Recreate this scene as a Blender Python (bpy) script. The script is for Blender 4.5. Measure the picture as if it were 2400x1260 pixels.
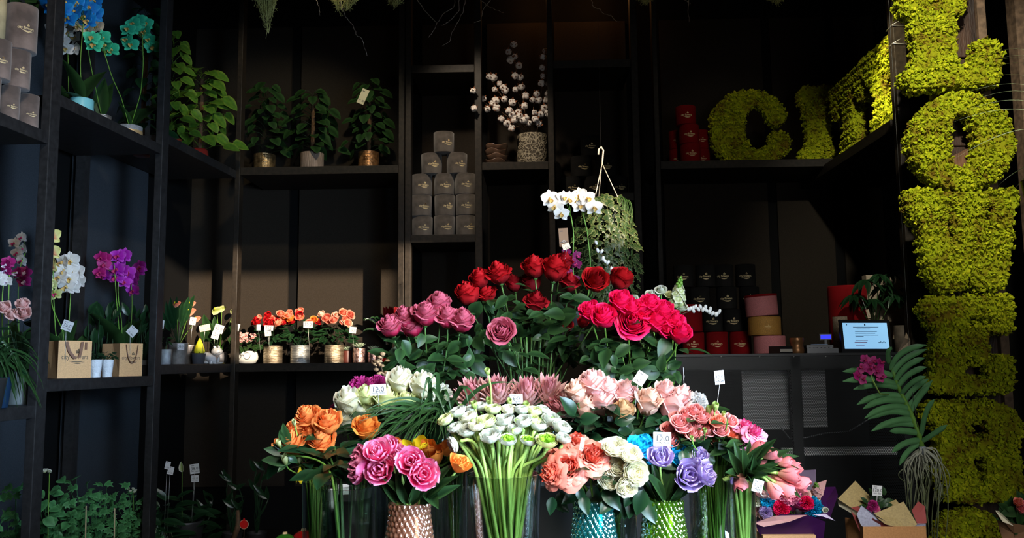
import bpy, math, random
import numpy as np
from mathutils import Matrix, Vector, Euler
PI = math.pi
for o in list(bpy.data.objects): bpy.data.objects.remove(o, do_unlink=True)
SC = bpy.context.scene
COL = SC.collection

# ------------------------------------------------------------------ camera, sky, lights, exposure
F, W, H = 2000.0, 2400, 1260
EYE = Vector((0, 0, 1.2))
camd = bpy.data.cameras.new('camera'); cam = bpy.data.objects.new('camera', camd); COL.objects.link(cam)
camd.sensor_width = 36; camd.lens = F / W * 36; camd.clip_start = .05
CR = (Matrix.Rotation(math.atan(50 / F), 3, 'Z') @ Matrix.Rotation(PI / 2 + math.atan(215 / F), 3, 'X') @ Matrix.Rotation(-.010, 3, 'Z'))
cam.matrix_world = Matrix.Translation(EYE) @ CR.to_4x4()
SC.camera = cam
SC.view_settings.view_transform = 'Standard'; SC.view_settings.look = 'None'
SC.view_settings.exposure = 0.0; SC.view_settings.gamma = 1; SC.view_settings.use_curve_mapping = False
wd = bpy.data.worlds.new('sky'); SC.world = wd; wd.use_nodes = True
bg = wd.node_tree.nodes['Background']; bg.inputs[0].default_value = (.45, .65, 1, 1); bg.inputs[1].default_value = .02

def aim(o, loc, target):
    o.location = loc; d = Vector(target) - Vector(loc); o.rotation_euler = d.to_track_quat('-Z', 'Y').to_euler()
def light(kind, name, loc, target, power, color, **kw):
    l = bpy.data.lights.new(name, kind); l.energy = power; l.color = color
    for k, v in kw.items(): setattr(l, k, v)
    o = bpy.data.objects.new(name, l); COL.objects.link(o); aim(o, loc, target); return o
# added area lights inside the closed room: key, front fill and cool side light
light('AREA', 'added_key_light', (.75, .15, 2.75), (.1, 2.4, .85), 19, (1, .97, .93), shape='RECTANGLE', size=1.1, size_y=.6, spread=math.radians(62))  # added key lamp over the flowers, in place of assumed shop-front daylight
light('AREA', 'front_fill', (1.6, -1.4, 1.7), (.9, 3.2, 1.0), 7, (.95, .98, 1), shape='RECTANGLE', size=1.0, size_y=1.7, spread=math.radians(80))  # added behind the camera for front light and reflections in the vases
light('AREA', 'added_cool_side_light', (1.6, .6, 1.6), (-2.4, 4.2, .9), 40, (.55, .75, 1), shape='RECTANGLE', size=1.0, size_y=1.4, spread=math.radians(60))  # added lamp standing in for cool daylight assumed from the right
# sun through the added high slot of the front wall, onto the back wall and its lower shelf
sund = Vector((-.52, .80, -.19)).normalized()
s = light('SUN', 'sun', (0, 0, 5), (0, 0, 0), 12.0, (1, .80, .58), angle=math.radians(.6)); s.rotation_euler = sund.to_track_quat('-Z', 'Y').to_euler()
# assumed ceiling spots on the letters, then fill spots added to brighten single places
light('SPOT', 'assumed_spot_warm_right', (1.0, 3.6, 3.6), (1.93, 4.50, 2.75), 330, (1, .88, .58), spot_size=math.radians(15), spot_blend=.5, shadow_soft_size=.03)
light('SPOT', 'assumed_spot_letters', (1.3, 2.0, 3.35), (2.1, 3.95, 2.4), 260, (1, .95, .78), spot_size=math.radians(43), spot_blend=.7, shadow_soft_size=.05)
light('SPOT', 'sun_fill_boxes', (-.6, 1.6, 3.6), (-2.35, 3.4, 2.5), 110, (1, .88, .74), spot_size=math.radians(38), spot_blend=.4, shadow_soft_size=.04)  # added spot standing in for sunlight on the taupe boxes
light('SPOT', 'fill_spot_pothos', (-.7, 3.9, 3.7), (-1.7, 5.6, 2.6), 80, (1, .88, .6), spot_size=math.radians(50), spot_blend=.6, shadow_soft_size=.04)  # added to brighten the pothos shelf
light('SPOT', 'fill_spot_bay', (-.55, 4.3, 3.75), (-.3, 5.75, 2.3), 95, (1, .84, .64), spot_size=math.radians(46), spot_blend=.7, shadow_soft_size=.05)  # added to brighten and warm the back bays
light('SPOT', 'fill_spot_letter_c', (1.0, 4.2, 3.8), (1.35, 5.7, 2.75), 8, (1, .88, .62), spot_size=math.radians(40), spot_blend=.7, shadow_soft_size=.05)  # added to lift the letters C and I

# ------------------------------------------------------------------ pixel -> place
def ray(px, py): return (CR @ Vector(((px - 1200) / F, -(py - 630) / F, -1))).normalized()
def on(px, py, p, n):
    d = ray(px, py); n = Vector(n); return EYE + d * ((Vector(p) - EYE).dot(n) / d.dot(n))
def P(px, py, Y): return on(px, py, (0, Y, 0), (0, 1, 0))
def PZ(px, py, z): return on(px, py, (0, 0, z), (0, 0, 1))
LS = .07                                     # the left wall runs at a slight splay
def lx(Y, back=0.0): return -2.329 + LS * Y - back
def PL(px, py, back=0.0): return on(px, py, (-2.329 - back, 0, 0), (1, -LS, 0))
def PR(px, py, X): return on(px, py, (X, 0, 0), (1, 0, 0))

# ------------------------------------------------------------------ mesh building
rs = np.random.RandomState(7)
def m4(M): return np.array(M, dtype=float)
class G:
    def __init__(s): s.V = []; s.F = []; s.A = []; s.M = []; s.n = 0
    def add(s, g, M=None, m=0, t=None):
        V, Fc, A = g
        if M is not None: M = m4(M); V = V @ M[:3, :3].T + M[:3, 3]
        s.V.append(V); s.A.append(np.full(len(V), t) if t is not None else A)
        for f in Fc: s.F.append(f + s.n); s.M.append(np.full(len(f), m))
        s.n += len(V); return s
    def geo(s): return (np.concatenate(s.V), list(s.F), np.concatenate(s.A))
    def mesh(s, name, mats, smooth=True):
        me = bpy.data.meshes.new(name); V = np.concatenate(s.V)
        me.vertices.add(len(V)); me.vertices.foreach_set('co', V.astype(np.float32).ravel())
        li = np.concatenate([f.ravel() for f in s.F]); lt = np.concatenate([np.full(len(f), f.shape[1]) for f in s.F])
        ls = np.concatenate([[0], np.cumsum(lt)[:-1]])
        me.loops.add(len(li)); me.loops.foreach_set('vertex_index', li.astype(np.int32))
        me.polygons.add(len(lt)); me.polygons.foreach_set('loop_start', ls.astype(np.int32)); me.polygons.foreach_set('loop_total', lt.astype(np.int32))
        me.polygons.foreach_set('material_index', np.concatenate(s.M).astype(np.int32))
        me.polygons.foreach_set('use_smooth', np.full(len(lt), bool(smooth)))
        a = me.attributes.new('t', 'FLOAT', 'POINT'); a.data.foreach_set('value', np.concatenate(s.A).astype(np.float32))
        me.update(calc_edges=True); me.validate()
        for x in (mats if isinstance(mats, (list, tuple)) else [mats]): me.materials.append(x)
        return me
    def obj(s, name, mats, parent=None, smooth=True, world=True, bevel=0):
        o = link(name, s.mesh(name, mats, smooth), parent, world)
        if bevel:
            b = o.modifiers.new('bevel', 'BEVEL'); b.width = bevel; b.segments = 2; b.limit_method = 'ANGLE'
        return o
def link(name, me, parent=None, world=False, M=None):
    o = bpy.data.objects.new(name, me); COL.objects.link(o)
    if parent is not None:
        o.parent = parent
        if world: o.matrix_parent_inverse = PM[parent.name].inverted()
    if M is not None: o.matrix_basis = M
    return o
PM = {}
def thing(name, loc, label, cat, group=None, rz=0.0):
    o = bpy.data.objects.new(name, None); COL.objects.link(o); o.empty_display_size = .02
    o.location = loc; o.rotation_euler = (0, 0, rz); PM[o.name] = Matrix.Translation(Vector(loc)) @ Matrix.Rotation(rz, 4, 'Z')
    o['label'] = label; o['category'] = cat
    if group: o['group'] = group
    return o
def tag(o, label, cat, group=None):
    o['label'] = label; o['category'] = cat
    if group: o['group'] = group
    return o
def struct(o): o['kind'] = 'structure'; return o

def grid(fn, nu, nv, u0=0, u1=1, v0=0, v1=1, closed=False):
    U, Vv = np.meshgrid(np.linspace(u0, u1, nu + (0 if not closed else 1))[: nu if closed else None], np.linspace(v0, v1, nv))
    X, Y, Z = fn(U, Vv); V = np.stack([X + 0 * U, Y + 0 * U, Z + 0 * U], -1).reshape(-1, 3)
    i, j = np.meshgrid(np.arange(nu if closed else nu - 1), np.arange(nv - 1)); i = i.ravel(); j = j.ravel(); i2 = (i + 1) % nu
    return V, [np.stack([j * nu + i, j * nu + i2, (j + 1) * nu + i2, (j + 1) * nu + i], -1)], ((Vv - v0) / (v1 - v0)).ravel()
def tube(path, r, seg=6, cap=True):
    p = np.array([tuple(q) for q in path], float); n = len(p); r = np.broadcast_to(np.array(r, float), (n,))
    T = np.gradient(p, axis=0); T /= np.linalg.norm(T, axis=1)[:, None] + 1e-9
    up = np.array([0, 0, 1.]) if abs(T[0][2]) < .9 else np.array([1., 0, 0]); N = []
    u = up - T[0] * up.dot(T[0])
    for k in range(n):
        u = u - T[k] * u.dot(T[k]); u /= np.linalg.norm(u) + 1e-9; N.append(u.copy())
    N = np.array(N); B = np.cross(T, N); a = np.arange(seg) * 2 * PI / seg
    V = (p[:, None] + r[:, None, None] * (N[:, None] * np.cos(a)[None, :, None] + B[:, None] * np.sin(a)[None, :, None])).reshape(-1, 3)
    i, j = np.meshgrid(np.arange(seg), np.arange(n - 1)); i = i.ravel(); j = j.ravel(); i2 = (i + 1) % seg
    fs = [np.stack([j * seg + i, j * seg + i2, (j + 1) * seg + i2, (j + 1) * seg + i], -1)]
    if cap: fs += [np.arange(seg)[::-1][None], ((n - 1) * seg + np.arange(seg))[None]]
    return V, fs, np.repeat(np.linspace(0, 1, n), seg)
def lathe(prof, seg=32, c=(0, 0, 0), fn=None):
    p = np.array(prof, float); a = np.arange(seg) * 2 * PI / seg; n = len(p)
    R = np.repeat(p[:, 0:1], seg, 1); Z = np.repeat(p[:, 1:2], seg, 1); A = np.repeat(a[None], n, 0)
    if fn: R, Z = fn(R, Z, A)
    V = np.stack([R * np.cos(A) + c[0], R * np.sin(A) + c[1], Z + c[2]], -1).reshape(-1, 3)
    i, j = np.meshgrid(np.arange(seg), np.arange(n - 1)); i = i.ravel(); j = j.ravel(); i2 = (i + 1) % seg
    return V, [np.stack([j * seg + i, j * seg + i2, (j + 1) * seg + i2, (j + 1) * seg + i], -1)], np.repeat(np.linspace(0, 1, n), seg)
def box(c, s):
    V = np.array([[x, y, z] for z in (-.5, .5) for y in (-.5, .5) for x in (-.5, .5)]) * np.array(s) + np.array(c)
    return V, [np.array([[0, 2, 3, 1], [4, 5, 7, 6], [0, 1, 5, 4], [2, 6, 7, 3], [0, 4, 6, 2], [1, 3, 7, 5]])], np.zeros(8)
def box2(a, b): a = np.array(a, float); b = np.array(b, float); return box((a + b) / 2, np.abs(b - a))
def ico():
    p = (1 + 5 ** .5) / 2
    V = np.array([[-1, p, 0], [1, p, 0], [-1, -p, 0], [1, -p, 0], [0, -1, p], [0, 1, p], [0, -1, -p], [0, 1, -p], [p, 0, -1], [p, 0, 1], [-p, 0, -1], [-p, 0, 1]]) / math.hypot(1, p)
    T = np.array([[0, 11, 5], [0, 5, 1], [0, 1, 7], [0, 7, 10], [0, 10, 11], [1, 5, 9], [5, 11, 4], [11, 10, 2], [10, 7, 6], [7, 1, 8], [3, 9, 4], [3, 4, 2], [3, 2, 6], [3, 6, 8], [3, 8, 9], [4, 9, 5], [2, 4, 11], [6, 2, 10], [8, 6, 7], [9, 8, 1]])
    return V, T
def ball(r, c=(0, 0, 0), seg=12, sz=1.0):
    n = seg // 2 + 1
    return lathe([(r * math.sin(PI * k / (n - 1)) + 1e-5, -r * sz * math.cos(PI * k / (n - 1))) for k in range(n)], seg, c)
def multi(g, Ms):                                # many copies of one shape in one mesh, vectorised
    V, Fc, A = g; Ms = np.array(Ms); n = len(V); k = len(Ms)
    VV = (np.einsum('kij,nj->kni', Ms[:, :3, :3], V) + Ms[:, None, :3, 3]).reshape(-1, 3)
    return VV, [(f[None] + (np.arange(k) * n)[:, None, None]).reshape(-1, f.shape[1]) for f in Fc], np.tile(A, k)
def fr(pos, axis, spin=0.0, s=1.0):              # local +Z -> axis
    q = Vector(axis).to_track_quat('Z', 'Y').to_matrix().to_4x4()
    return Matrix.Translation(Vector(pos)) @ q @ Matrix.Rotation(spin, 4, 'Z') @ Matrix.Scale(s, 4)
def fy(pos, axis, up=(0, 0, 1), s=1.0):          # leaves: local +Y -> axis, +Z near up
    y = Vector(axis).normalized(); u = Vector(up); z = (u - y * u.dot(y))
    if z.length < 1e-4: z = Vector((1, 0, .01)) - y * y.x
    z.normalize(); x = y.cross(z)
    return Matrix.Translation(Vector(pos)) @ Matrix(((x.x, y.x, z.x), (x.y, y.y, z.y), (x.z, y.z, z.z))).to_4x4() @ Matrix.Scale(s, 4)
def bez(a, b, c, d, n=12):
    t = np.linspace(0, 1, n)[:, None]; a, b, c, d = [np.array(tuple(q), float) for q in (a, b, c, d)]
    return (1 - t) ** 3 * a + 3 * (1 - t) ** 2 * t * b + 3 * (1 - t) * t * t * c + t ** 3 * d
def wob(path, amp, k=3, seed=0):
    r = np.random.RandomState(seed); p = np.array([tuple(q) for q in path], float); n = len(p); t = np.linspace(0, 1, n)
    o = sum(r.normal(0, 1, (1, 3)) * np.sin(t[:, None] * PI * (j + 1) + r.rand() * 0)[:, :] / (j + 1) for j in range(k)); return p + amp * o
def rn(a, b): return rs.uniform(a, b)

# ------------------------------------------------------------------ materials
def nt(name):
    m = bpy.data.materials.new(name); m.use_nodes = True; t = m.node_tree; return m, t, t.nodes, t.links, t.nodes['Principled BSDF']
def c4(c): return (c[0], c[1], c[2], 1)
MATS = {}
def mat(name, col, rough=.6, metal=0, var=0.0, scale=20, bump=0.0, bscale=None, col2=None, spec=.5, emit=0, stretch=None, sheen=0, coat=0):
    if name in MATS: return MATS[name]
    m, t, N, L, b = nt(name); b.inputs['Roughness'].default_value = rough; b.inputs['Metallic'].default_value = metal
    b.inputs['Base Color'].default_value = c4(col); b.inputs['Specular IOR Level'].default_value = spec
    if sheen: b.inputs['Sheen Weight'].default_value = sheen
    if coat: b.inputs['Coat Weight'].default_value = coat
    tc = N.new('ShaderNodeTexCoord'); mp = N.new('ShaderNodeMapping'); L.new(tc.outputs['Object'], mp.inputs[0])
    if stretch: mp.inputs['Scale'].default_value = stretch
    if var or col2:
        n = N.new('ShaderNodeTexNoise'); n.inputs['Scale'].default_value = scale; n.inputs['Detail'].default_value = 5; L.new(mp.outputs[0], n.inputs['Vector'])
        r = N.new('ShaderNodeValToRGB'); r.color_ramp.elements[0].position = .35; r.color_ramp.elements[1].position = .65
        c2 = col2 or tuple(min(1, x * (1 + var)) for x in col)
        r.color_ramp.elements[0].color = c4(tuple(x * (1 - var) for x in col)); r.color_ramp.elements[1].color = c4(c2)
        L.new(n.outputs['Fac'], r.inputs[0]); L.new(r.outputs[0], b.inputs['Base Color'])
    if bump:
        n2 = N.new('ShaderNodeTexNoise'); n2.inputs['Scale'].default_value = bscale or scale; n2.inputs['Detail'].default_value = 6; L.new(mp.outputs[0], n2.inputs['Vector'])
        bp = N.new('ShaderNodeBump'); bp.inputs['Strength'].default_value = bump; bp.inputs['Distance'].default_value = .01
        L.new(n2.outputs['Fac'], bp.inputs['Height']); L.new(bp.outputs[0], b.inputs['Normal'])
    if emit: b.inputs['Emission Color'].default_value = c4(col); b.inputs['Emission Strength'].default_value = emit
    MATS[name] = m; return m
def petal(name, base, tip, mid=None, rough=.5, trans=.3, var=.12, scale=30):
    """colour runs from the claw of the petal to its rim, as grown; dark claws also hold painted cup shade"""
    if name in MATS: return MATS[name]
    m, t, N, L, b = nt(name); b.inputs['Roughness'].default_value = rough; b.inputs['Specular IOR Level'].default_value = .3
    at = N.new('ShaderNodeAttribute'); at.attribute_name = 't'
    r = N.new('ShaderNodeValToRGB'); e = r.color_ramp.elements; e[0].color = c4(base); e[1].color = c4(tip); e[0].position = .1; e[1].position = .9
    if mid: q = r.color_ramp.elements.new(.5); q.color = c4(mid)
    L.new(at.outputs['Fac'], r.inputs[0])
    tc = N.new('ShaderNodeTexCoord'); n = N.new('ShaderNodeTexNoise'); n.inputs['Scale'].default_value = scale; n.inputs['Detail'].default_value = 4
    L.new(tc.outputs['Object'], n.inputs['Vector'])
    mr = N.new('ShaderNodeMapRange'); mr.inputs[3].default_value = 1 - var; mr.inputs[4].default_value = 1 + var; L.new(n.outputs['Fac'], mr.inputs[0])
    mx = N.new('ShaderNodeVectorMath'); mx.operation = 'SCALE'; L.new(r.outputs[0], mx.inputs[0]); L.new(mr.outputs[0], mx.inputs['Scale'])
    L.new(mx.outputs[0], b.inputs['Base Color'])
    if trans:
        tr = N.new('ShaderNodeBsdfTranslucent'); L.new(mx.outputs[0], tr.inputs[0]); ms = N.new('ShaderNodeMixShader'); ms.inputs[0].default_value = trans
        L.new(b.outputs[0], ms.inputs[1]); L.new(tr.outputs[0], ms.inputs[2]); L.new(ms.outputs[0], N['Material Output'].inputs[0])
    MATS[name] = m; return m
def glass(name, tint, gl=.12, rough=.03, body=0.0, bcol=None):
    m, t, N, L, b = nt(name); N.remove(b)
    tr = N.new('ShaderNodeBsdfTransparent'); tr.inputs[0].default_value = c4(tint)
    g = N.new('ShaderNodeBsdfGlossy'); g.inputs['Roughness'].default_value = rough; g.inputs[0].default_value = (1, 1, 1, 1)
    lw = N.new('ShaderNodeLayerWeight'); lw.inputs[0].default_value = .35
    mr = N.new('ShaderNodeMapRange'); mr.inputs[3].default_value = gl * .4; mr.inputs[4].default_value = min(1, gl * 4.5); L.new(lw.outputs['Facing'], mr.inputs[0])
    ms = N.new('ShaderNodeMixShader'); L.new(mr.outputs[0], ms.inputs[0]); L.new(g.outputs[0], ms.inputs[2])
    if body:
        d = N.new('ShaderNodeBsdfPrincipled'); d.inputs['Base Color'].default_value = c4(bcol); d.inputs['Roughness'].default_value = .15
        m2 = N.new('ShaderNodeMixShader'); m2.inputs[0].default_value = body; L.new(tr.outputs[0], m2.inputs[1]); L.new(d.outputs[0], m2.inputs[2]); L.new(m2.outputs[0], ms.inputs[1])
    else: L.new(tr.outputs[0], ms.inputs[1])
    L.new(ms.outputs[0], N['Material Output'].inputs[0]); return m
FRAME = mat('blackened_steel', (.017, .0165, .017), .5, .0, .3, 40, .08, 90, spec=.3)
FRAMEB = mat('dark_bronze_steel', (.019, .014, .0095), .55, .0, .3, 40, .08, 90, spec=.25)
WALLM = mat('black_wall_paint', (.0022, .0022, .0024), .85, spec=.15)
PANELM = mat('charcoal_fabric_panel', (.024, .019, .0145), .9, 0, .18, 260, .15, 500, spec=.1)
PANELL = mat('slate_fabric_panel', (.030, .036, .044), .9, 0, .18, 260, .15, 500, spec=.1)
GOLD = mat('gold_foil', (1.0, .80, .42), .5, .1)
INK = mat('green_black_ink', (.05, .04, .025), .7)
INKT = mat('tag_ink', (.05, .05, .055), .8)
PAPER = mat('white_card', (.60, .60, .60), .8, spec=.1)
WIRE = mat('pale_wire', (.55, .55, .52), .35, .5)
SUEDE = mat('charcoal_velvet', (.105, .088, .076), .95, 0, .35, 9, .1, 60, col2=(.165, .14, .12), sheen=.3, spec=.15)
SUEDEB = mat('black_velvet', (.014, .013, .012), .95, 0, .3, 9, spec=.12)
SUEDEL = mat('taupe_velvet', (.13, .095, .080), .95, 0, .3, 9, .1, 60, col2=(.25, .18, .15), sheen=.3, spec=.15)
REDV = mat('crimson_velvet', (.20, .003, .005), .9, 0, .15, 9, spec=.15)
KRAFT = mat('kraft_paper', (.58, .34, .16), .85, 0, .10, 220)
LEAF = petal('leaf_green', (.012, .036, .010), (.026, .070, .018), trans=.15, rough=.42, var=.35)
LEAFD = petal('leaf_dark', (.007, .027, .010), (.013, .045, .015), trans=.1, rough=.3, var=.35)
LEAFB = petal('leaf_bright', (.07, .16, .015), (.12, .20, .025), mid=(.045, .13, .018), trans=.2, rough=.35, var=.6, scale=45)
IVY = petal('ivy_variegated', (.022, .05, .014), (.13, .15, .055), mid=(.032, .062, .018), trans=.1, rough=.4, var=.5, scale=50)
STEM = petal('stem_green', (.10, .24, .03), (.16, .33, .05), trans=.1, rough=.4)
STEMD = petal('stem_dark', (.035, .09, .02), (.06, .14, .03), trans=.05, rough=.4)
STEML = petal('stem_pale', (.22, .38, .07), (.34, .50, .12), trans=.1, rough=.4)
BARK = mat('bark_brown', (.09, .045, .02), .8, 0, .3, 60)
SOIL = mat('potting_soil', (.02, .013, .008), .95, 0, .4, 200)
WHITEC = mat('white_ceramic', (.62, .62, .58), .35, 0, .06, 30)
# ------------------------------------------------------------------ flower shapes (width about 1, +Z up the stem, base at z=0)
def rose_g(layers=7, open=.5, hgt=.95, seed=0, point=.10, ruf=.02, start=.07, cnt=(3, 3, 4, 5, 5, 5, 6, 6)):
    r = np.random.RandomState(seed); g = G()
    for i in range(layers):
        k = i / (layers - 1); R = start + (.40 - start) * k ** .85; n = cnt[min(i, len(cnt) - 1)]; Hh = hgt * (1 - .22 * k * (0.6 + open)); fl = open * k ** 1.6
        a0 = r.rand() * 6.28
        for j in range(n):
            hw = PI / n * (1.55 if i > 1 else 1.9); aa = a0 + j * 2 * PI / n + r.uniform(-.12, .12); ph = r.rand() * 6; dr = r.uniform(-.012, .012); fj = fl * r.uniform(.75, 1.3); hj = Hh * r.uniform(.94, 1.04)
            def fn(U, V):
                wid = .45 + .55 * np.sin(np.minimum(V * 1.5, 1) * PI / 2)
                ang = aa + U * hw * wid
                top = 1 - (.10 + point) * U ** 2 + point * .6 * np.exp(-(U / .25) ** 2) * k
                rad = R * (.16 + .84 * np.sin(np.minimum(V * 1.7, 1) * PI / 2)) + .022 * U + dr
                rad = rad - (1 - k) * .04 * np.maximum(0, V - .6)
                out = np.clip((V - .62) / .38, 0, 1)
                rad = rad + fj * .20 * out ** 1.7 * (1 - .35 * U ** 2) + ruf * np.sin(U * 5 + ph) * out
                z = hj * V * top - fj * .17 * out ** 3 + ruf * np.cos(U * 6 + ph) * V
                return rad * np.cos(ang), rad * np.sin(ang), z
            g.add(grid(fn, 9, 9, -1, 1))
    return g.geo()
def ball_g(layers=9, top=2.5, out=1.35, seed=0, n=5, ruf=.015, rmin=.10, rmax=.5, overlap=1.5, squash=.85):
    """many thin round petals wrapping a ball (ranunculus, peony rose)"""
    r = np.random.RandomState(seed); g = G()
    for i in range(layers):
        k = i / (layers - 1); R = rmin + (rmax - rmin) * k; tm = top + (out - top) * k; nn = n + (1 if i > 3 else 0); a0 = r.rand() * 6.28
        for j in range(nn):
            hw = PI / nn * overlap; aa = a0 + j * 2 * PI / nn + r.uniform(-.1, .1); ph = r.rand() * 6; sc = r.uniform(.95, 1.05); tj = tm * r.uniform(.92, 1.06)
            def fn(U, V):
                th = tj * V * (1 - .10 * U ** 2); ang = aa + U * hw * (.4 + .6 * np.sin(np.minimum(V * 1.6, 1) * PI / 2))
                rr = R * sc + .015 * U + ruf * np.sin(U * 6 + ph) * V ** 2
                return rr * np.sin(th) * np.cos(ang), rr * np.sin(th) * np.sin(ang), squash * (.5 - R * .5 + R * (1 - np.cos(th)) * .95 - .0)
            g.add(grid(fn, 8, 8, -1, 1))
    return g.geo()
def shift(g, M): V, Fc, A = g; M = m4(M); return V @ M[:3, :3].T + M[:3, 3], Fc, A
def tulip_g(rings=((.30, 3, .0), (.34, 3, .05)), seed=0, hgt=1.15, ruf=.0, tipw=.75):
    r = np.random.RandomState(seed); g = G()
    for (R, n, fl) in rings:
        a0 = r.rand() * 6.28
        for j in range(n):
            aa = a0 + j * 2 * PI / n + r.uniform(-.12, .12); hw = PI / n * 1.35; f = fl * r.uniform(.6, 1.4); hj = hgt * r.uniform(.9, 1.03) * (1 - f * .25); ph = r.rand() * 6
            def fn(U, V):
                w = np.sin(PI * np.clip(V * .80 + .10, 0, 1)) ** .6 * (1 - .75 * np.clip((V - tipw) / (1 - tipw), 0, 1) ** 2)
                rad = R * (.18 + 1.0 * np.sin(PI * (.03 + .66 * V))) + f * V ** 1.8 * .55 + ruf * np.sin(U * 6 + ph) * V
                ang = aa + U * hw * w; z = hj * V * (1 - .06 * U ** 2) + ruf * np.cos(U * 5 + ph) * V
                rr = rad * (1 + .10 * U ** 2)
                return rr * np.cos(ang), rr * np.sin(ang), z
            g.add(grid(fn, 8, 9, -1, 1))
    return g.geo()
def carn_g(n=90, seed=0):
    r = np.random.RandomState(seed); g = G(); Ms = []
    def fn(U, V): w = .17 * (.15 + .85 * V); return U * w, .035 * np.sin(U * 9) * V ** 2, V * .34 - .06 * V * U ** 2 + .03 * np.cos(U * 14) * V ** 3
    p = grid(fn, 13, 5, -1, 1)
    for i in range(n):
        z = 1 - 1.25 * (i + .5) / n; a = i * 2.39996; q = math.sqrt(max(0, 1 - z * z)); d = Vector((q * math.cos(a), q * math.sin(a), z))
        Ms.append(m4(fr(d * .16 + Vector((0, 0, .34)), d, r.rand() * 6.28, r.uniform(.85, 1.1))))
    return multi(p, Ms)
def leaf_g(w=.5, fold=.18, bend=.25, heart=0.0, nu=5, nv=9, tip=1.0):
    """leaf of length 1 along +Y, faces +Z"""
    def fn(U, V):
        s = np.sin(PI * np.clip(V, 0, 1) ** (.62 if heart else .8)) ** (.75 if heart else .9) + (heart * np.clip(1 - V * 4, 0, 1) * .5)
        x = U * w * .5 * s; y = V - heart * .18 * np.abs(U) * np.clip(1 - V * 3, 0, 1)
        return x, y, fold * np.abs(x) * 1.2 - bend * V ** 2
    V, Fc, A = grid(fn, nu, nv, -1, 1); A = np.tile(np.abs(np.linspace(-1, 1, nu)), nv); return V, Fc, A
def strap_g(w=.06, bend=.6, nv=12, fold=.25):
    def fn(U, V): ww = w * .5 * np.minimum(1, (1 - V) * 3 + .02) ** .7; th = V * bend; return U * ww, np.sin(th) / max(bend, .01), fold * np.abs(U) * ww + (np.cos(th) - 1) / max(bend, .01)
    return grid(fn, 3, nv, -1, 1)
def ivy_g(seed=0):
    pts = [(0, -.1), (.18, -.12), (.5, .05), (.28, .28), (.42, .55), (.16, .55), (0, 1), (-.16, .55), (-.42, .55), (-.28, .28), (-.5, .05), (-.18, -.12)]
    V = np.array([(0, .22, .0)] + [(x, y, -.12 * (x * x + y * y)) for x, y in pts] + [(x * .6, .22 + (y - .22) * .6, .03) for x, y in pts]); n = len(pts)
    q = np.array([[1 + i, 1 + (i + 1) % n, 1 + n + (i + 1) % n, 1 + n + i] for i in range(n)]); t = np.array([[0, 1 + n + i, 1 + n + (i + 1) % n] for i in range(n)])
    return V, [q, t], np.array([0.] + [1.] * n + [.25] * n)
def orchid_g(seed=0):
    g = G(); r = np.random.RandomState(seed)
    def tep(l, w, lift):
        def fn(U, V): s = np.sin(PI * V ** .75) ** .65; return U * w * .5 * s, V * l, lift * V ** 2 - .05 * U ** 2 * s + .02 * np.sin(U * 4 + l * 9)
        return grid(fn, 7, 7, -1, 1)
    for a in (0, 130, -130): g.add(tep(.50, .34, -.04), Matrix.Rotation(math.radians(a), 4, 'Z'))
    for a in (68, -68): g.add(tep(.54, .56, .05), Matrix.Translation((0, 0, .02)) @ Matrix.Rotation(math.radians(a), 4, 'Z'))
    return g.geo()
def lip_g():
    g = G()
    def fn(U, V): return U * .12 * np.sin(PI * (V * .8 + .1)), -V * .24, .10 + .16 * np.sin(PI * V) + .12 * U ** 2
    g.add(grid(fn, 5, 6, -1, 1)); g.add(tube([(0, .02, .02), (0, .03, .10), (0, -.01, .16)], [.05, .055, .03], 8))
    for s in (-1, 1): g.add(ball(.055, (s * .075, -.05, .13), 8))
    return g.geo()
def small5_g(seed=0):
    g = G()
    def fn(U, V): s = np.sin(PI * V ** .6) ** .6; return U * .27 * s, V * .5, .16 * V - .10 * V ** 3
    p = grid(fn, 5, 5, -1, 1)
    for j in range(5): g.add(p, Matrix.Rotation(j * 2 * PI / 5, 4, 'Z'))
    return g.geo()
LEAFG = leaf_g(); HEART = leaf_g(.85, .1, .22, .5); NARROW = leaf_g(.26, .2, .35); LONGL = leaf_g(.20, .35, .45, nv=12); IVYG = ivy_g(); ORCH = orchid_g(); LIP = lip_g(); SM5 = small5_g()

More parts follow.
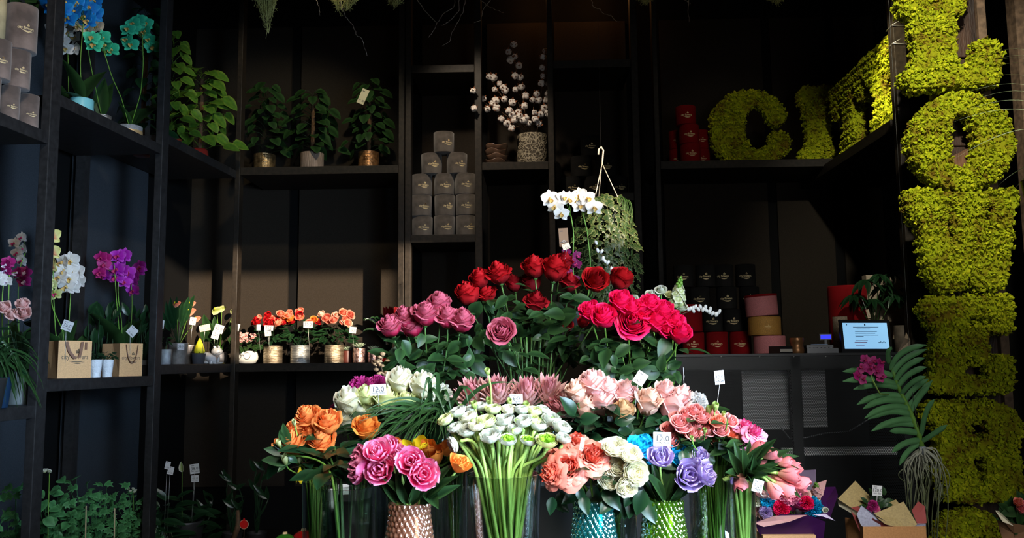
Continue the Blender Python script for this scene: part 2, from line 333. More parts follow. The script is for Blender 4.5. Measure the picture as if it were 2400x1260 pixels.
# petals: colours of the blooms, some bases darkened to paint the shade inside cups
PC = dict(
 red=petal('petal_red', (.10, .0, .002), (.40, .001, .004), trans=.10, rough=.65),
 darkred=petal('petal_dark_red', (.10, .0, .003), (.30, .001, .006), trans=.12, rough=.65),
 mauve=petal('petal_mauve', (.28, .002, .02), (.60, .13, .19), mid=(.46, .018, .065)),  # base darkened, self-shade of the cup put into the colour
 hotpink=petal('petal_hot_pink', (.36, .0, .03), (.90, .012, .12), mid=(.72, .004, .065)),
 pale=petal('petal_pale_pink', (.72, .28, .27), (.90, .60, .55), mid=(.84, .44, .42)),
 peach=petal('petal_peach_cream', (.74, .36, .26), (.90, .64, .50), mid=(.84, .50, .38)),
 tan=petal('petal_tan', (.50, .24, .09), (.68, .44, .23)),
 cream=petal('petal_cream', (.62, .54, .24), (.90, .87, .70), mid=(.80, .75, .50)),
 white=petal('petal_white', (.26, .38, .08), (.72, .73, .63), mid=(.46, .52, .26)),
 lemon=petal('petal_lemon_green', (.34, .42, .08), (.78, .80, .42)),
 orange=petal('petal_orange', (.70, .16, .03), (.90, .30, .08), mid=(.86, .28, .06)),
 dorange=petal('petal_deep_orange', (.80, .25, .03), (.88, .30, .05)),
 yellow=petal('petal_yellow', (.75, .62, .02), (.95, .80, .03)),
 tpink=petal('petal_tulip_pink', (.55, .02, .12), (.88, .28, .46), mid=(.84, .06, .25), var=.25),
 coral=petal('petal_coral', (.66, .06, .03), (.86, .28, .20), mid=(.80, .15, .08), var=.2),
 lilac=petal('petal_lilac', (.16, .09, .30), (.56, .43, .74), mid=(.32, .20, .50), var=.25),
 blue=petal('petal_dyed_blue', (.05, .50, .62), (.01, .42, .72), mid=(.02, .46, .68)),
 pinkt=petal('petal_rose_pink', (.74, .38, .26), (.82, .22, .24), mid=(.80, .26, .26)),
 spray=petal('petal_spray_pink', (.62, .10, .09), (.84, .34, .31), mid=(.78, .22, .20)),
 scoral=petal('petal_spray_coral', (.90, .22, .12), (.93, .34, .22)),
 magenta=petal('petal_magenta', (.28, .004, .10), (.52, .04, .24), mid=(.42, .012, .17)),
 purple=petal('petal_purple', (.35, .01, .36), (.62, .10, .66), mid=(.45, .02, .48)),
 dpurple=petal('petal_burgundy', (.14, .003, .06), (.22, .01, .10)),
 oblue=petal('petal_orchid_blue', (.01, .16, .55), (.02, .34, .78), mid=(.01, .22, .68), var=.4, scale=60),
 teal=petal('petal_orchid_teal', (.02, .40, .22), (.09, .78, .46), mid=(.04, .55, .32), var=.3),
 owhite=petal('petal_orchid_white', (.70, .68, .62), (.80, .79, .78)),
 ocream=petal('petal_orchid_cream', (.80, .62, .44), (.88, .74, .58)),
 oyellow=petal('petal_orchid_yellow', (.75, .15, .12), (.90, .88, .30), mid=(.88, .84, .35)),
 green=petal('petal_green_eye', (.22, .45, .02), (.45, .70, .08), mid=(.30, .58, .03), var=.3),
 bud=petal('bud_green', (.30, .46, .08), (.52, .64, .20)),
 protea=petal('bract_protea', (.58, .30, .27), (.62, .22, .24), mid=(.68, .42, .36), var=.25),
 lipy=petal('orchid_lip', (.60, .30, .08), (.80, .62, .20)), lipr=petal('orchid_lip_red', (.45, .02, .10), (.60, .05, .20)),
 lipw=petal('orchid_lip_white', (.7, .5, .75), (.9, .8, .9)))
_bm = {}
def bloom_mesh(kind, col, v):
    key = (kind, col, v)
    if key in _bm: return _bm[key]
    g = G(); mats = [PC.get(col), STEM]; sd = hash_(kind) + v * 13
    if kind == 'rose': g.add(rose_g(7, .42 + .22 * v, .98, sd))
    elif kind == 'pointrose': g.add(rose_g(7, .45 + .12 * v, 1.15, sd, .20, .025, .07, (3, 3, 3, 3, 4, 4, 4)))
    elif kind == 'bigrose': g.add(rose_g(8, .5 + .12 * v, 1.0, sd, .10, .03, .07, (3, 3, 4, 4, 4, 5, 5, 5)))
    elif kind == 'spray': g.add(rose_g(5, .6, .80, sd, .04))
    elif kind == 'garden':
        g.add(rose_g(8, 1.15, .62, sd, .05, .045, .10, (4, 5, 6, 6, 6, 6, 5, 5)))
        r = np.random.RandomState(sd)
        for i in range(16):
            a = i * 2.4; q = .05 + .20 * (i / 16) ** .5; d = Vector((q * 2.2 * math.cos(a), q * 2.2 * math.sin(a), 1)); g.add(leaf_g(.75, .6, -.3), fy((q * math.cos(a), q * math.sin(a), .25), d, (math.cos(a) * -1, math.sin(a) * -1, .1), .36), t=.35)
    elif kind == 'peony': g.add(ball_g(8, 2.2, 1.25, sd, 5, .03, .12, .52, 1.5, .8))
    elif kind == 'ranun': g.add(ball_g(9, 2.45, 1.30 + .1 * v, sd, 5, .03, .10, .50, 1.45, .98)); (g.add(ball(.07, (0, 0, .60), 8), m=1) if v == 0 else None)
    elif kind == 'greenran':
        g.add(ball_g(7, 1.75, 1.3, sd, 5, .012, .30, .50, 1.5, .85)); mats = [PC[col], PC['green']]; r = np.random.RandomState(sd)
        g.add(multi(leaf_g(.8, .5, .2), [m4(fy((.22 * math.sqrt(i / 40) * math.cos(i * 2.4), .22 * math.sqrt(i / 40) * math.sin(i * 2.4), .40), (math.cos(i * 2.4) * .8 * i / 40, math.sin(i * 2.4) * .8 * i / 40, 1), (r.normal(), r.normal(), .2), r.uniform(.2, .3))) for i in range(40)]), m=1)
    elif kind == 'tulip': g.add(tulip_g(((.27, 3, .0), (.33, 3, .04)), sd))
    elif kind == 'opentulip': g.add(tulip_g(((.2, 4, .05), (.30, 4, .2), (.34, 5, .45)), sd, 1.0, .03, .85))
    elif kind == 'dtulip': g.add(tulip_g(((.12, 3, .0), (.20, 4, .05), (.30, 5, .22), (.36, 4, .42)), sd, .95, .03, .9))
    elif kind == 'carn': g.add(carn_g(90, sd))
    elif kind == 'bud': g.add(tulip_g(((.26, 3, .0), (.28, 3, .0)), sd, 1.1))
    elif kind == 'freesia': g.add(tulip_g(((.20, 3, .0), (.22, 3, .08)), sd, 1.5))
    elif kind == 'snap':
        r = np.random.RandomState(sd)
        for i in range(26):
            k = i / 26; a = i * 2.4; d = Vector((math.cos(a), math.sin(a), .5)); s = .34 * (1 - k) ** .7 + .07
            g.add(ball(s * .6, tuple(d * s * .5 + Vector((0, 0, k * 1.8))), 8), m=1 if k > .6 else 0); g.add(SM5, fr(d * s * .9 + Vector((0, 0, k * 1.8)), d, r.rand() * 6, s * 1.7 * (1 if k < .6 else .01)))
    elif kind == 'protea':
        Ms = []; r = np.random.RandomState(sd)
        for i in range(64):
            k = i / 64; a = i * 2.4; q = .06 + .30 * k; d = Vector((math.cos(a) * (.15 + 1.0 * k * k), math.sin(a) * (.15 + 1.0 * k * k), 1.0)); Ms.append(m4(fy((q * math.cos(a) * .6, q * math.sin(a) * .6, .05), d, (-math.cos(a), -math.sin(a), .3), (.85 + .2 * r.rand()) * (1.0 - .2 * k))))
        g.add(multi(leaf_g(.26, .5, -.12), Ms))
        V, Fc, A = g.geo(); g = G(); g.add((V, Fc, np.clip(V[:, 2] / 1.0, 0, 1)))
    M = g.mesh('flower_head', mats); _bm[key] = M; return M
def hash_(s): return sum(ord(c) * (i + 3) for i, c in enumerate(s)) % 997

RG = [rose_g(7, .5, .98, 3)]
# ------------------------------------------------------------------ vases and cut flowers
class Vase:
    def __init__(s, x, y, zb, zr, rb, rr): s.x, s.y, s.zb, s.zr, s.rb, s.rr = x, y, zb, zr, rb, rr
def stem_path(v, end, ax, bottom, rim):
    q1 = Vector((v.x + rim[0] * v.rr, v.y + rim[1] * v.rr, v.zr)); b = Vector((v.x + bottom[0] * v.rb, v.y + bottom[1] * v.rb, v.zb + .015))
    e = Vector(end); a = Vector(ax).normalized(); L = (e - q1).length
    p1 = bez(b, b.lerp(q1, .4), b.lerp(q1, .75), q1, 6); t = (q1 - b).normalized()
    p2 = bez(q1, q1 + t * L * .35, e - a * L * .40, e, 9); return np.concatenate([p1[:-1], p2])
def flower(name, kind, col, px, py, Y, size, vase, label, cat, group, tilt=None, var=None, leaves=2, stem=STEM, sr=.0028, leafm=LEAF, leafs=.075, lean=.55, leafg=LEAFG, face=.75, ax=None):
    """one cut flower: head, stem and leaves, standing in a vase"""
    pos = P(px, py, Y); s = size * Y / F
    if ax is None:
        d = Vector((pos.x - vase.x, pos.y - vase.y, 0)); ax = Vector((d.x * 2.6 * lean + rn(-.12, .12), d.y * 1.2 * lean - face + rn(-.1, .1), .9 + rn(-.1, .1)))
    ax = Vector(ax).normalized()
    hz = {'garden': .35, 'snap': .7, 'tulip': .55, 'opentulip': .45, 'dtulip': .42, 'freesia': .7, 'carn': .42, 'protea': .45}.get(kind, .45)
    base = pos - ax * hz * s
    rt = Vector((base.x - vase.x, base.y - vase.y)); a = rn(0, 6.28); q = .55 * math.sqrt(rn(0, 1)); rv = Vector((rt.x / (vase.rr * 2.2), rt.y / (vase.rr * 2.2))); rv = rv / max(1, rv.length / .75) + Vector((math.cos(a), math.sin(a))) * .22
    if rv.length > .9: rv *= .9 / rv.length
    path = stem_path(vase, base, ax, (-rv.x * .5 + q * math.cos(a) * .6, -rv.y * .5 + q * math.sin(a) * .6), rv)
    t = thing(name, path[0], label, cat, group)
    v = var if var is not None else int(rs.randint(0, 3))
    link('flower_head', bloom_mesh(kind, col, v), t, True, fr(base, ax, rn(0, 6.28), s))
    g = G(); g.add(tube(path, sr, 6)); g.add(ball(s * .11, tuple(base), 8, .8))
    if kind in ('rose', 'bigrose', 'garden', 'spray', 'pointrose', 'peony'):
        for j in range(5):
            M = fr(base, ax, j * 1.257); g.add(leaf_g(.22, .1, .3), M @ Matrix.Rotation(.9, 4, 'X') @ Matrix.Scale(s * .42, 4))
    g.obj('stem', stem, t)
    if leaves and leafg is LONGL:
        gg = G()
        for j in range(leaves + 1):
            c = Vector(path[5]); e = Vector(path[min(13, 9 + j * 2)]) + Vector((rn(-.03, .03), rn(-.04, .0), rn(-.01, .02))); gg.add(leaf_g(.26, .5, .15, nv=12), fy(c, e - c, (rn(-.5, .5), -1, .5), max(.09, (e - c).length)))
        gg.obj('foliage', leafm, t)
    elif leaves:
        Ms = []
        for j in range(leaves):
            k = 13 - 1 - j * 2 - int(rs.randint(0, 2)); k = max(6, min(12, k)); c = Vector(path[k]); a = rn(0, 6.28); d = Vector((math.cos(a), math.sin(a) - .3, rn(-.1, .5))).normalized()
            for w, o in (((0, 1.0), (.8, .62), (-.8, .62)) if leafg is LEAFG else ((0, 1.0),)):
                dd = Matrix.Rotation(w, 3, 'Z') @ d; Ms.append(m4(fy(c + d * leafs * o * (.55 if w == 0 else .3), dd, (rn(-.3, .3), rn(-.9, -.1), 1), leafs * rn(.8, 1.15) * (1 if w == 0 else .8))))
        gg = G().add(multi(leafg, Ms)); gg.obj('foliage', leafm, t)
    return t
ORD = ['leftmost', 'second from the left', 'third from the left', 'fourth from the left', 'fifth from the left', 'sixth from the left', 'seventh from the left', 'eighth from the left', 'ninth from the left', 'tenth from the left', 'eleventh from the left', 'twelfth from the left']
def ordinal(i, n):
    if i == n - 1 and n > 1: return 'rightmost'
    if i == n - 2 and n > 4: return 'second from the right'
    if i == n - 3 and n > 6: return 'third from the right'
    return ORD[i]
def labels(items, noun, of, rows=1, rown=('top', 'second', 'third', 'fourth', 'bottom')):
    """one phrase for each bloom: its row and its place along the row"""
    idx = sorted(range(len(items)), key=lambda i: items[i][1]); out = [None] * len(items); n = len(items); k = math.ceil(n / rows); ro = 0
    rn_ = {1: [''], 2: ['upper', 'lower'], 3: ['top', 'middle', 'bottom'], 4: ['top', 'second', 'third', 'bottom'], 5: rown}[rows]
    for ro in range(rows):
        part = sorted(idx[ro * k:(ro + 1) * k], key=lambda i: items[i][0])
        for j, i in enumerate(part): out[i] = f"{noun(i) if callable(noun) else noun}, {ordinal(j, len(part)) if len(part) > 1 else 'the only one'} in the {rn_[ro]} row {of}".replace('in the  row ', '').replace(' row of the', ' row, of the')
    return out
# ------------------------------------------------------------------ the room
ZF = 0.0
ZC = 4.0
def sb(name, a, b, m, bevel=0):
    o = G().add(box2(a, b)).obj(name, m, smooth=False, bevel=bevel); return struct(o)
sb('floor', (-4, -2.2, -.1), (4.9, 6.3, 0), mat('dark_floor', (.02, .019, .018), .5, var=.2, scale=6))
sb('ceiling', (-4, -2.2, ZC), (4.9, 6.3, ZC + .1), mat('black_ceiling', (.004, .004, .004), .9))
YW = 6.03
sb('wall_back', (-4, YW, 0), (4.9, YW + .1, ZC), WALLM)
sb('wall_right', (4.7, -2.2, 0), (4.8, 6.3, ZC), WALLM)
g = G(); g.add(box((0, 0, ZC / 2), (.1, 8.6, ZC)))
o = g.obj('wall_left', WALLM, smooth=False, world=False); o.location = (lx(2.0, .60), 2.0, 0); o.rotation_euler = (0, 0, -math.atan(LS)); struct(o)
# unseen front wall as gobo: high slot added to shape the sun patch
FWM = mat('front_wall_paint', (.05, .05, .05), .9)
# slot placed so that the sun lands on the back wall between x=-2.3 and -.62, z<1.86
k = (YW + 2.0) / sund.y
def back(X, Z): return X - sund.x * k, Z - sund.z * k
xa, zt = back(-2.75, 1.84); xb, zb = back(-.95, 1.12)
Y0 = -2.0; g = G()
g.add(box2((-4, Y0 - .1, 0), (xa, Y0, ZC + 1.2))); g.add(box2((xb, Y0 - .1, 0), (9.5, Y0, ZC + 1.2))); g.add(box2((xa, Y0 - .1, 0), (xb, Y0, zb))); g.add(box2((xa, Y0 - .1, zt), (xb, Y0, ZC + 1.2)))
struct(g.obj('wall_front_gobo', FWM, smooth=False))
# fabric panels on the back wall
tp = P(600, 68, YW - .01).z
n_ = 0
for (x0, x1, lo) in ((434, 675, 0), (699, 940, 0), (989, 1116, 0), (1146, 1290, 0), (1308, 1480, 0), (1563, 1808, 0), (1830, 1962, 0), (1985, 2080, 0)):
    n_ += 1; a = P(x0, 700, YW - .01).x; b = P(x1, 700, YW - .01).x
    sb('trim_%d' % n_, (a, YW - .025, .35), (b, YW, tp), PANELM)
# fabric panels on the left wall, in its own frame
def lbox(y0, y1, z0, z1, b0, b1):
    """a box along the left wall: y range, z range, and setback from the front line of the shelving"""
    g = []
    V = np.array([[lx(y, b), y, z] for z in (z0, z1) for y in (y0, y1) for b in (b1, b0)])
    return V, [np.array([[0, 2, 3, 1], [4, 5, 7, 6], [0, 1, 5, 4], [2, 6, 7, 3], [0, 4, 6, 2], [1, 3, 7, 5]])], np.zeros(8)
def lY(px): u = (px - 1250) / F; return lambda b: (-2.329 - b) / (u - LS)
D = .5
for (x0, x1) in ((-300, 76), (146, 321)):
    n_ += 1; struct(G().add(lbox(lY(x0)(D), lY(x1)(D), .30, 3.45, D - .01, D + .02)).obj('trim_%d' % n_, PANELL, smooth=False))

# ------------------------------------------------------------------ steel shelving
YB = 5.5; GB = YW - .03
Y1, Y2 = 3.616, 4.576
S1T, S2T, S3T = PL(88, 298).z, PL(250, 274).z, PL(465, 352).z
S1L, S2L, S3L = PL(40, 953).z, PL(250, 884).z, PL(465, 853).z
BT, BL = P(740, 389.5, YB).z, P(700, 851, YB).z
TH = .052
def zpx(px, py, Y): return P(px, py, Y).z
root = thing('wall_shelving', (lx(4), 4, 0), 'black steel shelving along the left wall with orchids and gift bags on it', 'shelving')
for y in (2.62, Y1, Y2):
    G().add(lbox(y - .068, y, 0, ZC, 0, .040)).obj('post', FRAME, root, smooth=False, bevel=.003)
    G().add(lbox(y - .06, y - .01, 0, ZC, D - .07, D - .02)).obj('post', FRAME, root, smooth=False)
for (ya, yb, z) in ((2.62, Y1 - .068, S1T), (Y1, Y2 - .068, S2T), (Y2, YB - .02, S3T), (2.62, Y1 - .068, S1L), (Y1, Y2 - .068, S2L), (Y2, YB - .02, S3L), (2.62, Y1 - .068, .06), (Y1, Y2 - .068, .06), (Y2, YB - .02, .06)):
    G().add(lbox(ya, yb, z - TH, z, .004, D - .02)).obj('shelf', FRAME, root, smooth=False, bevel=.002)
def bay(px0, px1, shelves, label, posts, name='wall_shelving', depth=GB):
    r = thing(name, (P((px0 + px1) / 2, 800, YB).x, YB, 0), label, 'shelving')
    xa, xb = P(px0, 800, YB).x, P(px1, 800, YB).x
    for (a, b) in posts: G().add(box2((P(a, 800, YB).x, YB - .005, 0), (P(b, 800, YB).x, YB + .07, ZC))).obj('post', FRAMEB, r, smooth=False, bevel=.003)
    for z in shelves: G().add(box2((xa + .001, YB, z - TH), (xb - .001, depth, z))).obj('shelf', FRAMEB, r, smooth=False, bevel=.002)
    return r
bay(553, 932, (BT, BL, .06), 'dark steel back-wall bay holding three pothos above and begonias below', ((541, 553), (932, 946)))
bay(962, 1115, (zpx(1040, 549, YB), zpx(1040, 152, YB)), 'narrow dark steel bay with the pyramid of charcoal round boxes', ((948, 962),))
bay(1132, 1292, (zpx(1210, 379, YB), .06), 'dark steel bay with the cotton vase on its shelf', ((1115, 1132),))
bay(1306, 1495, (zpx(1400, 140, YB), zpx(1400, 452, YB), .06), 'dark steel bay behind the hanging ivy with black round boxes', ((1292, 1306), (1495, 1512)))
XR = PR(2046, 310, 1.9).x
bay(1560, 1985, (zpx(1760, 374, YB),), 'dark steel bay behind the counter carrying moss letters C and I', ((1548, 1560),))
# right side: shelf of the last two letters and its post
r = thing('wall_shelving', (1.95, 4.9, 0), 'dark steel side shelf with front post right of the counter', 'shelving')
zr = PR(2046, 308, 1.9).z
G().add(box2((1.9, 4.46, zr - .06), (2.45, 6.0, zr))).obj('shelf', FRAMEB, r, smooth=False, bevel=.002)
px0 = P(2137, 800, 4.38); G().add(box2((px0.x, 4.38, 0), (px0.x + .062, 4.45, ZC))).obj('post', FRAMEB, r, smooth=False, bevel=.003)
G().add(box2((px0.x + .062, 4.39, zpx(2160, 283, 4.4) - .04), (px0.x + .25, 4.44, zpx(2160, 283, 4.4)))).obj('crossbar', FRAMEB, r, smooth=False, bevel=.002)
for yy in (60, 102):   # silver wire tied round the post
    z = zpx(2105, yy, 4.38); G().add(tube([(px0.x - .006, 4.374, z), (px0.x + .068, 4.374, z - .004), (px0.x + .068, 4.456, z - .002), (px0.x - .006, 4.456, z), (px0.x - .006, 4.374, z + .003), (px0.x + .03, 4.36, z + .02)], .0015, 5)).obj('wire_tie', WIRE, r)
# rough timber pillar boards behind the vertical letters
WOODD = mat('dark_rough_timber', (.030, .014, .008), .6, 0, .5, 4, .4, 30, stretch=(6, 6, .8), col2=(.075, .033, .016))
WOOD_LIT = mat('lit_rough_timber', (.16, .07, .03), .6, 0, .5, 6, .4, 30, stretch=(4, 4, 1), col2=(.28, .13, .06))  # timber brown made paler, the light on it put into the colour
TANF = mat('tan_plaster_edge', (.16, .10, .06), .8, 0, .4, 30, .2, 60)
YL = 4.02
r = thing('timber_pillar', (P(2290, 800, YL + .15).x, YL + .15, 0), 'dark rough timber pillar behind the vertical moss letters', 'pillar')
xa, xb, xc, xd = (P(q, 400, YL + .12).x for q in (2225, 2312, 2332, 2400))
nb = 9
for i in range(nb):
    z0 = i * ZC / nb; G().add(box2((xa + rn(0, .01), YL + .12 + rn(0, .012), z0 + .003), (xb, YL + .30, z0 + ZC / nb - .003))).obj('board', WOODD, r, smooth=False, bevel=.004)
G().add(box2((xb, YL + .10, 0), (xc, YL + .30, ZC))).obj('edge_strip', TANF, r, smooth=False, bevel=.003)
o = G().add(box2((P(2376, 60, YL + .3).x, YL + .28, 0), (P(2376, 60, YL + .3).x + .3, YL + .36, ZC))).obj('wall_return', TANF, None, smooth=False); o.name = 'trim_20'; struct(o)
# paler slanted block, painted as the lit stretch of timber behind the O
c = P(2262, 372, YL + .09); r2 = thing('lit_timber_patch', (c.x, c.y, c.z - .08), 'slanted brown patch of lit timber seen through the moss letter O', 'lit timber')
V = np.array([[-.075, 0, -.08], [.07, 0, -.09], [.09, 0, .09], [-.07, 0, .01], [-.075, .04, -.08], [.07, .04, -.09], [.09, .04, .09], [-.07, .04, .01]]) + np.array([c.x, c.y - .012, c.z])
G().add((V, [np.array([[0, 1, 2, 3], [4, 7, 6, 5], [0, 4, 5, 1], [1, 5, 6, 2], [2, 6, 7, 3], [3, 7, 4, 0]])], np.zeros(8))).obj('block', WOOD_LIT, r2, smooth=False)

# ------------------------------------------------------------------ moss letters
MOSS = []
def mossmat():
    m, t, N, L, b = nt('preserved_moss'); b.inputs['Roughness'].default_value = .9; b.inputs['Specular IOR Level'].default_value = .1
    tc = N.new('ShaderNodeTexCoord'); n = N.new('ShaderNodeTexNoise'); n.inputs['Scale'].default_value = 9; n.inputs['Detail'].default_value = 4; L.new(tc.outputs['Object'], n.inputs[0])
    at = N.new('ShaderNodeAttribute'); at.attribute_name = 't'
    ad = N.new('ShaderNodeMath'); ad.operation = 'MULTIPLY_ADD'; ad.inputs[1].default_value = .55; L.new(at.outputs['Fac'], ad.inputs[0]); L.new(n.outputs['Fac'], ad.inputs[2])
    r = N.new('ShaderNodeValToRGB'); e = r.color_ramp.elements; e[0].position = .42; e[0].color = (.16, .10, .010, 1); e[1].position = 1.0; e[1].color = (.62, .62, .02, 1)
    q = e.new(.58); q.color = (.30, .30, .010, 1); q = e.new(.80); q.color = (.38, .46, .012, 1); L.new(ad.outputs[0], r.inputs[0]); L.new(r.outputs[0], b.inputs['Base Color']); return m
MOSSM = mossmat(); IV, IT = ico()
def clump(seed):
    r = np.random.RandomState(seed); V = IV * (1 + r.normal(0, .35, (12, 1))) * np.array([1, .75, .7]); return V, [IT], np.zeros(12)
CL = [clump(i) for i in range(7)]
def moss_letter(name, polys, mapf, nrm, depth, label, dens=10500, holes=()):
    """polys: outlines in letter pixels; mapf: (px,py)->3D point on the letter face; nrm: unit vector out of the face"""
    cu = bpy.data.curves.new('c', 'CURVE'); cu.dimensions = '2D'; cu.fill_mode = 'BOTH'; nrm = Vector(nrm)
    o3 = mapf(*polys[0][0]); ex = (mapf(polys[0][0][0] + 10, polys[0][0][1]) - o3).normalized(); ey = nrm.cross(ex).normalized()
    for p in list(polys) + list(holes):
        sp = cu.splines.new('POLY'); sp.points.add(len(p) - 1); sp.use_cyclic_u = True
        for q, (a, b) in zip(sp.points, p): d = mapf(a, b) - o3; q.co = (d.dot(ex), d.dot(ey), 0, 1)
    cu.extrude = depth / 2; tmp = bpy.data.objects.new('tmp', cu); COL.objects.link(tmp)
    dg = bpy.context.evaluated_depsgraph_get(); me = bpy.data.meshes.new_from_object(tmp.evaluated_get(dg)); me.calc_loop_triangles()
    n = len(me.vertices); V = np.zeros(n * 3); me.vertices.foreach_get('co', V); V = V.reshape(-1, 3)
    T = np.zeros(len(me.loop_triangles) * 3, int); me.loop_triangles.foreach_get('vertices', T); T = T.reshape(-1, 3)
    bpy.data.objects.remove(tmp, do_unlink=True)
    B = np.array([tuple(ex), tuple(ey), tuple(nrm)]); cen = np.array(tuple(o3 - nrm * depth / 2)); V = V @ B + cen
    if T.shape[0] == 0: print('EMPTY', name)
    a, b, c = V[T[:, 0]], V[T[:, 1]], V[T[:, 2]]; N = np.cross(b - a, c - a); A = np.linalg.norm(N, axis=1) / 2 + 1e-12; Nn = N / (2 * A[:, None])
    out = Nn @ np.array(tuple(nrm)); w = np.where(out < -.5, .12, 1) * A; k = int(dens * w.sum()); pk = rs.choice(len(T), k, p=w / w.sum())
    u, v = rs.rand(k), rs.rand(k); fl = u + v > 1; u[fl] = 1 - u[fl]; v[fl] = 1 - v[fl]
    pt = a[pk] + u[:, None] * (b - a)[pk] + v[:, None] * (c - a)[pk]; nn = Nn[pk]; cc = (V.mean(0)); 
    g = G(); g.add((V, [T], np.full(n, .2)))
    for j in range(7):
        s = np.arange(j, k, 7); q = rs.normal(0, 1, (len(s), 4)); q /= np.linalg.norm(q, axis=1)[:, None]; w_, x, y, z = q.T
        R = np.stack([np.stack([1 - 2 * (y * y + z * z), 2 * (x * y - z * w_), 2 * (x * z + y * w_)], -1), np.stack([2 * (x * y + z * w_), 1 - 2 * (x * x + z * z), 2 * (y * z - x * w_)], -1), np.stack([2 * (x * z - y * w_), 2 * (y * z + x * w_), 1 - 2 * (x * x + y * y)], -1)], 1)
        sc = rs.uniform(.004, .0095, len(s)); M = np.zeros((len(s), 4, 4)); M[:, :3, :3] = R * sc[:, None, None]
        # outward jitter in soft tufts
        pp = pt[s]; tuft = np.sin(pp[:, 0] * 70 + np.cos(pp[:, 2] * 55) * 2) * np.sin(pp[:, 2] * 75 + np.cos(pp[:, 0] * 60) * 2)
        M[:, :3, 3] = pp + nn[s] * (rs.uniform(-.002, .010, len(s)) + .012 * tuft)[:, None]; M[:, 3, 3] = 1
        V2, F2, _ = multi(CL[j], M); tt = np.repeat(np.clip(.35 + .35 * tuft + rs.normal(0, .22, len(s)), 0, 1), 12); g.add((V2, F2, tt))
    o = g.obj('moss_letter', MOSSM, None, smooth=False); tag(o, label, 'letter', 'moss letters'); return o
def zm(lst, sx, ox, oy): return [(ox + a / sx, oy + b / sx) for a, b in lst]
YC = 5.60
Cp = zm([(700, 608), (800, 615), (860, 640), (905, 670), (940, 720), (962, 780), (955, 825), (930, 835), (890, 850), (850, 830), (825, 780), (800, 730), (770, 705), (735, 710), (700, 740), (675, 800), (665, 880), (685, 960), (710, 1010), (750, 1022), (800, 1020), (840, 1000), (860, 960), (870, 905), (920, 900), (975, 920), (995, 960), (975, 1020), (930, 1070), (880, 1100), (780, 1108), (620, 1108), (540, 1085), (490, 1035), (455, 980), (445, 900), (445, 830), (470, 740), (520, 680), (580, 630), (640, 612)], 3, 1520, 0)
Ip = zm([(1060, 600), (1085, 580), (1305, 575), (1322, 600), (1315, 650), (1290, 690), (1272, 700), (1280, 850), (1285, 1010), (1320, 1020), (1335, 1060), (1330, 1092), (1080, 1098), (1075, 1050), (1095, 1020), (1120, 1015), (1115, 850), (1105, 700), (1060, 680), (1052, 640)], 3, 1520, 0)
def mp_(Y): return lambda a, b: P(a, b, Y)
BLZ = zpx(1760, 374, YB)
def msh(poly, inset=2.0):
    c = np.mean(poly, 0); return [(c[0] + (a - c[0]) * (1 - inset / 100), c[1] + (b - c[1]) * (1 - inset / 100)) for a, b in poly]
def yc_map(dz):
    return lambda a, b: P(a, b, YC) + Vector((0, 0, dz))
lowC = max(b for a, b in Cp); dzC = BLZ + .012 - zpx(1760, 367, YC)
moss_letter('C', [Cp], yc_map(dzC), (0, -1, 0), .07, 'dim green moss letter C beside the stack of red boxes')
moss_letter('I', [Ip], yc_map(dzC), (0, -1, 0), .07, 'dim green moss letter I between moss letters C and T')
# T and Y stand on the side shelf, facing left; outline in metres (along the shelf, height)
def side_map(y0): return lambda a, b: Vector((1.94, y0 - a, zr + .012 + b))
Tp = [(.17, 0), (.43, 0), (.43, .07), (.38, .08), (.38, .36), (.45, .36), (.46, .25), (.545, .25), (.56, .36), (.555, .45), (.045, .45), (.035, .36), (.05, .25), (.14, .25), (.15, .36), (.22, .36), (.22, .08), (.17, .07)]
Yp = [(.13, 0), (.38, 0), (.38, .07), (.33, .08), (.33, .20), (.46, .37), (.52, .38), (.52, .47), (.28, .47), (.28, .38), (.32, .37), (.255, .27), (.20, .37), (.24, .38), (.24, .47), (-.01, .47), (-.01, .38), (.05, .37), (.19, .20), (.19, .08), (.13, .07)]
moss_letter('T', [Tp], side_map(5.46), (-1, 0, 0), .08, 'half-lit moss letter T turned sideways on the right shelf')
moss_letter('Y', [Yp], side_map(4.93), (-1, 0, 0), .08, 'bright yellow-green moss letter Y half hidden behind the post')
VF = (0, -1, 0)
Lp = [(2112, -60), (2262, -60), (2265, 10), (2255, 28), (2235, 28), (2240, 60), (2241, 120), (2245, 158), (2280, 152), (2292, 130), (2295, 100), (2310, 92), (2335, 95), (2345, 112), (2348, 180), (2340, 193), (2240, 200), (2140, 205), (2122, 190), (2122, 172), (2148, 160), (2150, 120), (2147, 60), (2148, 25), (2125, 33), (2112, 15)]
Op = [(2257 + 119 * math.cos(a), 331 + 110 * math.sin(a)) for a in np.linspace(0, 2 * PI, 40)[:-1]]
Oh = [(2259 + 35 * math.cos(a), 332 + 72 * math.sin(a)) for a in np.linspace(0, 2 * PI, 24)[:-1]]
Wp = zm([(75, 175), (110, 162), (400, 172), (690, 162), (700, 240), (665, 270), (660, 450), (640, 600), (630, 690), (580, 715), (450, 708), (435, 650), (425, 620), (408, 660), (395, 705), (350, 718), (240, 715), (215, 680), (190, 600), (165, 500), (150, 340), (115, 330), (110, 290), (75, 270)], 2.423, 2100, 380)
Wh1 = zm([(296, 268), (330, 272), (325, 330), (335, 400), (320, 460), (295, 350)], 2.423, 2100, 380)
Wh2 = zm([(508, 272), (548, 272), (545, 390), (535, 448), (515, 380)], 2.423, 2100, 380)
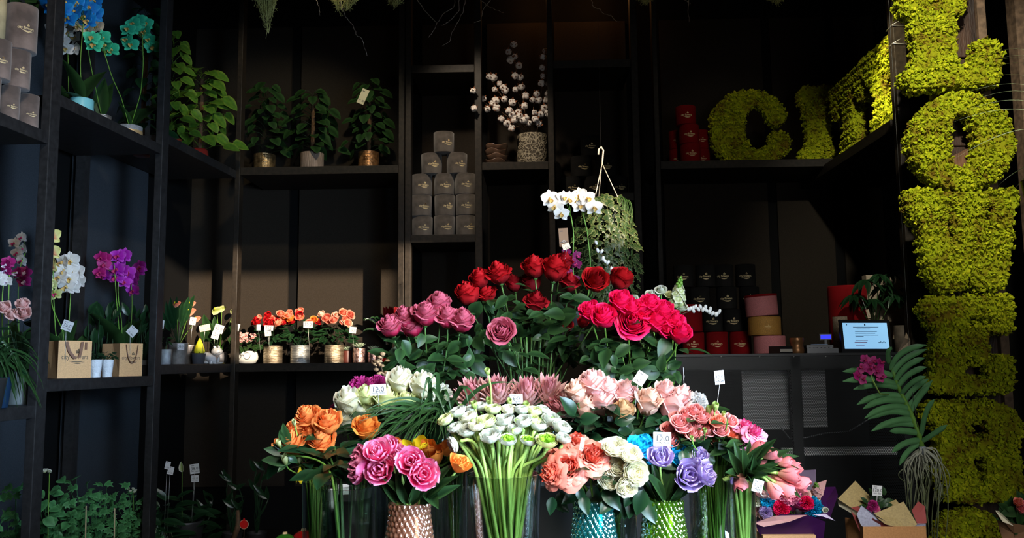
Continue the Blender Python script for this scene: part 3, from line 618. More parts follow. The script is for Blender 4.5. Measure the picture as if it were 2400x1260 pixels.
Ep = [(2164, 720), (2184, 697), (2363, 695), (2373, 704), (2374, 774), (2350, 780), (2328, 774), (2324, 742), (2290, 738), (2268, 744), (2266, 784), (2272, 788), (2280, 776), (2284, 762), (2314, 762), (2317, 790), (2316, 848), (2300, 854), (2284, 846), (2276, 824), (2264, 826), (2262, 880), (2285, 889), (2322, 887), (2333, 838), (2366, 834), (2374, 844), (2374, 914), (2250, 920), (2192, 918), (2176, 905), (2184, 884), (2196, 874), (2196, 764), (2174, 748)]
Rp = zm([(718, 470), (750, 434), (860, 428), (1150, 432), (1230, 462), (1288, 520), (1298, 620), (1270, 700), (1255, 740), (1290, 780), (1298, 850), (1330, 930), (1330, 1040), (1120, 1035), (1105, 1000), (1098, 1035), (1050, 1045), (850, 1030), (830, 980), (850, 930), (795, 900), (795, 600), (780, 552), (730, 540)], 2.624, 1900, 780)
Rh1 = zm([(1005, 560), (1070, 557), (1088, 600), (1070, 645), (1020, 648), (1003, 610)], 2.624, 1900, 780)
Rh2 = zm([(1012, 775), (1075, 790), (1080, 915), (1027, 920)], 2.624, 1900, 780)
def grow(h, k):
    c = np.mean(h, 0); return [(c[0] + (a - c[0]) * k, c[1] + (b - c[1]) * k) for a, b in h]
Rh1 = grow(Rh1, 1.5); Rh2 = grow(Rh2, 1.35); Wh1 = grow(Wh1, 1.25); Wh2 = grow(Wh2, 1.25)
Sp = [(2203, 1400), (2204, 1245), (2222, 1214), (2265, 1199), (2320, 1206), (2348, 1228), (2372, 1215), (2376, 1290), (2340, 1290), (2330, 1262), (2305, 1250), (2284, 1262), (2284, 1300), (2376, 1330), (2376, 1400)]
for nm, pl, hl, lb in (('L', Lp, (), 'bright moss letter L at the top of the right column'), ('O', Op, (Oh,), 'round moss letter O with timber seen through its hole'), ('W', Wp, (Wh1, Wh2), 'moss letter W in the column under the round O'),
                       ('E', Ep, (), 'moss letter E between the W and the R'), ('R', Rp, (Rh1, Rh2), 'shaded moss letter R behind the hanging vanda roots'), ('S', Sp, (), 'shaded moss letter S cut by the bottom of the frame')):
    moss_letter(nm, [pl], mp_(YL - .02), VF, .09, lb, 15000, hl)
# ------------------------------------------------------------------ the stepped flower display
TABLE = mat('black_lacquer', (.006, .006, .006), .5)
r = thing('display_stand', (0.12, 2.6, 0), 'black stepped stand carrying all the flower vases', 'stand')
G().add(box2((-.75, 2.0, 0), (.85, 2.40, .50))).obj('step', TABLE, r, smooth=False, bevel=.006)
G().add(box2((-.70, 2.401, 0), (.80, 2.80, .62))).obj('step', TABLE, r, smooth=False, bevel=.006)
G().add(box2((-.55, 2.801, 0), (.65, 3.35, .80))).obj('step', TABLE, r, smooth=False, bevel=.006)
WATER = glass('vase_water', (.86, .93, .84), .05)
GCLEAR = glass('clear_glass', (.90, .94, .92), .20)
GTRUM = glass('trumpet_glass', (.88, .92, .90), .22)
GTEAL = glass('teal_glass', (.10, .62, .62), .30, .06, .22, (.01, .22, .24))
GGREEN = glass('green_glass', (.45, .72, .08), .28, .06, .25, (.10, .24, .01))
GCOPP = glass('rose_copper_glass', (.80, .48, .34), .40, .08, .35, (.42, .20, .12))
def vase(px, pyr, Y, wtop, wbot, zb, label, m=GCLEAR, kind='cone', level=.5, facet=32, group=None):
    c = P(px, pyr, Y); rr = wtop / 2 * Y / F; rb = wbot / 2 * Y / F; hh = c.z - zb
    t = thing('glass_vase', (c.x, Y, zb + .001), label, 'vase', group)
    if kind == 'cone': prof = [(rb + (rr - rb) * (k ** 1.3), hh * k) for k in np.linspace(0, 1, 16)]; prof[-1] = (rr * 1.02, hh)
    elif kind == 'belly': prof = [(rb * q, hh * k) for q, k in ((.86, 0), (.95, .05), (1.0, .2), (1.0, .42), (.98, .52), (.9, .6), (.82, .66), (.80, .74), (.82, .86), (.88, .96), (.92, 1))]; rr = rb * .86
    else: prof = [(rb * q, hh * k) for q, k in ((.72, 0), (.82, .06), (1.0, .30), (1.04, .45), (.98, .62), (.84, .8), (.74, .93), (.76, 1))]; rr = rb * .7
    th = .0035
    fn = None
    if kind == 'diamond':
        pr = np.array(prof); kk = np.linspace(0, 1, 110); zz = kk * hh; rad = np.interp(kk, pr[:, 1] / hh, pr[:, 0]); prof = list(zip(rad, zz))
        def fn(R, Z, A): d = np.abs(np.sin(A * 12 + Z * 125)) * np.abs(np.sin(A * 12 - Z * 125)); return R + .006 * d ** .6, Z
    fc = 168 if kind == 'diamond' else facet
    g = G(); g.add(lathe([(1e-4, 0)] + list(prof), fc, fn=fn)); g.add(lathe([(max(1e-4, a - th), max(b, .008)) for a, b in prof][::-1] + [(1e-4, .008)], fc)); g.add(lathe([(prof[-1][0], hh), (prof[-1][0] - th / 2, hh + .0015), (prof[-1][0] - th, hh)], fc))
    link('body', g.mesh('body', m, facet > 20), t)
    pw = [(a - th - .0006, b) for a, b in prof if b <= hh * level]
    if level and pw: link('water', G().add(lathe([(1e-4, .009)] + [(a, max(.009, b)) for a, b in pw] + [(1e-4, pw[-1][1])], 32)).mesh('water', WATER), t)
    v = Vase(c.x, Y, zb, zb + hh, rb * .7, rr * .85); v.t = t; return v
S1, S2, S3 = .50, .62, .80
v_lily = vase(742, 1128, 2.34, 66, 52, S1, 'narrow clear vase packed with green stems at the left end', GCLEAR, 'cone', .55)
v_orng = vase(812, 1142, 2.16, 118, 78, S1, 'tall eight-sided clear vase under the orange roses', GTRUM, 'cone', .5, 8)
v_copp = vase(960, 1178, 2.12, 100, 118, S1, 'rose-copper diamond-cut vase under the bright pink tulips', GCOPP, 'diamond', .5)
v_tang = vase(1066, 1085, 2.34, 62, 54, S1, 'narrow clear vase of dark stems between copper vase and ranunculus vase', GCLEAR, 'cone', .5)
v_ranu = vase(1180, 1110, 2.14, 166, 116, S1, 'big clear trumpet vase full of pale green ranunculus stems', GTRUM, 'cone', .28)
v_teal = vase(1390, 1172, 2.14, 100, 112, S1, 'teal diamond-cut vase under the coral and cream roses', GTEAL, 'diamond', .5)
v_gren = vase(1554, 1172, 2.14, 96, 112, S1, 'lime green diamond-cut vase under the blue and lilac tulips', GGREEN, 'diamond', .5)
v_sprA = vase(1672, 1086, 2.20, 110, 124, S1, 'bulging clear vase with a narrow neck under the spray roses', GCLEAR, 'belly', .52)
v_tulR = vase(1736, 1116, 2.08, 64, 56, S1, 'slim clear vase of pale green stems at the right end', GCLEAR, 'cone', .62)
v_crem = vase(925, 1050, 2.62, 100, 84, S2, 'clear vase of cream roses hidden behind the grass', GCLEAR, 'cone', .4)
v_gras = vase(1010, 1060, 2.50, 56, 50, S2, 'clear vase of the long arching grass', GCLEAR, 'cone', .4)
v_magn = vase(850, 1050, 2.66, 70, 60, S2, 'clear vase of the magenta carnations', GCLEAR, 'cone', .4)
v_prot = vase(1215, 1050, 2.60, 110, 90, S2, 'clear vase of the spiky dusty pink proteas', GCLEAR, 'cone', .4)
v_pink = vase(1440, 1060, 2.55, 120, 96, S2, 'clear vase of the pale pink roses', GCLEAR, 'cone', .4)
v_carn = vase(1640, 1050, 2.62, 60, 54, S2, 'clear vase of the white carnation behind the spray roses', GCLEAR, 'cone', .4)
v_mauv = vase(1010, 930, 2.90, 110, 84, S3, 'clear vase of the dusty mauve roses', GCLEAR, 'cone', .4)
v_red = vase(1245, 925, 3.02, 150, 110, S3, 'clear vase of the tall red roses at the crown of the display', GCLEAR, 'cone', .4)
v_hot = vase(1470, 925, 2.88, 120, 90, S3, 'clear vase of the hot pink roses', GCLEAR, 'cone', .4)
v_whit = vase(1560, 900, 3.08, 80, 64, S3, 'clear vase of the white snapdragons', GCLEAR, 'cone', .4)

def cluster(name, cat, items, kind, Y, vase, noun, of, rows, group, **kw):
    lb = labels(items, noun, of, rows); z = kw.pop('z', 1.0); kw = dict(kw)
    for i, it in enumerate(items):
        k = dict(kw); px, py, sz, col = it[:4]; sz = sz * z; kd, yy = kind, Y
        if len(it) > 4:
            ex = dict(it[4]); kd = ex.pop('kind', kind); yy = ex.pop('Y', Y); lb_ = ex.pop('label', None); k.update(ex)
            if lb_: lb[i] = lb_
        flower(name, kd, col, px, py, yy + rn(-.03, .03), sz, vase, lb[i], cat, group, **k)
# red roses
cluster('rose', 'rose', [(1168, 640, 54, 'red'), (1125, 653, 46, 'red'), (1252, 626, 54, 'red'), (1300, 630, 62, 'red'), (1335, 662, 44, 'darkred'), (1245, 662, 50, 'darkred', {'Y': 3.08}), (1096, 690, 56, 'red'), (1140, 688, 46, 'red'),
    (1205, 665, 40, 'darkred', {'Y': 3.1}), (1254, 708, 52, 'darkred'), (1395, 657, 60, 'red', {'ax': (.1, -1, .55)}), (1455, 654, 54, 'red'), (1322, 612, 42, 'darkred', {'Y': 3.1})],
    'rose', 2.98, v_red, 'deep red rose', 'of the red crown', 3, 'red roses at the crown', z=1.12, face=.4, leaves=3, stem=STEMD, leafm=LEAF, leafs=.07)
cluster('rose', 'rose', [(1330, 762, 30, 'darkred'), (1366, 756, 30, 'darkred')], 'rose', 2.9, v_red, 'small dark red rose', 'under the red crown', 1, 'small red roses', leaves=3, stem=STEMD)
cluster('rose', 'rose', [(915, 766, 52, 'mauve'), (948, 744, 50, 'mauve'), (966, 765, 52, 'mauve'), (996, 737, 56, 'mauve'), (1030, 712, 52, 'mauve'), (1048, 744, 52, 'mauve'), (1082, 752, 56, 'mauve')],
    'bigrose', 2.80, v_mauv, 'dusty mauve-pink rose', 'left of the red crown', 2, 'mauve roses', z=1.14, face=.4, leaves=3, stem=STEMD, leafs=.07)
flower('rose', 'bigrose', 'mauve', 1177, 778, 2.80, 66, v_red, 'lone mauve-pink rose hanging under the red crown', 'rose', 'mauve roses', ax=(-.25, -1, .35), leaves=3, stem=STEMD)
cluster('rose', 'rose', [(1385, 732, 50, 'hotpink'), (1415, 742, 56, 'hotpink'), (1455, 706, 50, 'hotpink'), (1484, 757, 70, 'hotpink', {'ax': (-.1, -1, .35)}), (1505, 728, 54, 'hotpink'), (1535, 752, 54, 'hotpink'), (1565, 768, 56, 'hotpink'), (1594, 782, 50, 'hotpink'), (1552, 730, 50, 'hotpink'), (1522, 712, 44, 'hotpink'), (1478, 722, 46, 'hotpink'), (1580, 752, 46, 'hotpink')],
    'bigrose', 2.72, v_hot, 'hot pink rose', 'right of the red crown', 3, 'hot pink roses', z=1.15, leaves=3, stem=STEM, leafs=.075)
cluster('lisianthus', 'flower', [(1458, 690, 30, 'white'), (1483, 700, 28, 'white'), (1508, 706, 32, 'white'), (1528, 690, 34, 'white'), (1549, 678, 30, 'white'), (1597, 717, 32, 'white'), (1576, 722, 34, 'white'), (1570, 690, 26, 'lemon')],
    'spray', 2.98, v_whit, 'white lisianthus bloom', 'behind the hot pink roses', 2, 'white lisianthus', leaves=1, stem=STEM, leafs=.05)
flower('snapdragon', 'snap', 'white', 1590, 690, 2.98, 40, v_whit, 'white snapdragon spike with green tip behind the hot pink roses', 'flower', None, ax=(.15, 0, 1), leaves=1)
# pale pink roses
cluster('rose', 'rose', [(1350, 922, 46, 'peach'), (1390, 903, 58, 'pale'), (1424, 916, 48, 'pale'), (1412, 945, 58, 'pale'), (1376, 958, 54, 'peach'), (1462, 925, 54, 'pale'), (1460, 970, 50, 'tan'), (1517, 946, 58, 'peach'), (1575, 956, 66, 'pale'), (1556, 920, 44, 'pale'), (1595, 930, 42, 'pale')],
    'pointrose', 2.46, v_pink, lambda i: ['pale peach rose', 'pale pink rose', 'pale pink rose', 'pale pink rose', 'pale peach rose', 'pale pink rose', 'tan beige rose', 'pale peach rose', 'large pale pink rose', 'pale pink rose', 'pale pink rose'][i], 'under the hot pink roses', 2, 'pale pink roses', z=1.12, face=.35, leaves=3, stem=STEMD, leafs=.08, leafm=LEAFD)
flower('carnation', 'carn', 'owhite', 1632, 944, 2.56, 58, v_carn, 'white ruffled carnation behind the pink spray roses', 'carnation', None)
# proteas
cluster('protea', 'protea', [(1110, 925, 72, 'protea'), (1165, 918, 72, 'protea'), (1235, 922, 74, 'protea'), (1285, 915, 66, 'protea'), (1318, 962, 84, 'protea', {'ax': (-.5, -.7, .5)})], 'protea', 2.52, v_prot, 'spiky dusty pink protea', 'above the white ranunculus', 1, 'proteas', leaves=0)
# cream roses left, carnations
cluster('rose', 'rose', [(938, 897, 56, 'cream'), (990, 908, 58, 'cream'), (815, 945, 56, 'cream'), (806, 982, 50, 'cream'), (848, 972, 50, 'cream'), (950, 950, 46, 'lemon'), (905, 945, 58, 'lemon'), (872, 955, 52, 'lemon'), (858, 932, 44, 'lemon')],
    'pointrose', 2.56, v_crem, lambda i: 'large cream rose' if i < 5 else 'pale yellow-green rose', 'left of the grass', 3, 'cream roses', z=1.12, face=.35, leaves=2, stem=STEMD)
flower('carnation', 'carn', 'white', 1033, 925, 2.56, 60, v_crem, 'ruffled cream white carnation above the grass', 'carnation', 'carnations')
flower('carnation', 'carn', 'magenta', 845, 912, 2.66, 70, v_magn, 'large magenta carnation beside the price card, left of it', 'carnation', 'carnations', leaves=0)
flower('carnation', 'carn', 'magenta', 885, 905, 2.70, 60, v_magn, 'large magenta carnation directly behind the price card', 'carnation', 'carnations', leaves=0)
flower('carnation', 'carn', 'magenta', 788, 960, 2.62, 36, v_magn, 'small magenta carnation peeking above the orange roses', 'carnation', 'carnations', leaves=0)
# orange roses
cluster('rose', 'rose', [(723, 980, 58, 'orange'), (769, 990, 58, 'orange'), (693, 1008, 46, 'orange'), (683, 1042, 66, 'orange'), (728, 1020, 48, 'orange'), (754, 1038, 64, 'orange'), (858, 1003, 56, 'dorange')],
    'bigrose', 2.32, v_orng, lambda i: 'pale orange rose' if i < 6 else 'dark orange rose half under grass blades', 'of the orange roses', 2, 'orange roses', z=1.15, leaves=3, stem=STEMD, leafm=LEAFD, leafs=.09)
cluster('freesia', 'flower', [(668, 1078, 26, 'lemon'), (700, 1077, 20, 'lemon'), (702, 1112, 26, 'yellow', {'ax': (0, -.2, -1)}), (654, 1040, 20, 'lemon'), (690, 992, 18, 'lemon')], 'freesia', 2.28, v_lily, 'small yellow-green bud', 'under the orange roses', 2, 'yellow buds', leaves=0, leafs=.06, sr=.002)
for i in range(9):   # leafy stems in the narrow left vase
    a = rn(0, 6.28); pth = stem_path(v_lily, P(700 + i * 14, 1085 + rn(-25, 10), 2.34), (rn(-.3, .3), -.2, 1), (math.cos(a) * .7, math.sin(a) * .7), (rn(-.8, .8), rn(-.8, .8)))
    G().add(tube(pth, .0035, 6)).obj('stem', STEML, v_lily.t)
t = thing('leafy_branch', (v_orng.x, 2.2, S1 + .02), 'leafy green sprig reaching out left of the orange roses', 'branch')
e = P(650, 1062, 2.28); pth = stem_path(v_orng, e, (-1, -.1, .15), (.3, .3), (-.6, .1)); G().add(tube(pth, .003, 6)).obj('stem', STEM, t)
g = G()
for (a, b, tx, ty) in ((690, 1078, 612, 1076), (672, 1062, 618, 1050), (668, 1052, 640, 1040), (676, 1046, 662, 992), (665, 1040, 655, 1008), (672, 1085, 650, 1105)):
    p0, p1 = P(a, b, 2.28), P(tx, ty, 2.26); g.add(leaf_g(.42, .15, .1), fy(p0, p1 - p0, (0, -1, .3), (p1 - p0).length))
g.obj('foliage', LEAF, t)
# tulips, pink
cluster('tulip', 'tulip', [(850, 1082, 58, 'tpink', {'ax': (-1, -.5, .25)}), (884, 1062, 50, 'tpink'), (910, 1050, 44, 'tpink'), (893, 1102, 56, 'tpink', {'ax': (-.25, -1, .35)}), (963, 1082, 52, 'tpink', {'ax': (.1, -1, .4)}), (990, 1112, 58, 'tpink', {'ax': (.4, -1, .35)}), (926, 1072, 46, 'tpink'), (842, 1105, 46, 'tpink', {'ax': (-1, -.6, -.1)})],
    'dtulip', 2.06, v_copp, 'bright pink double tulip', 'over the copper vase', 2, 'pink double tulips', leaves=1, stem=STEML, leafg=LONGL, leafs=.12, sr=.0038)
cluster('tulip', 'tulip', [(872, 1052, 34, 'dorange'), (930, 1045, 38, 'orange'), (955, 1058, 46, 'yellow'), (986, 1045, 42, 'yellow'), (1006, 1052, 44, 'dorange'), (1022, 1068, 44, 'dorange'), (1046, 1052, 38, 'dorange'), (992, 1068, 40, 'yellow')],
    'tulip', 2.24, v_tang, lambda i: ['small orange tulip', 'pale orange tulip', 'yellow tulip', 'yellow tulip', 'dull orange tulip', 'dull orange tulip', 'dull orange tulip', 'yellow tulip'][i], 'behind the pink tulips', 2, 'orange and yellow tulips', leaves=1, stem=STEM, leafg=LONGL, leafs=.11)
flower('tulip', 'dtulip', 'dorange', 1076, 1090, 2.05, 42, v_copp, 'single fringed orange tulip right of the pink tulips', 'tulip', 'orange and yellow tulips', ax=(.5, -.4, .9), stem=STEML, leafg=LONGL, leafs=.1, leaves=1)
t = v_copp.t
g = G()
for (a, b, tx, ty, w) in ((955, 1175, 862, 1108, .22), (960, 1170, 905, 1120, .2), (965, 1172, 960, 1085, .22), (975, 1172, 1005, 1120, .3), (985, 1175, 1050, 1085, .2), (978, 1175, 1062, 1110, .2), (970, 1172, 985, 1080, .24), (1000, 1150, 1025, 1185, .4)):
    p0, p1 = P(a, b, 2.12), P(tx, ty, 2.05 + rn(-.03, .05)); g.add(leaf_g(w, .5, .12, nv=12), fy(p0, p1 - p0, (0, -1, .6), (p1 - p0).length))
g.obj('foliage', LEAF, t)
# ranunculus
RA = [(1045, 985, 40, 'lemon'), (1075, 967, 38, 'white'), (1098, 982, 42, 'cream'), (1064, 1040, 40, 'white', {'ax': (-.8, -.4, -.3)}), (1098, 1012, 46, 'white'), (1140, 990, 44, 'lemon'), (1150, 1026, 46, 'white'), (1184, 988, 46, 'white'), (1190, 1030, 42, 'white', {'kind': 'greenran'}), (1226, 990, 42, 'white'), (1238, 1032, 40, 'white', {'kind': 'greenran'}),
    (1282, 1032, 52, 'lemon', {'kind': 'greenran'}), (1292, 985, 46, 'white'), (1314, 1004, 46, 'white'), (1155, 962, 38, 'lemon'), (1128, 955, 34, 'white'), (1192, 962, 36, 'cream'), (1222, 962, 36, 'white'), (1250, 966, 36, 'lemon'), (1272, 962, 34, 'white'), (1105, 958, 30, 'white'), (1118, 1000, 38, 'cream'), (1206, 1008, 36, 'white'), (1262, 1000, 40, 'white'), (1068, 1005, 36, 'white'),
    (1170, 1005, 34, 'white'), (1320, 1030, 34, 'white'), (1248, 985, 36, 'lemon')]
RA = [(q[0], q[1], q[2] * 1.08, q[3], dict({'Y': 2.05 + (1040 - q[1]) * .0016}, **(q[4] if len(q) > 4 else {}))) for q in RA]
cluster('ranunculus', 'ranunculus', RA, 'ranun', 2.10, v_ranu, lambda i: {'greenran': 'green-centred white ranunculus'}.get((RA[i][4].get('kind') if len(RA[i]) > 4 else ''), {'lemon': 'greenish-lemon ranunculus', 'white': 'white ranunculus', 'cream': 'cream ranunculus'}[RA[i][3]]), 'of the trumpet vase', 4, 'ranunculus', leaves=0, stem=STEML, sr=.0042, lean=.9, face=.38)
cluster('ranunculus_bud', 'bud', [(1143, 872, 20, 'bud', {'label': 'tall green ranunculus bud standing high above the bunch'}), (1146, 942, 22, 'bud'), (1083, 960, 22, 'bud'), (1112, 950, 22, 'bud'), (1194, 944, 20, 'bud'), (1211, 1014, 22, 'bud'), (1232, 953, 24, 'bud'), (1116, 1030, 20, 'bud')], 'bud', 2.19, v_ranu, 'round green bud', 'among the white ranunculus', 2, 'green buds', leaves=0, stem=STEML, sr=.0028)
for i in range(26):
    a = i * 2.4; q = math.sqrt((i + .5) / 26); e = Vector((v_ranu.x + .13 * q * math.cos(a), 2.14 + .07 * q * math.sin(a), v_ranu.zr + .10 + rn(0, .04)))
    pth = stem_path(v_ranu, e, (math.cos(a) * .5, math.sin(a) * .5, 1), (math.cos(a + 2) * .8 * q, math.sin(a + 2) * .8 * q), (.9 * q * math.cos(a), .9 * q * math.sin(a)))
    G().add(tube(pth, .0042, 6)).obj('stem', STEML, v_ranu.t)
# coral and cream garden roses
cluster('rose', 'rose', [(1352, 1030, 50, 'coral', {'Y': 2.16}), (1388, 1066, 76, 'coral', {'ax': (.1, -1, .7)}), (1330, 1095, 78, 'coral', {'ax': (-.2, -1, .35)}), (1290, 1110, 66, 'coral', {'ax': (-.8, -.7, .1)}), (1298, 1070, 46, 'coral', {'Y': 2.12}), (1412, 1098, 50, 'coral', {'ax': (.2, -1, -.1)})],
    'garden', 2.05, v_teal, 'ruffled coral garden rose', 'of the coral roses', 2, 'coral garden roses', leaves=2, stem=STEM, leafm=LEAFD, leafs=.055)
cluster('rose', 'rose', [(1442, 1045, 60, 'cream'), (1452, 1086, 62, 'cream', {'ax': (-.1, -1, .45)}), (1492, 1106, 62, 'cream', {'ax': (.4, -1, .3)}), (1478, 1062, 54, 'cream'), (1430, 1118, 54, 'cream', {'ax': (-.1, -1, .0)}), (1470, 1140, 50, 'cream', {'ax': (.1, -1, -.3)}), (1418, 1048, 40, 'cream', {'Y': 2.15})],
    'peony', 2.04, v_teal, 'full cream garden rose', 'over the teal vase', 3, 'cream garden roses', z=1.1, leaves=1, stem=STEM, leafm=LEAFD, leafs=.055)
t = v_teal.t
g = G()
for i in range(26):
    p0 = P(rn(1290, 1510), rn(1140, 1175), rn(2.08, 2.2)); d = Vector((rn(-.8, .8), rn(-.7, -.1), rn(-1.1, -.1))); g.add(leaf_g(.62, .2, .3), fy(p0, d, (0, -1, .4), rn(.035, .065)))
g.obj('foliage', LEAFD, t)
# blue and lilac tulips
cluster('tulip', 'tulip', [(1503, 1052, 42, 'blue'), (1523, 1066, 44, 'blue'), (1562, 1054, 38, 'blue'), (1584, 1058, 44, 'blue'), (1598, 1076, 46, 'blue'), (1630, 1080, 36, 'blue')], 'opentulip', 2.14, v_gren, 'bright blue tulip', 'over the lime green vase', 2, 'blue tulips', z=1.2, leaves=1, leafg=LONGL, leafs=.10, stem=STEML)
cluster('tulip', 'tulip', [(1548, 1076, 46, 'lilac'), (1492, 1076, 32, 'lilac', {'Y': 2.16}), (1612, 1114, 58, 'lilac', {'ax': (.2, -1, .3)}), (1650, 1112, 48, 'lilac', {'ax': (.8, -.6, .4)}), (1640, 1072, 36, 'lilac', {'Y': 2.1})], 'dtulip', 2.06, v_gren, 'lilac double tulip', 'over the lime green vase', 2, 'lilac tulips', leaves=1, leafg=LONGL, leafs=.10, stem=STEML)
t = v_gren.t; g = G()
for (a, b, tx, ty, w) in ((1545, 1175, 1500, 1090, .26), (1550, 1172, 1530, 1080, .24), (1556, 1175, 1570, 1070, .26), (1565, 1172, 1610, 1120, .22), (1560, 1175, 1600, 1090, .3)):
    p0, p1 = P(a, b, 2.13), P(tx, ty, 2.12); g.add(leaf_g(w, .5, .12, nv=12), fy(p0, p1 - p0, (0, -1, .6), (p1 - p0).length))
g.obj('foliage', LEAF, t)
# spray roses
SR = [(1585, 975), (1610, 968), (1628, 960), (1602, 1000), (1635, 998), (1652, 990), (1668, 968), (1612, 1040), (1640, 1018), (1570, 1002), (1592, 986), (1682, 985), (1690, 1006), (1683, 1034), (1700, 1000), (1716, 1012), (1700, 980), (1572, 1030), (1618, 985), (1645, 975), (1625, 1015), (1660, 1008), (1712, 985), (1720, 992)]
cluster('spray_rose', 'rose', [(a, b, 31 + (i * 7) % 8, 'scoral' if i in (11, 13, 15, 18) else 'spray') for i, (a, b) in enumerate(SR)], 'spray', 2.14, v_sprA, lambda i: 'small coral spray rose' if i in (11, 13, 15, 18) else 'small pink spray rose', 'over the bulging vase', 4, 'spray roses', z=1.12, leaves=2, leafs=.045, sr=.0022)
cluster('spray_rose', 'rose', [(1746, 998, 42, 'tpink'), (1768, 1012, 44, 'tpink'), (1750, 1026, 46, 'tpink', {'ax': (.1, -1, .5)}), (1738, 1008, 38, 'scoral')], 'garden', 2.12, v_sprA, 'open bright pink spray rose', 'beside the small ones', 2, 'spray roses', z=1.12, leaves=2, leafs=.05)
cluster('rose_bud', 'bud', [(1661, 962, 22, 'bud'), (1652, 1010, 15, 'bud'), (1695, 970, 14, 'bud'), (1622, 1028, 14, 'bud'), (1676, 955, 24, 'bud'), (1706, 976, 16, 'pale')], 'bud', 2.1, v_sprA, 'tiny green bud', 'among the spray roses', 2, 'rosebuds', leaves=1, leafs=.04, sr=.0018)
t = v_sprA.t; g = G()
for i in range(46):
    p0 = P(rn(1590, 1790), rn(1035, 1085), rn(2.1, 2.26)); d = Vector((rn(-.8, .8), rn(-.7, .1), rn(-.9, .5))); g.add(leaf_g(.62, .2, .3), fy(p0, d, (0, -1, .4), rn(.035, .065)))
g.obj('foliage', LEAFD, t)
# pink tulips leaning out right
TU = [(1775, 1052, 34, .7, .5), (1790, 1088, 38, .7, -.1), (1806, 1065, 30, 1, .4), (1822, 1078, 30, 1, .3), (1802, 1124, 42, .5, -.5), (1830, 1122, 44, .8, -.35), (1850, 1112, 40, 1, -.1), (1872, 1132, 40, 1, -.3), (1735, 1128, 38, .0, -1), (1840, 1146, 40, .8, -.6), (1815, 1148, 36, .5, -.8), (1842, 1085, 30, 1, .2), (1862, 1095, 28, 1, .1)]
cluster('tulip', 'tulip', [(a, b, s, 'pinkt', {'ax': (dx, -.45, dz)}) for a, b, s, dx, dz in TU], 'tulip', 2.04, v_tulR, 'rose pink tulip', 'leaning out rightwards', 3, 'leaning pink tulips', z=1.12, leaves=1, leafg=LONGL, leafs=.10, stem=STEML, sr=.0036)
t = v_tulR.t; g = G()
for (a, b, tx, ty) in ((1760, 1085, 1815, 1028), (1765, 1095, 1850, 1050), (1790, 1080, 1872, 1065), (1790, 1090, 1868, 1092), (1780, 1070, 1820, 1048), (1840, 1105, 1900, 1135), (1820, 1125, 1876, 1160), (1750, 1110, 1820, 1098), (1760, 1110, 1800, 1060), (1745, 1090, 1790, 1040), (1770, 1100, 1845, 1104)):
    p0, p1 = P(a, b, 2.06), P(tx, ty, 2.0 + rn(-.02, .06)); g.add(leaf_g(.24, .5, .1, nv=12), fy(p0, p1 - p0, (0, -1, .6), (p1 - p0).length))
g.obj('foliage', LEAF, t)
for i in range(14):
    a = i * 2.4; q = math.sqrt((i + .5) / 14); pth = stem_path(v_tulR, Vector((v_tulR.x + .05 * q * math.cos(a), 2.08 + .02 * math.sin(a), v_tulR.zr - .004)), (.4, 0, 1), (math.cos(a + 2) * q, math.sin(a + 2) * q), (.8 * q * math.cos(a), .8 * q * math.sin(a)))
    G().add(tube(pth, .0042, 6)).obj('stem', STEML, v_tulR.t)
for v, n, lb, gr in ((v_sprA, 20, 'thin green stem inside the bulging clear vase', 'stems in the bulging vase'), (v_tang, 12, 'thin dark green stem in the narrow vase left of the ranunculus', 'stems in the narrow vase'), (v_red, 22, 'long dark rose stem under the red roses', 'stems under the red roses')):
    for i in range(n):
        a = i * 2.4; q = math.sqrt((i + .5) / n); hh = .20 if v is v_red else .03; pth = stem_path(v, Vector((v.x + v.rr * 1.3 * q * math.cos(a), v.y + v.rr * q * math.sin(a), v.zr + hh)), (math.cos(a) * .3, 0, 1), (math.cos(a + 2.4) * q, math.sin(a + 2.4) * q), (.9 * q * math.cos(a), .9 * q * math.sin(a)))
        G().add(tube(pth, .0034, 6)).obj('stem', STEMD if v is not v_sprA else STEM, v.t)
# rose foliage masses of the upper tiers
for (x0, x1, y0, y1, Y, n, lb, m) in ((900, 1110, 780, 880, 2.86, 70, 'mass of dark rose leaves under the mauve roses', LEAF), (1110, 1380, 690, 830, 3.0, 90, 'mass of dark rose leaves under the red roses', LEAF), (1370, 1590, 790, 900, 2.8, 80, 'mass of green rose leaves under the hot pink roses', LEAF), (1330, 1600, 970, 1060, 2.5, 70, 'dark leaves under the pale pink roses', LEAFD), (640, 860, 1045, 1120, 2.3, 26, 'dark leaves under the orange roses', LEAFD)):
    t = {900: v_mauv, 1110: v_red, 1370: v_hot, 1330: v_pink, 640: v_orng}[x0].t; Ms = []
    for i in range(n):
        p0 = P(rn(x0, x1), rn(y0, y1), Y + rn(-.12, .12)); d = Vector((rn(-1, 1), rn(-.8, .3), rn(-.8, .5))); Ms.append(m4(fy(p0, d, (rn(-.9, .9), -1, rn(0, 1.4)), rn(.035, .08) * Y / 2.8)))
    G().add(multi(leaf_g(.62, .2, .3), Ms)).obj('foliage', m, t)
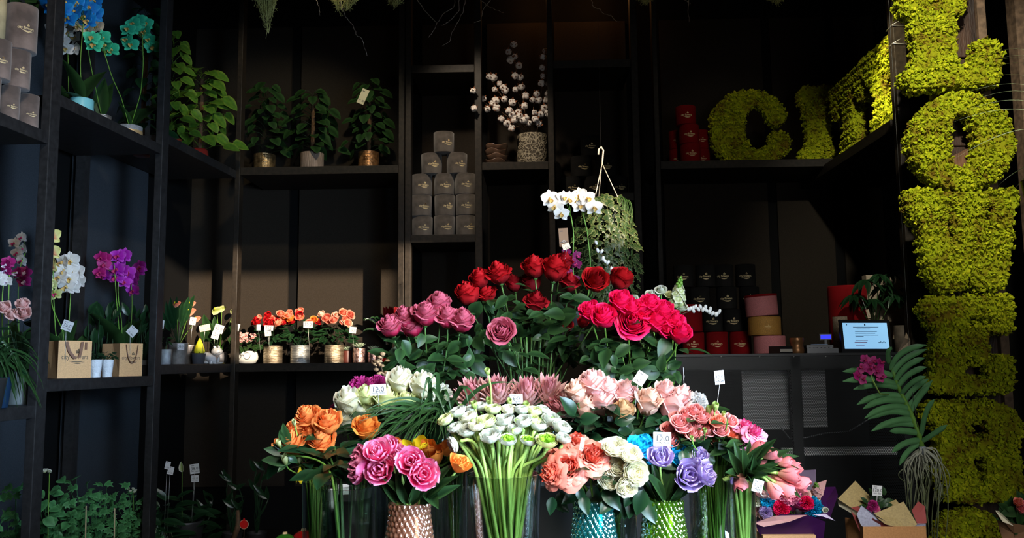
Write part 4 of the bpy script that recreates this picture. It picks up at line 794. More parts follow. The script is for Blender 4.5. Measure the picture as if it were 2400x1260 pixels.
# arching grass
t = thing('grass_bunch', (v_gras.x, v_gras.y, S2 + .02), 'bunch of long arching green grass blades sweeping left', 'grass')
g = G(); o0 = P(1040, 1000, 2.42)
def blade(p, w):
    p = np.array([tuple(q) for q in p]); n = len(p); T = np.gradient(p, axis=0); s = np.cross(T, np.array([.2, -1, .3])); s /= np.linalg.norm(s, axis=1)[:, None] + 1e-9
    ww = w * np.minimum(1, (1 - np.linspace(0, 1, n)) * 2.2 + .03) * .5; nr = np.cross(s, T); nr /= np.linalg.norm(nr, axis=1)[:, None] + 1e-9
    V = np.stack([p - s * ww[:, None], p - nr * ww[:, None] * .3, p + s * ww[:, None]], 1).reshape(-1, 3)
    i, j = np.meshgrid(np.arange(2), np.arange(n - 1)); i = i.ravel(); j = j.ravel()
    return V, [np.stack([j * 3 + i, j * 3 + i + 1, (j + 1) * 3 + i + 1, (j + 1) * 3 + i], -1)], np.repeat(np.linspace(0, 1, n), 3)
base = Vector((v_gras.x, v_gras.y, v_gras.zr))
for i in range(100):
    a = rn(0, 1); e = P(rn(835, 1000) if a < .75 else rn(1000, 1090), rn(955, 1062), 2.30 + rn(-.1, .1)); top = o0 + Vector((rn(-.05, .05), rn(-.05, .05), rn(.0, .07)))
    pth = bez(base, base.lerp(top, .8) + Vector((0, 0, .04)), top + Vector(((e.x - top.x) * .4, 0, rn(.0, .08))), e, 12); g.add(blade(pth, rn(.006, .013)))
for (tx, ty, hx, hy) in ((1005, 900, 1035, 870), (1100, 960, 1085, 890), (1215, 898, 1110, 915), (1060, 1010, 1000, 880), (985, 960, 1010, 860), (1065, 1000, 1040, 890), (1120, 940, 1080, 900)):
    e, hpt = P(tx, ty, 2.36), P(hx, hy, 2.38); g.add(blade(bez(base, base.lerp(hpt, .9), hpt + Vector((0, 0, .04)), e, 16), .012))
g.obj('blades', LEAF, t)
# price cards on wire picks
def card(px, py, Y, w, h, label, rot=0, yaw=0, text='12.0', stick=None, m=PAPER, group='price cards', tiltx=0):
    c = P(px, py, Y); end = None
    if Y > 3.3 and px < 950 and py > 600:       # cards on the side and back shelves: the pick stands in the pot behind
        low = py > 1000; zs = .0606 if low else S1L if px < 100 else S2L if px < 372 else S3L if px < 540 else BL
        c = PL(px, py, .03) if px < 540 else P(px, py, 5.53 if not low else Y); Y = c.y; end = Vector((c.x - (.03 if px < 540 else 0), c.y + .05, zs + (.20 if low else .07)))
        if stick is None and py > 810 and not low: end = None
    ww, hh = w * Y / F, h * Y / F
    M = Matrix.Translation(c) @ Matrix.Rotation(yaw, 4, 'Z') @ Matrix.Rotation(rot, 4, 'Y') @ Matrix.Rotation(tiltx, 4, 'X')
    t = thing('price_card', c, label, 'price tag', group)
    link('card', G().add(box((0, 0, 0), (ww, .0008, hh))).mesh('card', m, False), t, True, M)
    g = G(); k = ww
    if text: g.add(text_geo(text), Matrix.Translation((0, -.0009, hh * .02)) @ Matrix.Rotation(PI / 2, 4, 'X') @ Matrix.Scale(k * .46, 4))
    g.add(box((-k * .2, -.0008, hh * .34), (k * .35, .0003, hh * .04))); 
    for q in range(7): g.add(box((k * (.10 + q * .045), -.0008, -hh * .28), (k * .018, .0003, hh * .14)))
    g.add(box((-k * .25, -.0008, -hh * .26), (k * .28, .0003, hh * .03)))
    link('print', g.mesh('print', INKT, False), t, True, M)
    if stick or end:
        e = end or P(stick[0], stick[1], Y); b = M @ Vector((0, -.001, -hh * .3)); rr = ww * .13; g = G()
        g.add(tube([M @ Vector((rr * math.sin(a), -.0018, -hh * .28 - rr * math.cos(a) + rr)) for a in np.linspace(0, 2 * PI, 14)], .0007, 5)); g.add(tube([b, b.lerp(e, .5), e], .0008, 5)); g.obj('wire_pick', WIRE, t)
    return t
_tx = {}
def text_geo(s):
    """flat lettering, centred, 1 unit = cap width scale"""
    if s in _tx: return _tx[s]
    cu = bpy.data.curves.new('t', 'FONT'); cu.body = s; cu.align_x = 'CENTER'; cu.align_y = 'CENTER'; cu.size = 1; cu.resolution_u = 2; tmp = bpy.data.objects.new('tmp', cu); COL.objects.link(tmp)
    me = bpy.data.meshes.new_from_object(tmp.evaluated_get(bpy.context.evaluated_depsgraph_get())); me.calc_loop_triangles(); n = len(me.vertices); V = np.zeros(n * 3); me.vertices.foreach_get('co', V); V = V.reshape(-1, 3)
    T = np.zeros(len(me.loop_triangles) * 3, int); me.loop_triangles.foreach_get('vertices', T); bpy.data.objects.remove(tmp, do_unlink=True); _tx[s] = (V, [T.reshape(-1, 3)], np.zeros(n)); return _tx[s]
card(886, 913, 2.40, 38, 26, 'white 12.0 price card above the cream roses on the left', rot=-.05, stick=(888, 960))
card(1552, 1028, 2.03, 41, 31, 'white 12.0 price card above the blue tulips', rot=.03, stick=(1552, 1065))
card(1210, 934, 2.3, 30, 22, 'small 6.0 price card among the proteas', text='6.0', stick=(1212, 960))
card(1501, 886, 2.4, 26, 30, 'diamond-turned pinkish price card above the pale pink roses', rot=.6, text='', stick=(1487, 965), m=mat('pinkish_card', (.75, .60, .55), .7))
card(1602, 876, 2.5, 26, 30, 'price card seen edge-on above the white carnation', yaw=1.42, stick=(1603, 945), text='')
card(1686, 884, 2.3, 24, 32, 'white price card on a tall wire above the spray roses', yaw=.25, rot=-.08, stick=(1664, 1075), text='12.0')
card(1364, 1040, 2.0, 12, 30, 'folded white card stuck between the coral roses', rot=.25, yaw=.7, text='', stick=(1362, 1060))
card(1776, 1138, 1.98, 26, 28, 'white price card tucked beside the leaning pink tulips', rot=.3, yaw=.2, stick=(1790, 1165))
# white phalaenopsis above the crown
def orchid_plant(name, pot, spikes, label, col, lipc='lipy', Y=3.0, leaves=(), group='potted orchids', leafm=LEAFD, fsize=45, plane=None, stemr=.0025):
    """pot: (px,py,w,h,kind,material) with py its base; spikes: list of (path pixels, blooms pixels)"""
    pf = plane or (lambda a, b: P(a, b, Y)); px, py, w, h, kind, pm = pot; c = pf(px, py); sc = c.y / F; rr, hh = w / 2 * sc, h * sc; t = thing('potted_orchid', c, label, 'orchid', group)
    link('pot', pot_geo(rr, hh, kind).mesh('pot', pm), t, True, Matrix.Translation(c)); link('soil', G().add(lathe([(1e-4, hh * .86), (rr * .86, hh * .86)], 20)).mesh('soil', SOIL), t, True, Matrix.Translation(c))
    g = G(); top = c + Vector((0, 0, hh * .85))
    for (lx_, ly_, wd) in leaves:
        e = pf(lx_, ly_); g.add(leaf_g(wd, .25, .35, nv=12), fy(top, (e - top) + Vector((0, 0, (e - top).length * .3)), (0, -.3, 1), (e - top).length * 1.05))
    if leaves: g.obj('foliage', leafm, t)
    for path, blooms, colr, fs in spikes:
        pts = [top] + [pf(a, b) for a, b in path]; pts = np.array([tuple(q) for q in pts]); tt = np.linspace(0, 1, len(pts)); q = np.linspace(0, 1, 18); pt = np.stack([np.interp(q, tt, pts[:, k]) for k in range(3)], 1); pt[1:-1] = (pt[:-2] + pt[1:-1] * 2 + pt[2:]) / 4
        G().add(tube(pt, stemr, 6)).obj('flower_spike', STEM, t)
        for k, (a, b) in enumerate(blooms):
            p = pf(a, b) + Vector((rn(-.01, .01), -.02 + rn(-.03, .01), 0)); d = Vector((rn(-.5, .5), -1, rn(-.25, .25))); s = fs * sc * rn(.9, 1.1); M = fr(p, d, 0, s) ; M = fr(p, d, 0, 1) ; up = Matrix.Rotation(rn(-.25, .25), 4, 'Z')
            y = Vector((0, 0, 1)); z = d.normalized(); x = y.cross(z).normalized(); y = z.cross(x); R = Matrix((x, y, z)).transposed().to_4x4(); M = Matrix.Translation(p) @ R @ up @ Matrix.Scale(s, 4)
            f = link('flower', orch_mesh(colr), t, True, M); link('lip', lip_mesh(lipc), f, False)
            j = int(np.argmin(((pt - np.array(tuple(p))) ** 2).sum(1))); G().add(tube([pt[j], (Vector(pt[j]) + p) / 2 + Vector((0, .01, .005)), p + Vector((0, .004, 0))], .0012, 5)).obj('flower_stalk', STEM, t)
    return t
_om = {}
def orch_mesh(c):
    if c not in _om: _om[c] = G().add(ORCH).mesh('flower', PC[c])
    return _om[c]
def lip_mesh(c):
    if ('l', c) not in _om: _om[('l', c)] = G().add(LIP).mesh('lip', PC[c])
    return _om[('l', c)]
def pot_geo(r, h, kind='cyl'):
    g = G(); t = .006
    if kind == 'cyl': pr = [(r * .94, 0), (r * .99, .01 * h), (r, .05 * h), (r, h * .98), (r * .985, h)]
    elif kind == 'taper': pr = [(r * .72, 0), (r * .76, .02 * h), (r * .97, h * .94), (r, h)]
    elif kind == 'round': pr = [(r * .6, 0), (r * .8, .08 * h), (r * .98, .35 * h), (r, .55 * h), (r * .92, .85 * h), (r * .86, h)]
    elif kind == 'square':
        s = 1.25; g.add(box((0, 0, h / 2), (r * 2, r * 2, h))); return g
    elif kind == 'hammer': pr = None
    elif kind == 'ring': pr = []
    if kind == 'ring':
        for i in range(41): k = i / 40; pr.append((r * (.97 + .022 * math.sin(k * 70)), k * h))
    if kind == 'hammer':
        def fn(R, Z, A): return R * (1 + .020 * np.sin(A * 14 + Z * 160) * np.sin(A * 14 - Z * 160)), Z
        pr = [(r * .95, 0)] + [(r, h * k) for k in np.linspace(.03, 1, 30)]; g.add(lathe([(1e-4, 0)] + pr, 84, fn=fn)); g.add(lathe([(r - t, h), (r - t, h * .85)], 40)); g.add(lathe([(r, h), (r - t, h)], 40)); return g
    g.add(lathe([(1e-4, 0)] + pr + [(pr[-1][0] - t, h), (pr[-1][0] - t, h * .8)], 40)); return g
TC = mat('terracotta_red', (.22, .03, .015), .3, coat=.4)
orchid_plant('o', (1345, 800, 60, 70, 'taper', mat('dark_pot', (.02, .02, .02), .4)), [([(1352, 700), (1342, 630), (1345, 545), (1338, 505)], [(1292, 470), (1302, 488), (1325, 468), (1316, 505), (1338, 472)], 'owhite', 40), ([(1380, 700), (1384, 610), (1376, 540), (1366, 500)], [(1345, 470), (1360, 485), (1376, 468), (1385, 490), (1352, 462)], 'owhite', 40)],
    'white moth orchid in full bloom rising above the red roses', 'owhite', 'lipy', 3.22, [(1290, 760, .3), (1400, 770, .3)])
orchid_plant('o', (1322, 830, 50, 60, 'taper', mat('dark_pot', (.02, .02, .02), .4)), [([(1330, 700), (1325, 640), (1330, 590)], [(1322, 592), (1345, 600), (1352, 622), (1330, 640), (1352, 655), (1338, 615)], 'dpurple', 26)], 'burgundy orchid spray behind the white orchid stems', 'dpurple', 'lipr', 3.16)
# tag on stick beside the orchid
card(1321, 556, 3.1, 22, 44, 'patterned brown gift tag beside the white orchid stems', rot=-.05, m=mat('brown_tag', (.22, .12, .06), .7), text='', stick=(1315, 640))
card(1327, 577, 3.08, 18, 14, 'small cream tag under the brown gift tag', rot=-.3, m=mat('cream_tag', (.72, .55, .38), .7), text='', stick=(1322, 620))
# pussy willow twigs
for (pts, lb) in (([(1570, 760), (1600, 735), (1630, 724), (1655, 726), (1688, 736)], 'pussy willow twig with silver catkins over the red box'), ([(1500, 800), (1480, 720), (1440, 640), (1395, 575)], 'pussy willow twig with silver catkins in front of the ivy')):
    Yw = 3.1; p = np.array([tuple(P(a, b, Yw)) for a, b in pts]); q = np.linspace(0, 1, 24); tt = np.linspace(0, 1, len(p)); pt = np.stack([np.interp(q, tt, p[:, k]) for k in range(3)], 1)
    base = np.array([[v_whit.x, v_whit.y, S3 + .05], [v_whit.x, v_whit.y, v_whit.zr]]); t = thing('willow_twig', base[0], lb, 'twig'); G().add(tube(np.concatenate([base, pt]), .0016, 5)).obj('stem', BARK, t)
    g = G()
    for k in range(8, 24): g.add(ball(.0065, (0, 0, 0), 8, 1.5), fr(Vector(pt[k]) + Vector((rn(-.006, .006), -.004, rn(-.008, .012))), (rn(-1, 1), -.3, 1), 0))
    g.obj('catkins', mat('silver_catkin', (.55, .55, .52), .8), t)
# dried brown sprig left
t = thing('dried_sprig', P(905, 960, 2.7), 'dried brown seed sprig beside the red bauble', 'sprig'); pt = [P(a, b, 2.74) for a, b in ((925, 960), (915, 930), (903, 890), (890, 850), (898, 835))]
g = G().add(tube(pt, .002, 5)); g.obj('stem', BARK, t); g = G()
for i in range(40): k = rn(0, 3.99); a = pt[int(k)].lerp(pt[int(k) + 1], k % 1); g.add(shift(CL[i % 7], Matrix.Translation(a + Vector((rn(-.016, .016), rn(-.02, .01), rn(-.012, .012)))) @ Matrix.Scale(rn(.005, .009), 4)))
g.obj('seed_heads', mat('dried_seed', (.32, .20, .10), .9, var=.3, scale=80), t)
# ------------------------------------------------------------------ the shop's mark: crest, lettering, two strokes
def logo_geo(w, rad=None, mono=True):
    """reads 'city flowers' under a small crest; w = width; rad bends it round a box"""
    g = G(); V, Fc, A = text_geo('city flowers'); k = w / (V[:, 0].max() - V[:, 0].min()); V = V * k * np.array([1, 1.25, 1]); V[:, 2] = 0; hh = V[:, 1].max() - V[:, 1].min(); g.add((V - np.array([0, V[:, 1].min() + hh * .5, 0]), Fc, A))
    cx = w * .12; y0 = hh * .62
    for dx, hgt in ((-.055, .10), (0, .16), (.055, .10)):
        g.add(box((cx + dx * w, y0 + hgt * w * .5, 0), (w * .028, hgt * w * .8, 0)))
        g.add(box((cx + dx * w, y0 + hgt * w * .95, 0), (w * .055, w * .03, 0)))
    g.add(box((cx, y0 + .02 * w, 0), (w * .17, w * .025, 0)))
    for q, (ln, yy, ox) in enumerate(((.62, -.62, .08), (.46, -.86, .10))):
        n = 12; xs = np.linspace(-ln / 2, ln / 2, n) * w + ox * w; up = hh * yy - .05 * w * np.cos(np.linspace(-1.3, 1.3, n)) + .03 * w; th = w * .014 * np.cos(np.linspace(-1.4, 1.4, n)) + .0002
        VV = np.stack([np.concatenate([xs, xs]), np.concatenate([up - th, up + th]), np.zeros(2 * n)], 1); i = np.arange(n - 1); g.add((VV, [np.stack([i, i + 1, n + i + 1, n + i], 1)], np.zeros(2 * n)))
    V, Fc, A = g.geo(); P3 = np.zeros_like(V)
    if rad: a = V[:, 0] / rad; P3[:, 0] = np.sin(a) * (rad + .0009); P3[:, 1] = -np.cos(a) * (rad + .0009); P3[:, 2] = V[:, 1]
    else: P3[:, 0] = V[:, 0]; P3[:, 1] = -.0009; P3[:, 2] = V[:, 1]
    return P3, Fc, A
_lm = {}
def round_box(c, r, h, m, label, group, rot=0.0, logo=GOLD, lw=1.05, tilt=0, name='round_box', lz=.45):
    t = thing(name, c, label, 'box', group, rot)
    key = (round(r, 3), round(h, 3), m.name)
    if key not in _lm:
        b = .004; _lm[key] = (G().add(lathe([(1e-4, 0), (r - b, 0), (r - b * .3, b * .3), (r, b), (r, h - b), (r - b * .3, h - b * .3), (r - b, h), (r - b * 2, h), (1e-4, h - .002)], 44)).mesh('body', m), G().add(logo_geo(r * lw, r)).mesh('logo', logo or GOLD, False))
    R = Matrix.Rotation(tilt, 4, 'Y'); link('body', _lm[key][0], t, False, R)
    if logo: link('logo', _lm[key][1], t, False, R @ Matrix.Translation((0, 0, h * lz)))
    return t
def stack(cols, zs, Y, r, m, lbf, group, hh, rots=None):
    n = 0
    for (px, levels) in cols:
        for lv in levels:
            x = P(px, 600, Y).x; z = zs + lv * hh; round_box((x + rn(-.004, .004), Y + rn(-.01, .01), z + .0006), r, hh - .001, m, lbf(n), group, rn(-.15, .25) + (0 if rots is None else rots)); n += 1
YX = 5.66
hb = 51 * 5.62 / F; zs = zpx(1040, 549, YB)
LB = ['bottom left charcoal box of the pyramid', 'charcoal box second from the bottom at the left of the pyramid', 'charcoal box third from the bottom at the left of the pyramid', 'bottom middle charcoal box of the pyramid', 'charcoal box second from the bottom in the middle of the pyramid', 'charcoal box third from the bottom in the middle of the pyramid', 'bottom right charcoal box of the pyramid', 'charcoal box second from the bottom at the right of the pyramid', 'charcoal box third from the bottom at the right of the pyramid', 'left charcoal box of the pair under the topmost one', 'right charcoal box of the pair under the topmost one', 'topmost charcoal box of the pyramid']
stack([(988, (0, 1, 2)), (1042, (0, 1, 2)), (1093, (0, 1, 2)), (1012, (3,)), (1072, (3,)), (1040, (4,))], zs, YX, 24.5 * YX / F, SUEDE, lambda i: LB[i].replace('charcoal box', 'charcoal round box'), 'charcoal round boxes', hb, .25)
zs2 = zpx(1400, 452, YB)
LB2 = ['lower left black box of the dim pyramid', 'lower middle black box of the dim pyramid', 'lower right black box of the dim pyramid', 'left black box in the second row of the dim pyramid', 'right black box in the second row of the dim pyramid', 'topmost black box of the dim pyramid']
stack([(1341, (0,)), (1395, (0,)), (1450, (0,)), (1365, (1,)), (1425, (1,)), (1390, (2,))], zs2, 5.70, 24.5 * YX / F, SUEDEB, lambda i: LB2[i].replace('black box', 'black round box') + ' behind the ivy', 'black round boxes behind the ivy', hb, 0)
# red boxes
zr2 = BLZ; hr = 46 * 5.62 / F
for i, (px, lv, Yq, lb) in enumerate(((1616, 0, 5.60, 'front red round box at the foot of the stack'), (1614, 1, 5.60, 'front red round box in the middle of the stack'), (1608, 2, 5.60, 'topmost red round box of the stack'), (1586, 0, 5.74, 'lower left red round box at the back'), (1586, 1, 5.74, 'upper left red round box at the back'), (1642, 0, 5.74, 'lower right red round box at the back'), (1642, 1, 5.74, 'upper right red round box at the back'))):
    round_box((P(px, 300, Yq).x, Yq, zr2 + lv * hr + .0006), (24 if i < 3 else 20) * 5.6 / F, hr - .001, REDV, lb + ' beside moss letter C', 'red round boxes on the shelf', -.1)
# ------------------------------------------------------------------ boxes on the left shelves
for i, (px, py, w, h, lb) in enumerate(((22, 268, 42, 92, 'taupe velvet box at the lower left end of the shelf'), (66, 292, 44, 86, 'taupe velvet box at the lower right end, by the post'), (-24, 250, 44, 96, 'taupe velvet box at the left frame edge of the lower row'))):
    c = PL(px, py, .10); s = c.y / F; z = S1T + .0006
    round_box((c.x, c.y, z), w / 2 * s, .165, SUEDEL, lb, 'taupe velvet boxes', .85)
for i, (px, lv, rr, hh, lb) in enumerate(((40, 1, .048, .165, 'taupe velvet box in the second row of the stack'), (-8, 1, .048, .165, 'taupe velvet box of the second row cut by the left frame edge'), (43, 2, .062, .20, 'big taupe velvet box on top of the stack'))):
    c = PL(px, 200, .10); round_box((c.x, c.y, S1T + .0006 + (lv * .166)), rr, hh, SUEDEL, lb, 'taupe velvet boxes', .85)
c = PL(-2, 200, .12); t = thing('paper_tube', (c.x, c.y - .06, S1T + .335), 'tan paper tube box standing on the velvet boxes at the frame edge', 'box'); link('body', G().add(lathe([(1e-4, 0), (.045, 0), (.045, .24), (1e-4, .24)], 32)).mesh('body', mat('tan_paper', (.45, .36, .20), .8, var=.15, scale=20)), t)
# ------------------------------------------------------------------ foliage helpers
def pothos(c, h, r, pot, label, seed, m=LEAF, ls=.085, n=46, top=1.0, group='pothos plants', pole=True, px=0):
    t = thing('potted_pothos', c, label, 'plant', group); c = Vector(c); ph, pr, kind, pm = pot; link('pot', pot_geo(pr, ph, kind).mesh('pot', pm), t, True, Matrix.Translation(c)); r0 = random.Random(seed)
    link('soil', G().add(lathe([(1e-4, ph * .88), (pr * .88, ph * .88)], 20)).mesh('soil', SOIL), t, True, Matrix.Translation(c))
    if pole: G().add(tube([c + Vector((0, 0, ph * .8)), c + Vector((.004, 0, ph + h * .5)), c + Vector((0, 0, ph + h * .88))], .014, 8)).obj('moss_pole', mat('coir_pole', (.10, .05, .02), .9, var=.4, scale=60, bump=.5), t)
    Ms = []; g = G()
    for i in range(n):
        k = (i + .5) / n; z = ph + h * (k ** .9) * top; a = i * 2.4 + r0.uniform(-.4, .4); q = r * (1 - .62 * k) * r0.uniform(.35, 1.0); d = Vector((math.cos(a), math.sin(a) * .8, r0.uniform(-.5, .35))); p0 = c + Vector((0, 0, z - .02)); p1 = c + Vector((d.x * q, d.y * q, z + r0.uniform(0, .03)))
        g.add(tube([p0, (p0 + p1) / 2 + Vector((0, 0, .015)), p1], .0014, 4, False)); Ms.append(m4(fy(p1, d + Vector((0, 0, -.5)), Vector((d.x * .5, -.9, .7)), ls * r0.uniform(.75, 1.15))))
    G().add(multi(HEART, Ms)).add(g.geo(), t=.0).obj('foliage', m, t); return t
BRZ = mat('bronze_pot', (.20, .12, .05), .35, .75, .4, 30, .4, 70, col2=(.42, .27, .12)); COP = mat('copper_pot', (.26, .11, .04), .35, .7, .4, 30, .4, 70, col2=(.55, .26, .10))
TAUP = mat('ribbed_taupe_pot', (.22, .15, .11), .7, 0, .3, 30, .4, 60, stretch=(6, 6, .5), col2=(.34, .24, .18))
def onshelf(px, Y, z): return (P(px, 600, Y).x, Y, z + .0006)
pothos(onshelf(615, 5.72, BT), .50, .19, (.135, .073, 'hammer', BRZ), 'climbing pothos in a bronze patterned pot, left of the three', 3, LEAF, .08, 52, pole=False)
pothos(onshelf(728, 5.70, BT), .44, .22, (.135, .079, 'cyl', TAUP), 'bushy pothos in a ribbed taupe pot, middle of the three', 5, LEAF, .085, 56)
pothos(onshelf(862, 5.70, BT), .50, .18, (.135, .070, 'hammer', COP), 'tall pothos with a hanging tag in a copper pot', 9, LEAF, .08, 54)
card(851, 226, 5.50, 18, 38, 'long cream plant tag hanging on the tall pothos', rot=.42, text='', m=mat('plant_label', (.55, .50, .34), .7), group=None)
ci = PL(468, 357, .14); pothos((ci.x, ci.y, S3T + .0006), .52, .23, (.085, .055, 'round', mat('red_glass_pot', (.25, .02, .015), .15, coat=.6)), 'bright green pothos in a small red pot on the side shelf', 11, LEAFB, .10, 60)
ci = PL(402, 300, .22); pothos((ci.x, ci.y, S3T + .0006), .66, .17, (.10, .06, 'cyl', TC), 'pothos half hidden behind the steel post', 13, LEAFB, .09, 40, pole=False)
ci = PL(333, 322, .25); pothos((ci.x, ci.y, S2T + .0006), .78, .15, (.11, .045, 'cyl', mat('red_silver_pot', (.18, .05, .045), .3, .4)), 'tall dark pothos on a pole behind the teal orchid', 17, LEAFD, .08, 44)
# ------------------------------------------------------------------ orchids on the upper left shelf
pf = lambda b: (lambda a, c: PL(a, c, b))
def base_of(px, z, b):   # pixel of a pot's foot on a shelf of known height
    X, lo, hi = None, 0, 2600
    for _ in range(40):
        mid = (lo + hi) / 2; (lo, hi) = (mid, hi) if PL(px, mid, b).z > z else (lo, mid)
    return lo
def lorchid(px, w, h, kind, pm, shelf, b, spikes, label, leaves, lipc='lipy', leafm=LEAF, **kw):
    return orchid_plant('o', (px, base_of(px, shelf + .001, b), w, h, kind, pm), spikes, label, None, lipc, 0, leaves, leafm=leafm, plane=pf(b), **kw)
TURQ = mat('turquoise_glazed_pot', (.20, .55, .58), .35, 0, .12, 6, coat=.5)
SILV = mat('ribbed_silver_pot', (.45, .42, .38), .35, .8, .3, 30, .3, 90, stretch=(.4, .4, 5)); GREY = mat('speckled_grey_pot', (.22, .23, .24), .6, 0, .25, 120)
lorchid(190, 54, 52, 'cyl', TURQ, S2T, .16, [([(188, 150), (192, 90), (196, 50)], [(138, 20), (150, 38), (165, 14), (180, 34), (196, 18), (205, 44), (215, 25), (230, 12), (190, 5), (212, 58), (145, 5), (225, 40), (172, 50), (183, 15), (205, 12), (160, 30)], 'oblue', 50)], 'dyed blue moth orchid in the turquoise pot', [(165, 140, .35), (235, 150, .3), (150, 215, .35), (215, 180, .3)], 'lipy')
lorchid(238, 42, 44, 'ring', SILV, S2T, .20, [([(214, 160), (205, 110), (215, 60), (228, 35)], [(226, 15), (231, 45), (233, 70), (195, 70), (212, 75)], 'ocream', 36)], 'cream orchid in a ribbed silver pot', [(230, 180, .35), (248, 185, .35)])
lorchid(160, 40, 40, 'taper', mat('dark_pot2', (.02, .02, .02), .5), S2T, .30, [([(160, 150), (158, 100), (165, 60)], [(137, 72), (145, 82), (163, 62), (175, 85), (182, 92), (155, 100), (183, 122), (160, 118)], 'owhite', 36)], 'white orchid drooping below the blue blooms', [(140, 180, .3)])
G2 = mat('grey_pot_gold_band', (.22, .23, .24), .6, 0, .25, 120)
t = lorchid(303, 58, 36, 'cyl', G2, S2T, .14, [([(285, 230), (262, 180), (245, 125)], [(225, 95), (240, 102), (232, 112), (258, 112), (268, 124), (248, 92)], 'teal', 38), ([(330, 220), (336, 150), (334, 90)], [(318, 62), (332, 52), (348, 60), (310, 78), (322, 72), (346, 76), (352, 95), (357, 112), (308, 100), (312, 112)], 'teal', 38)], 'teal dyed orchid with two arching spikes in a grey pot with gold band', [(370, 238, .35), (290, 240, .3), (320, 258, .3)])
c = PL(303, base_of(303, S2T + .001, .14), .14); s = c.y / F; link('gold_band', G().add(lathe([(29.4 * s, .004), (29.6 * s, .012), (29.6 * s, .05), (29.3 * s, .054)], 40)).mesh('gold_band', mat('gold_band', (.72, .50, .24), .35, .6)), t, True, Matrix.Translation(c))
# trailing leaves above the taupe boxes
c = PL(40, 20, .2); t = thing('trailing_plant', (c.x, c.y, S1T + .56), 'round-leaved green plant on the velvet boxes at the top left', 'plant'); Ms = [m4(fy(PL(rn(22, 82), rn(-20, 42), rn(.12, .3)), (rn(-1, 1), -.5, rn(-.8, .2)), (rn(-.3, .6), -1, .6), rn(.04, .06))) for i in range(26)]
G().add(multi(leaf_g(.9, .2, .3), Ms)).obj('foliage', LEAF, t)
# ------------------------------------------------------------------ lower left shelf: gift bags, orchids, small pots
def gift_bag(px0, px1, b, z, hgt, depth, label, yaw, m=KRAFT, logo=True, handles='ribbon', w=None, pos=None, liner=None):
    if pos is None:
        a, e = PL((px0 + px1) / 2, 850, b), PL((px0 + px1) / 2, 850, b); w = w or (px1 - px0) * a.y / F / math.cos(yaw); pos = (a.x, a.y, z + .0006)
    t = thing('gift_bag', pos, label, 'bag', None, yaw); g = G(); th = .0015; W2, D2 = w / 2, depth / 2
    g.add(box((0, -D2, hgt / 2), (w, th, hgt))); g.add(box((0, D2, hgt / 2), (w, th, hgt))); g.add(box((0, 0, th), (w, depth, th)))
    for s in (-1, 1):   # gusset folds
        V = np.array([[s * W2, -D2, 0], [s * W2, D2, 0], [s * W2, -D2, hgt], [s * W2, D2, hgt], [s * W2 * .97, 0, hgt * .25], [s * W2 * .86, 0, hgt]]); g.add((V, [np.array([[0, 4, 5, 2], [4, 1, 3, 5]]), np.array([[0, 1, 4]])], np.zeros(6)))
    link('body', g.mesh('body', m, False), t)
    if logo: link('logo', G().add(shift(logo_geo(w * .80), Matrix.Translation((0, -D2 - .0005, hgt * .55)))).mesh('logo', INK, False), t)
    rib = mat('brown_satin_ribbon', (.16, .065, .03), .35, sheen=.3)
    if handles == 'ribbon':
        for k, yy in enumerate((-D2 - .004,)):
            pa = [Vector((-W2 * .55, yy, hgt * .97)), Vector((-W2 * .42, yy - .006, hgt * .72)), Vector((-W2 * .05, yy - .012, hgt * .50)), Vector((W2 * .25, yy - .008, hgt * .58)), Vector((W2 * .38, yy - .004, hgt * .97))]
            p = np.array([tuple(q) for q in pa]); q = np.linspace(0, 1, 20); tt = np.linspace(0, 1, 5); pt = np.stack([np.interp(q, tt, p[:, i]) for i in range(3)], 1); pt[1:-1] = (pt[:-2] + 2 * pt[1:-1] + pt[2:]) / 4; pt[1:-1] = (pt[:-2] + 2 * pt[1:-1] + pt[2:]) / 4
            sd = np.array([w * .045, 0, .002]); V = np.stack([pt - sd, pt + sd], 1).reshape(-1, 3); i = np.arange(19); g2 = G().add((V, [np.stack([2 * i, 2 * i + 1, 2 * i + 3, 2 * i + 2], 1)], np.zeros(len(V))))
            g2.add(box((W2 * .62, yy, hgt * .86), (w * .07, .002, hgt * .2))); link('handle', g2.mesh('handle', rib, False), t)
    elif handles == 'cord':
        for yy in (-D2 - .004,): link('handle', G().add(tube(bez((-W2 * .5, yy, hgt * .97), (-W2 * .3, yy - .01, hgt * .2), (W2 * .3, yy - .01, hgt * .2), (W2 * .55, yy, hgt * .97), 16), .0028, 6)).mesh('handle', rib), t)
    return t
gift_bag(158 - 40, 158 + 40, .135, S2L, .172, .155, 'open kraft gift bag at the left of the shelf, orchids behind it', .90, w=.150)
gift_bag(286 - 30, 286 + 30, .125, S2L, .168, .165, 'smaller kraft gift bag at the right of the shelf', .98, handles='cord', w=.125)
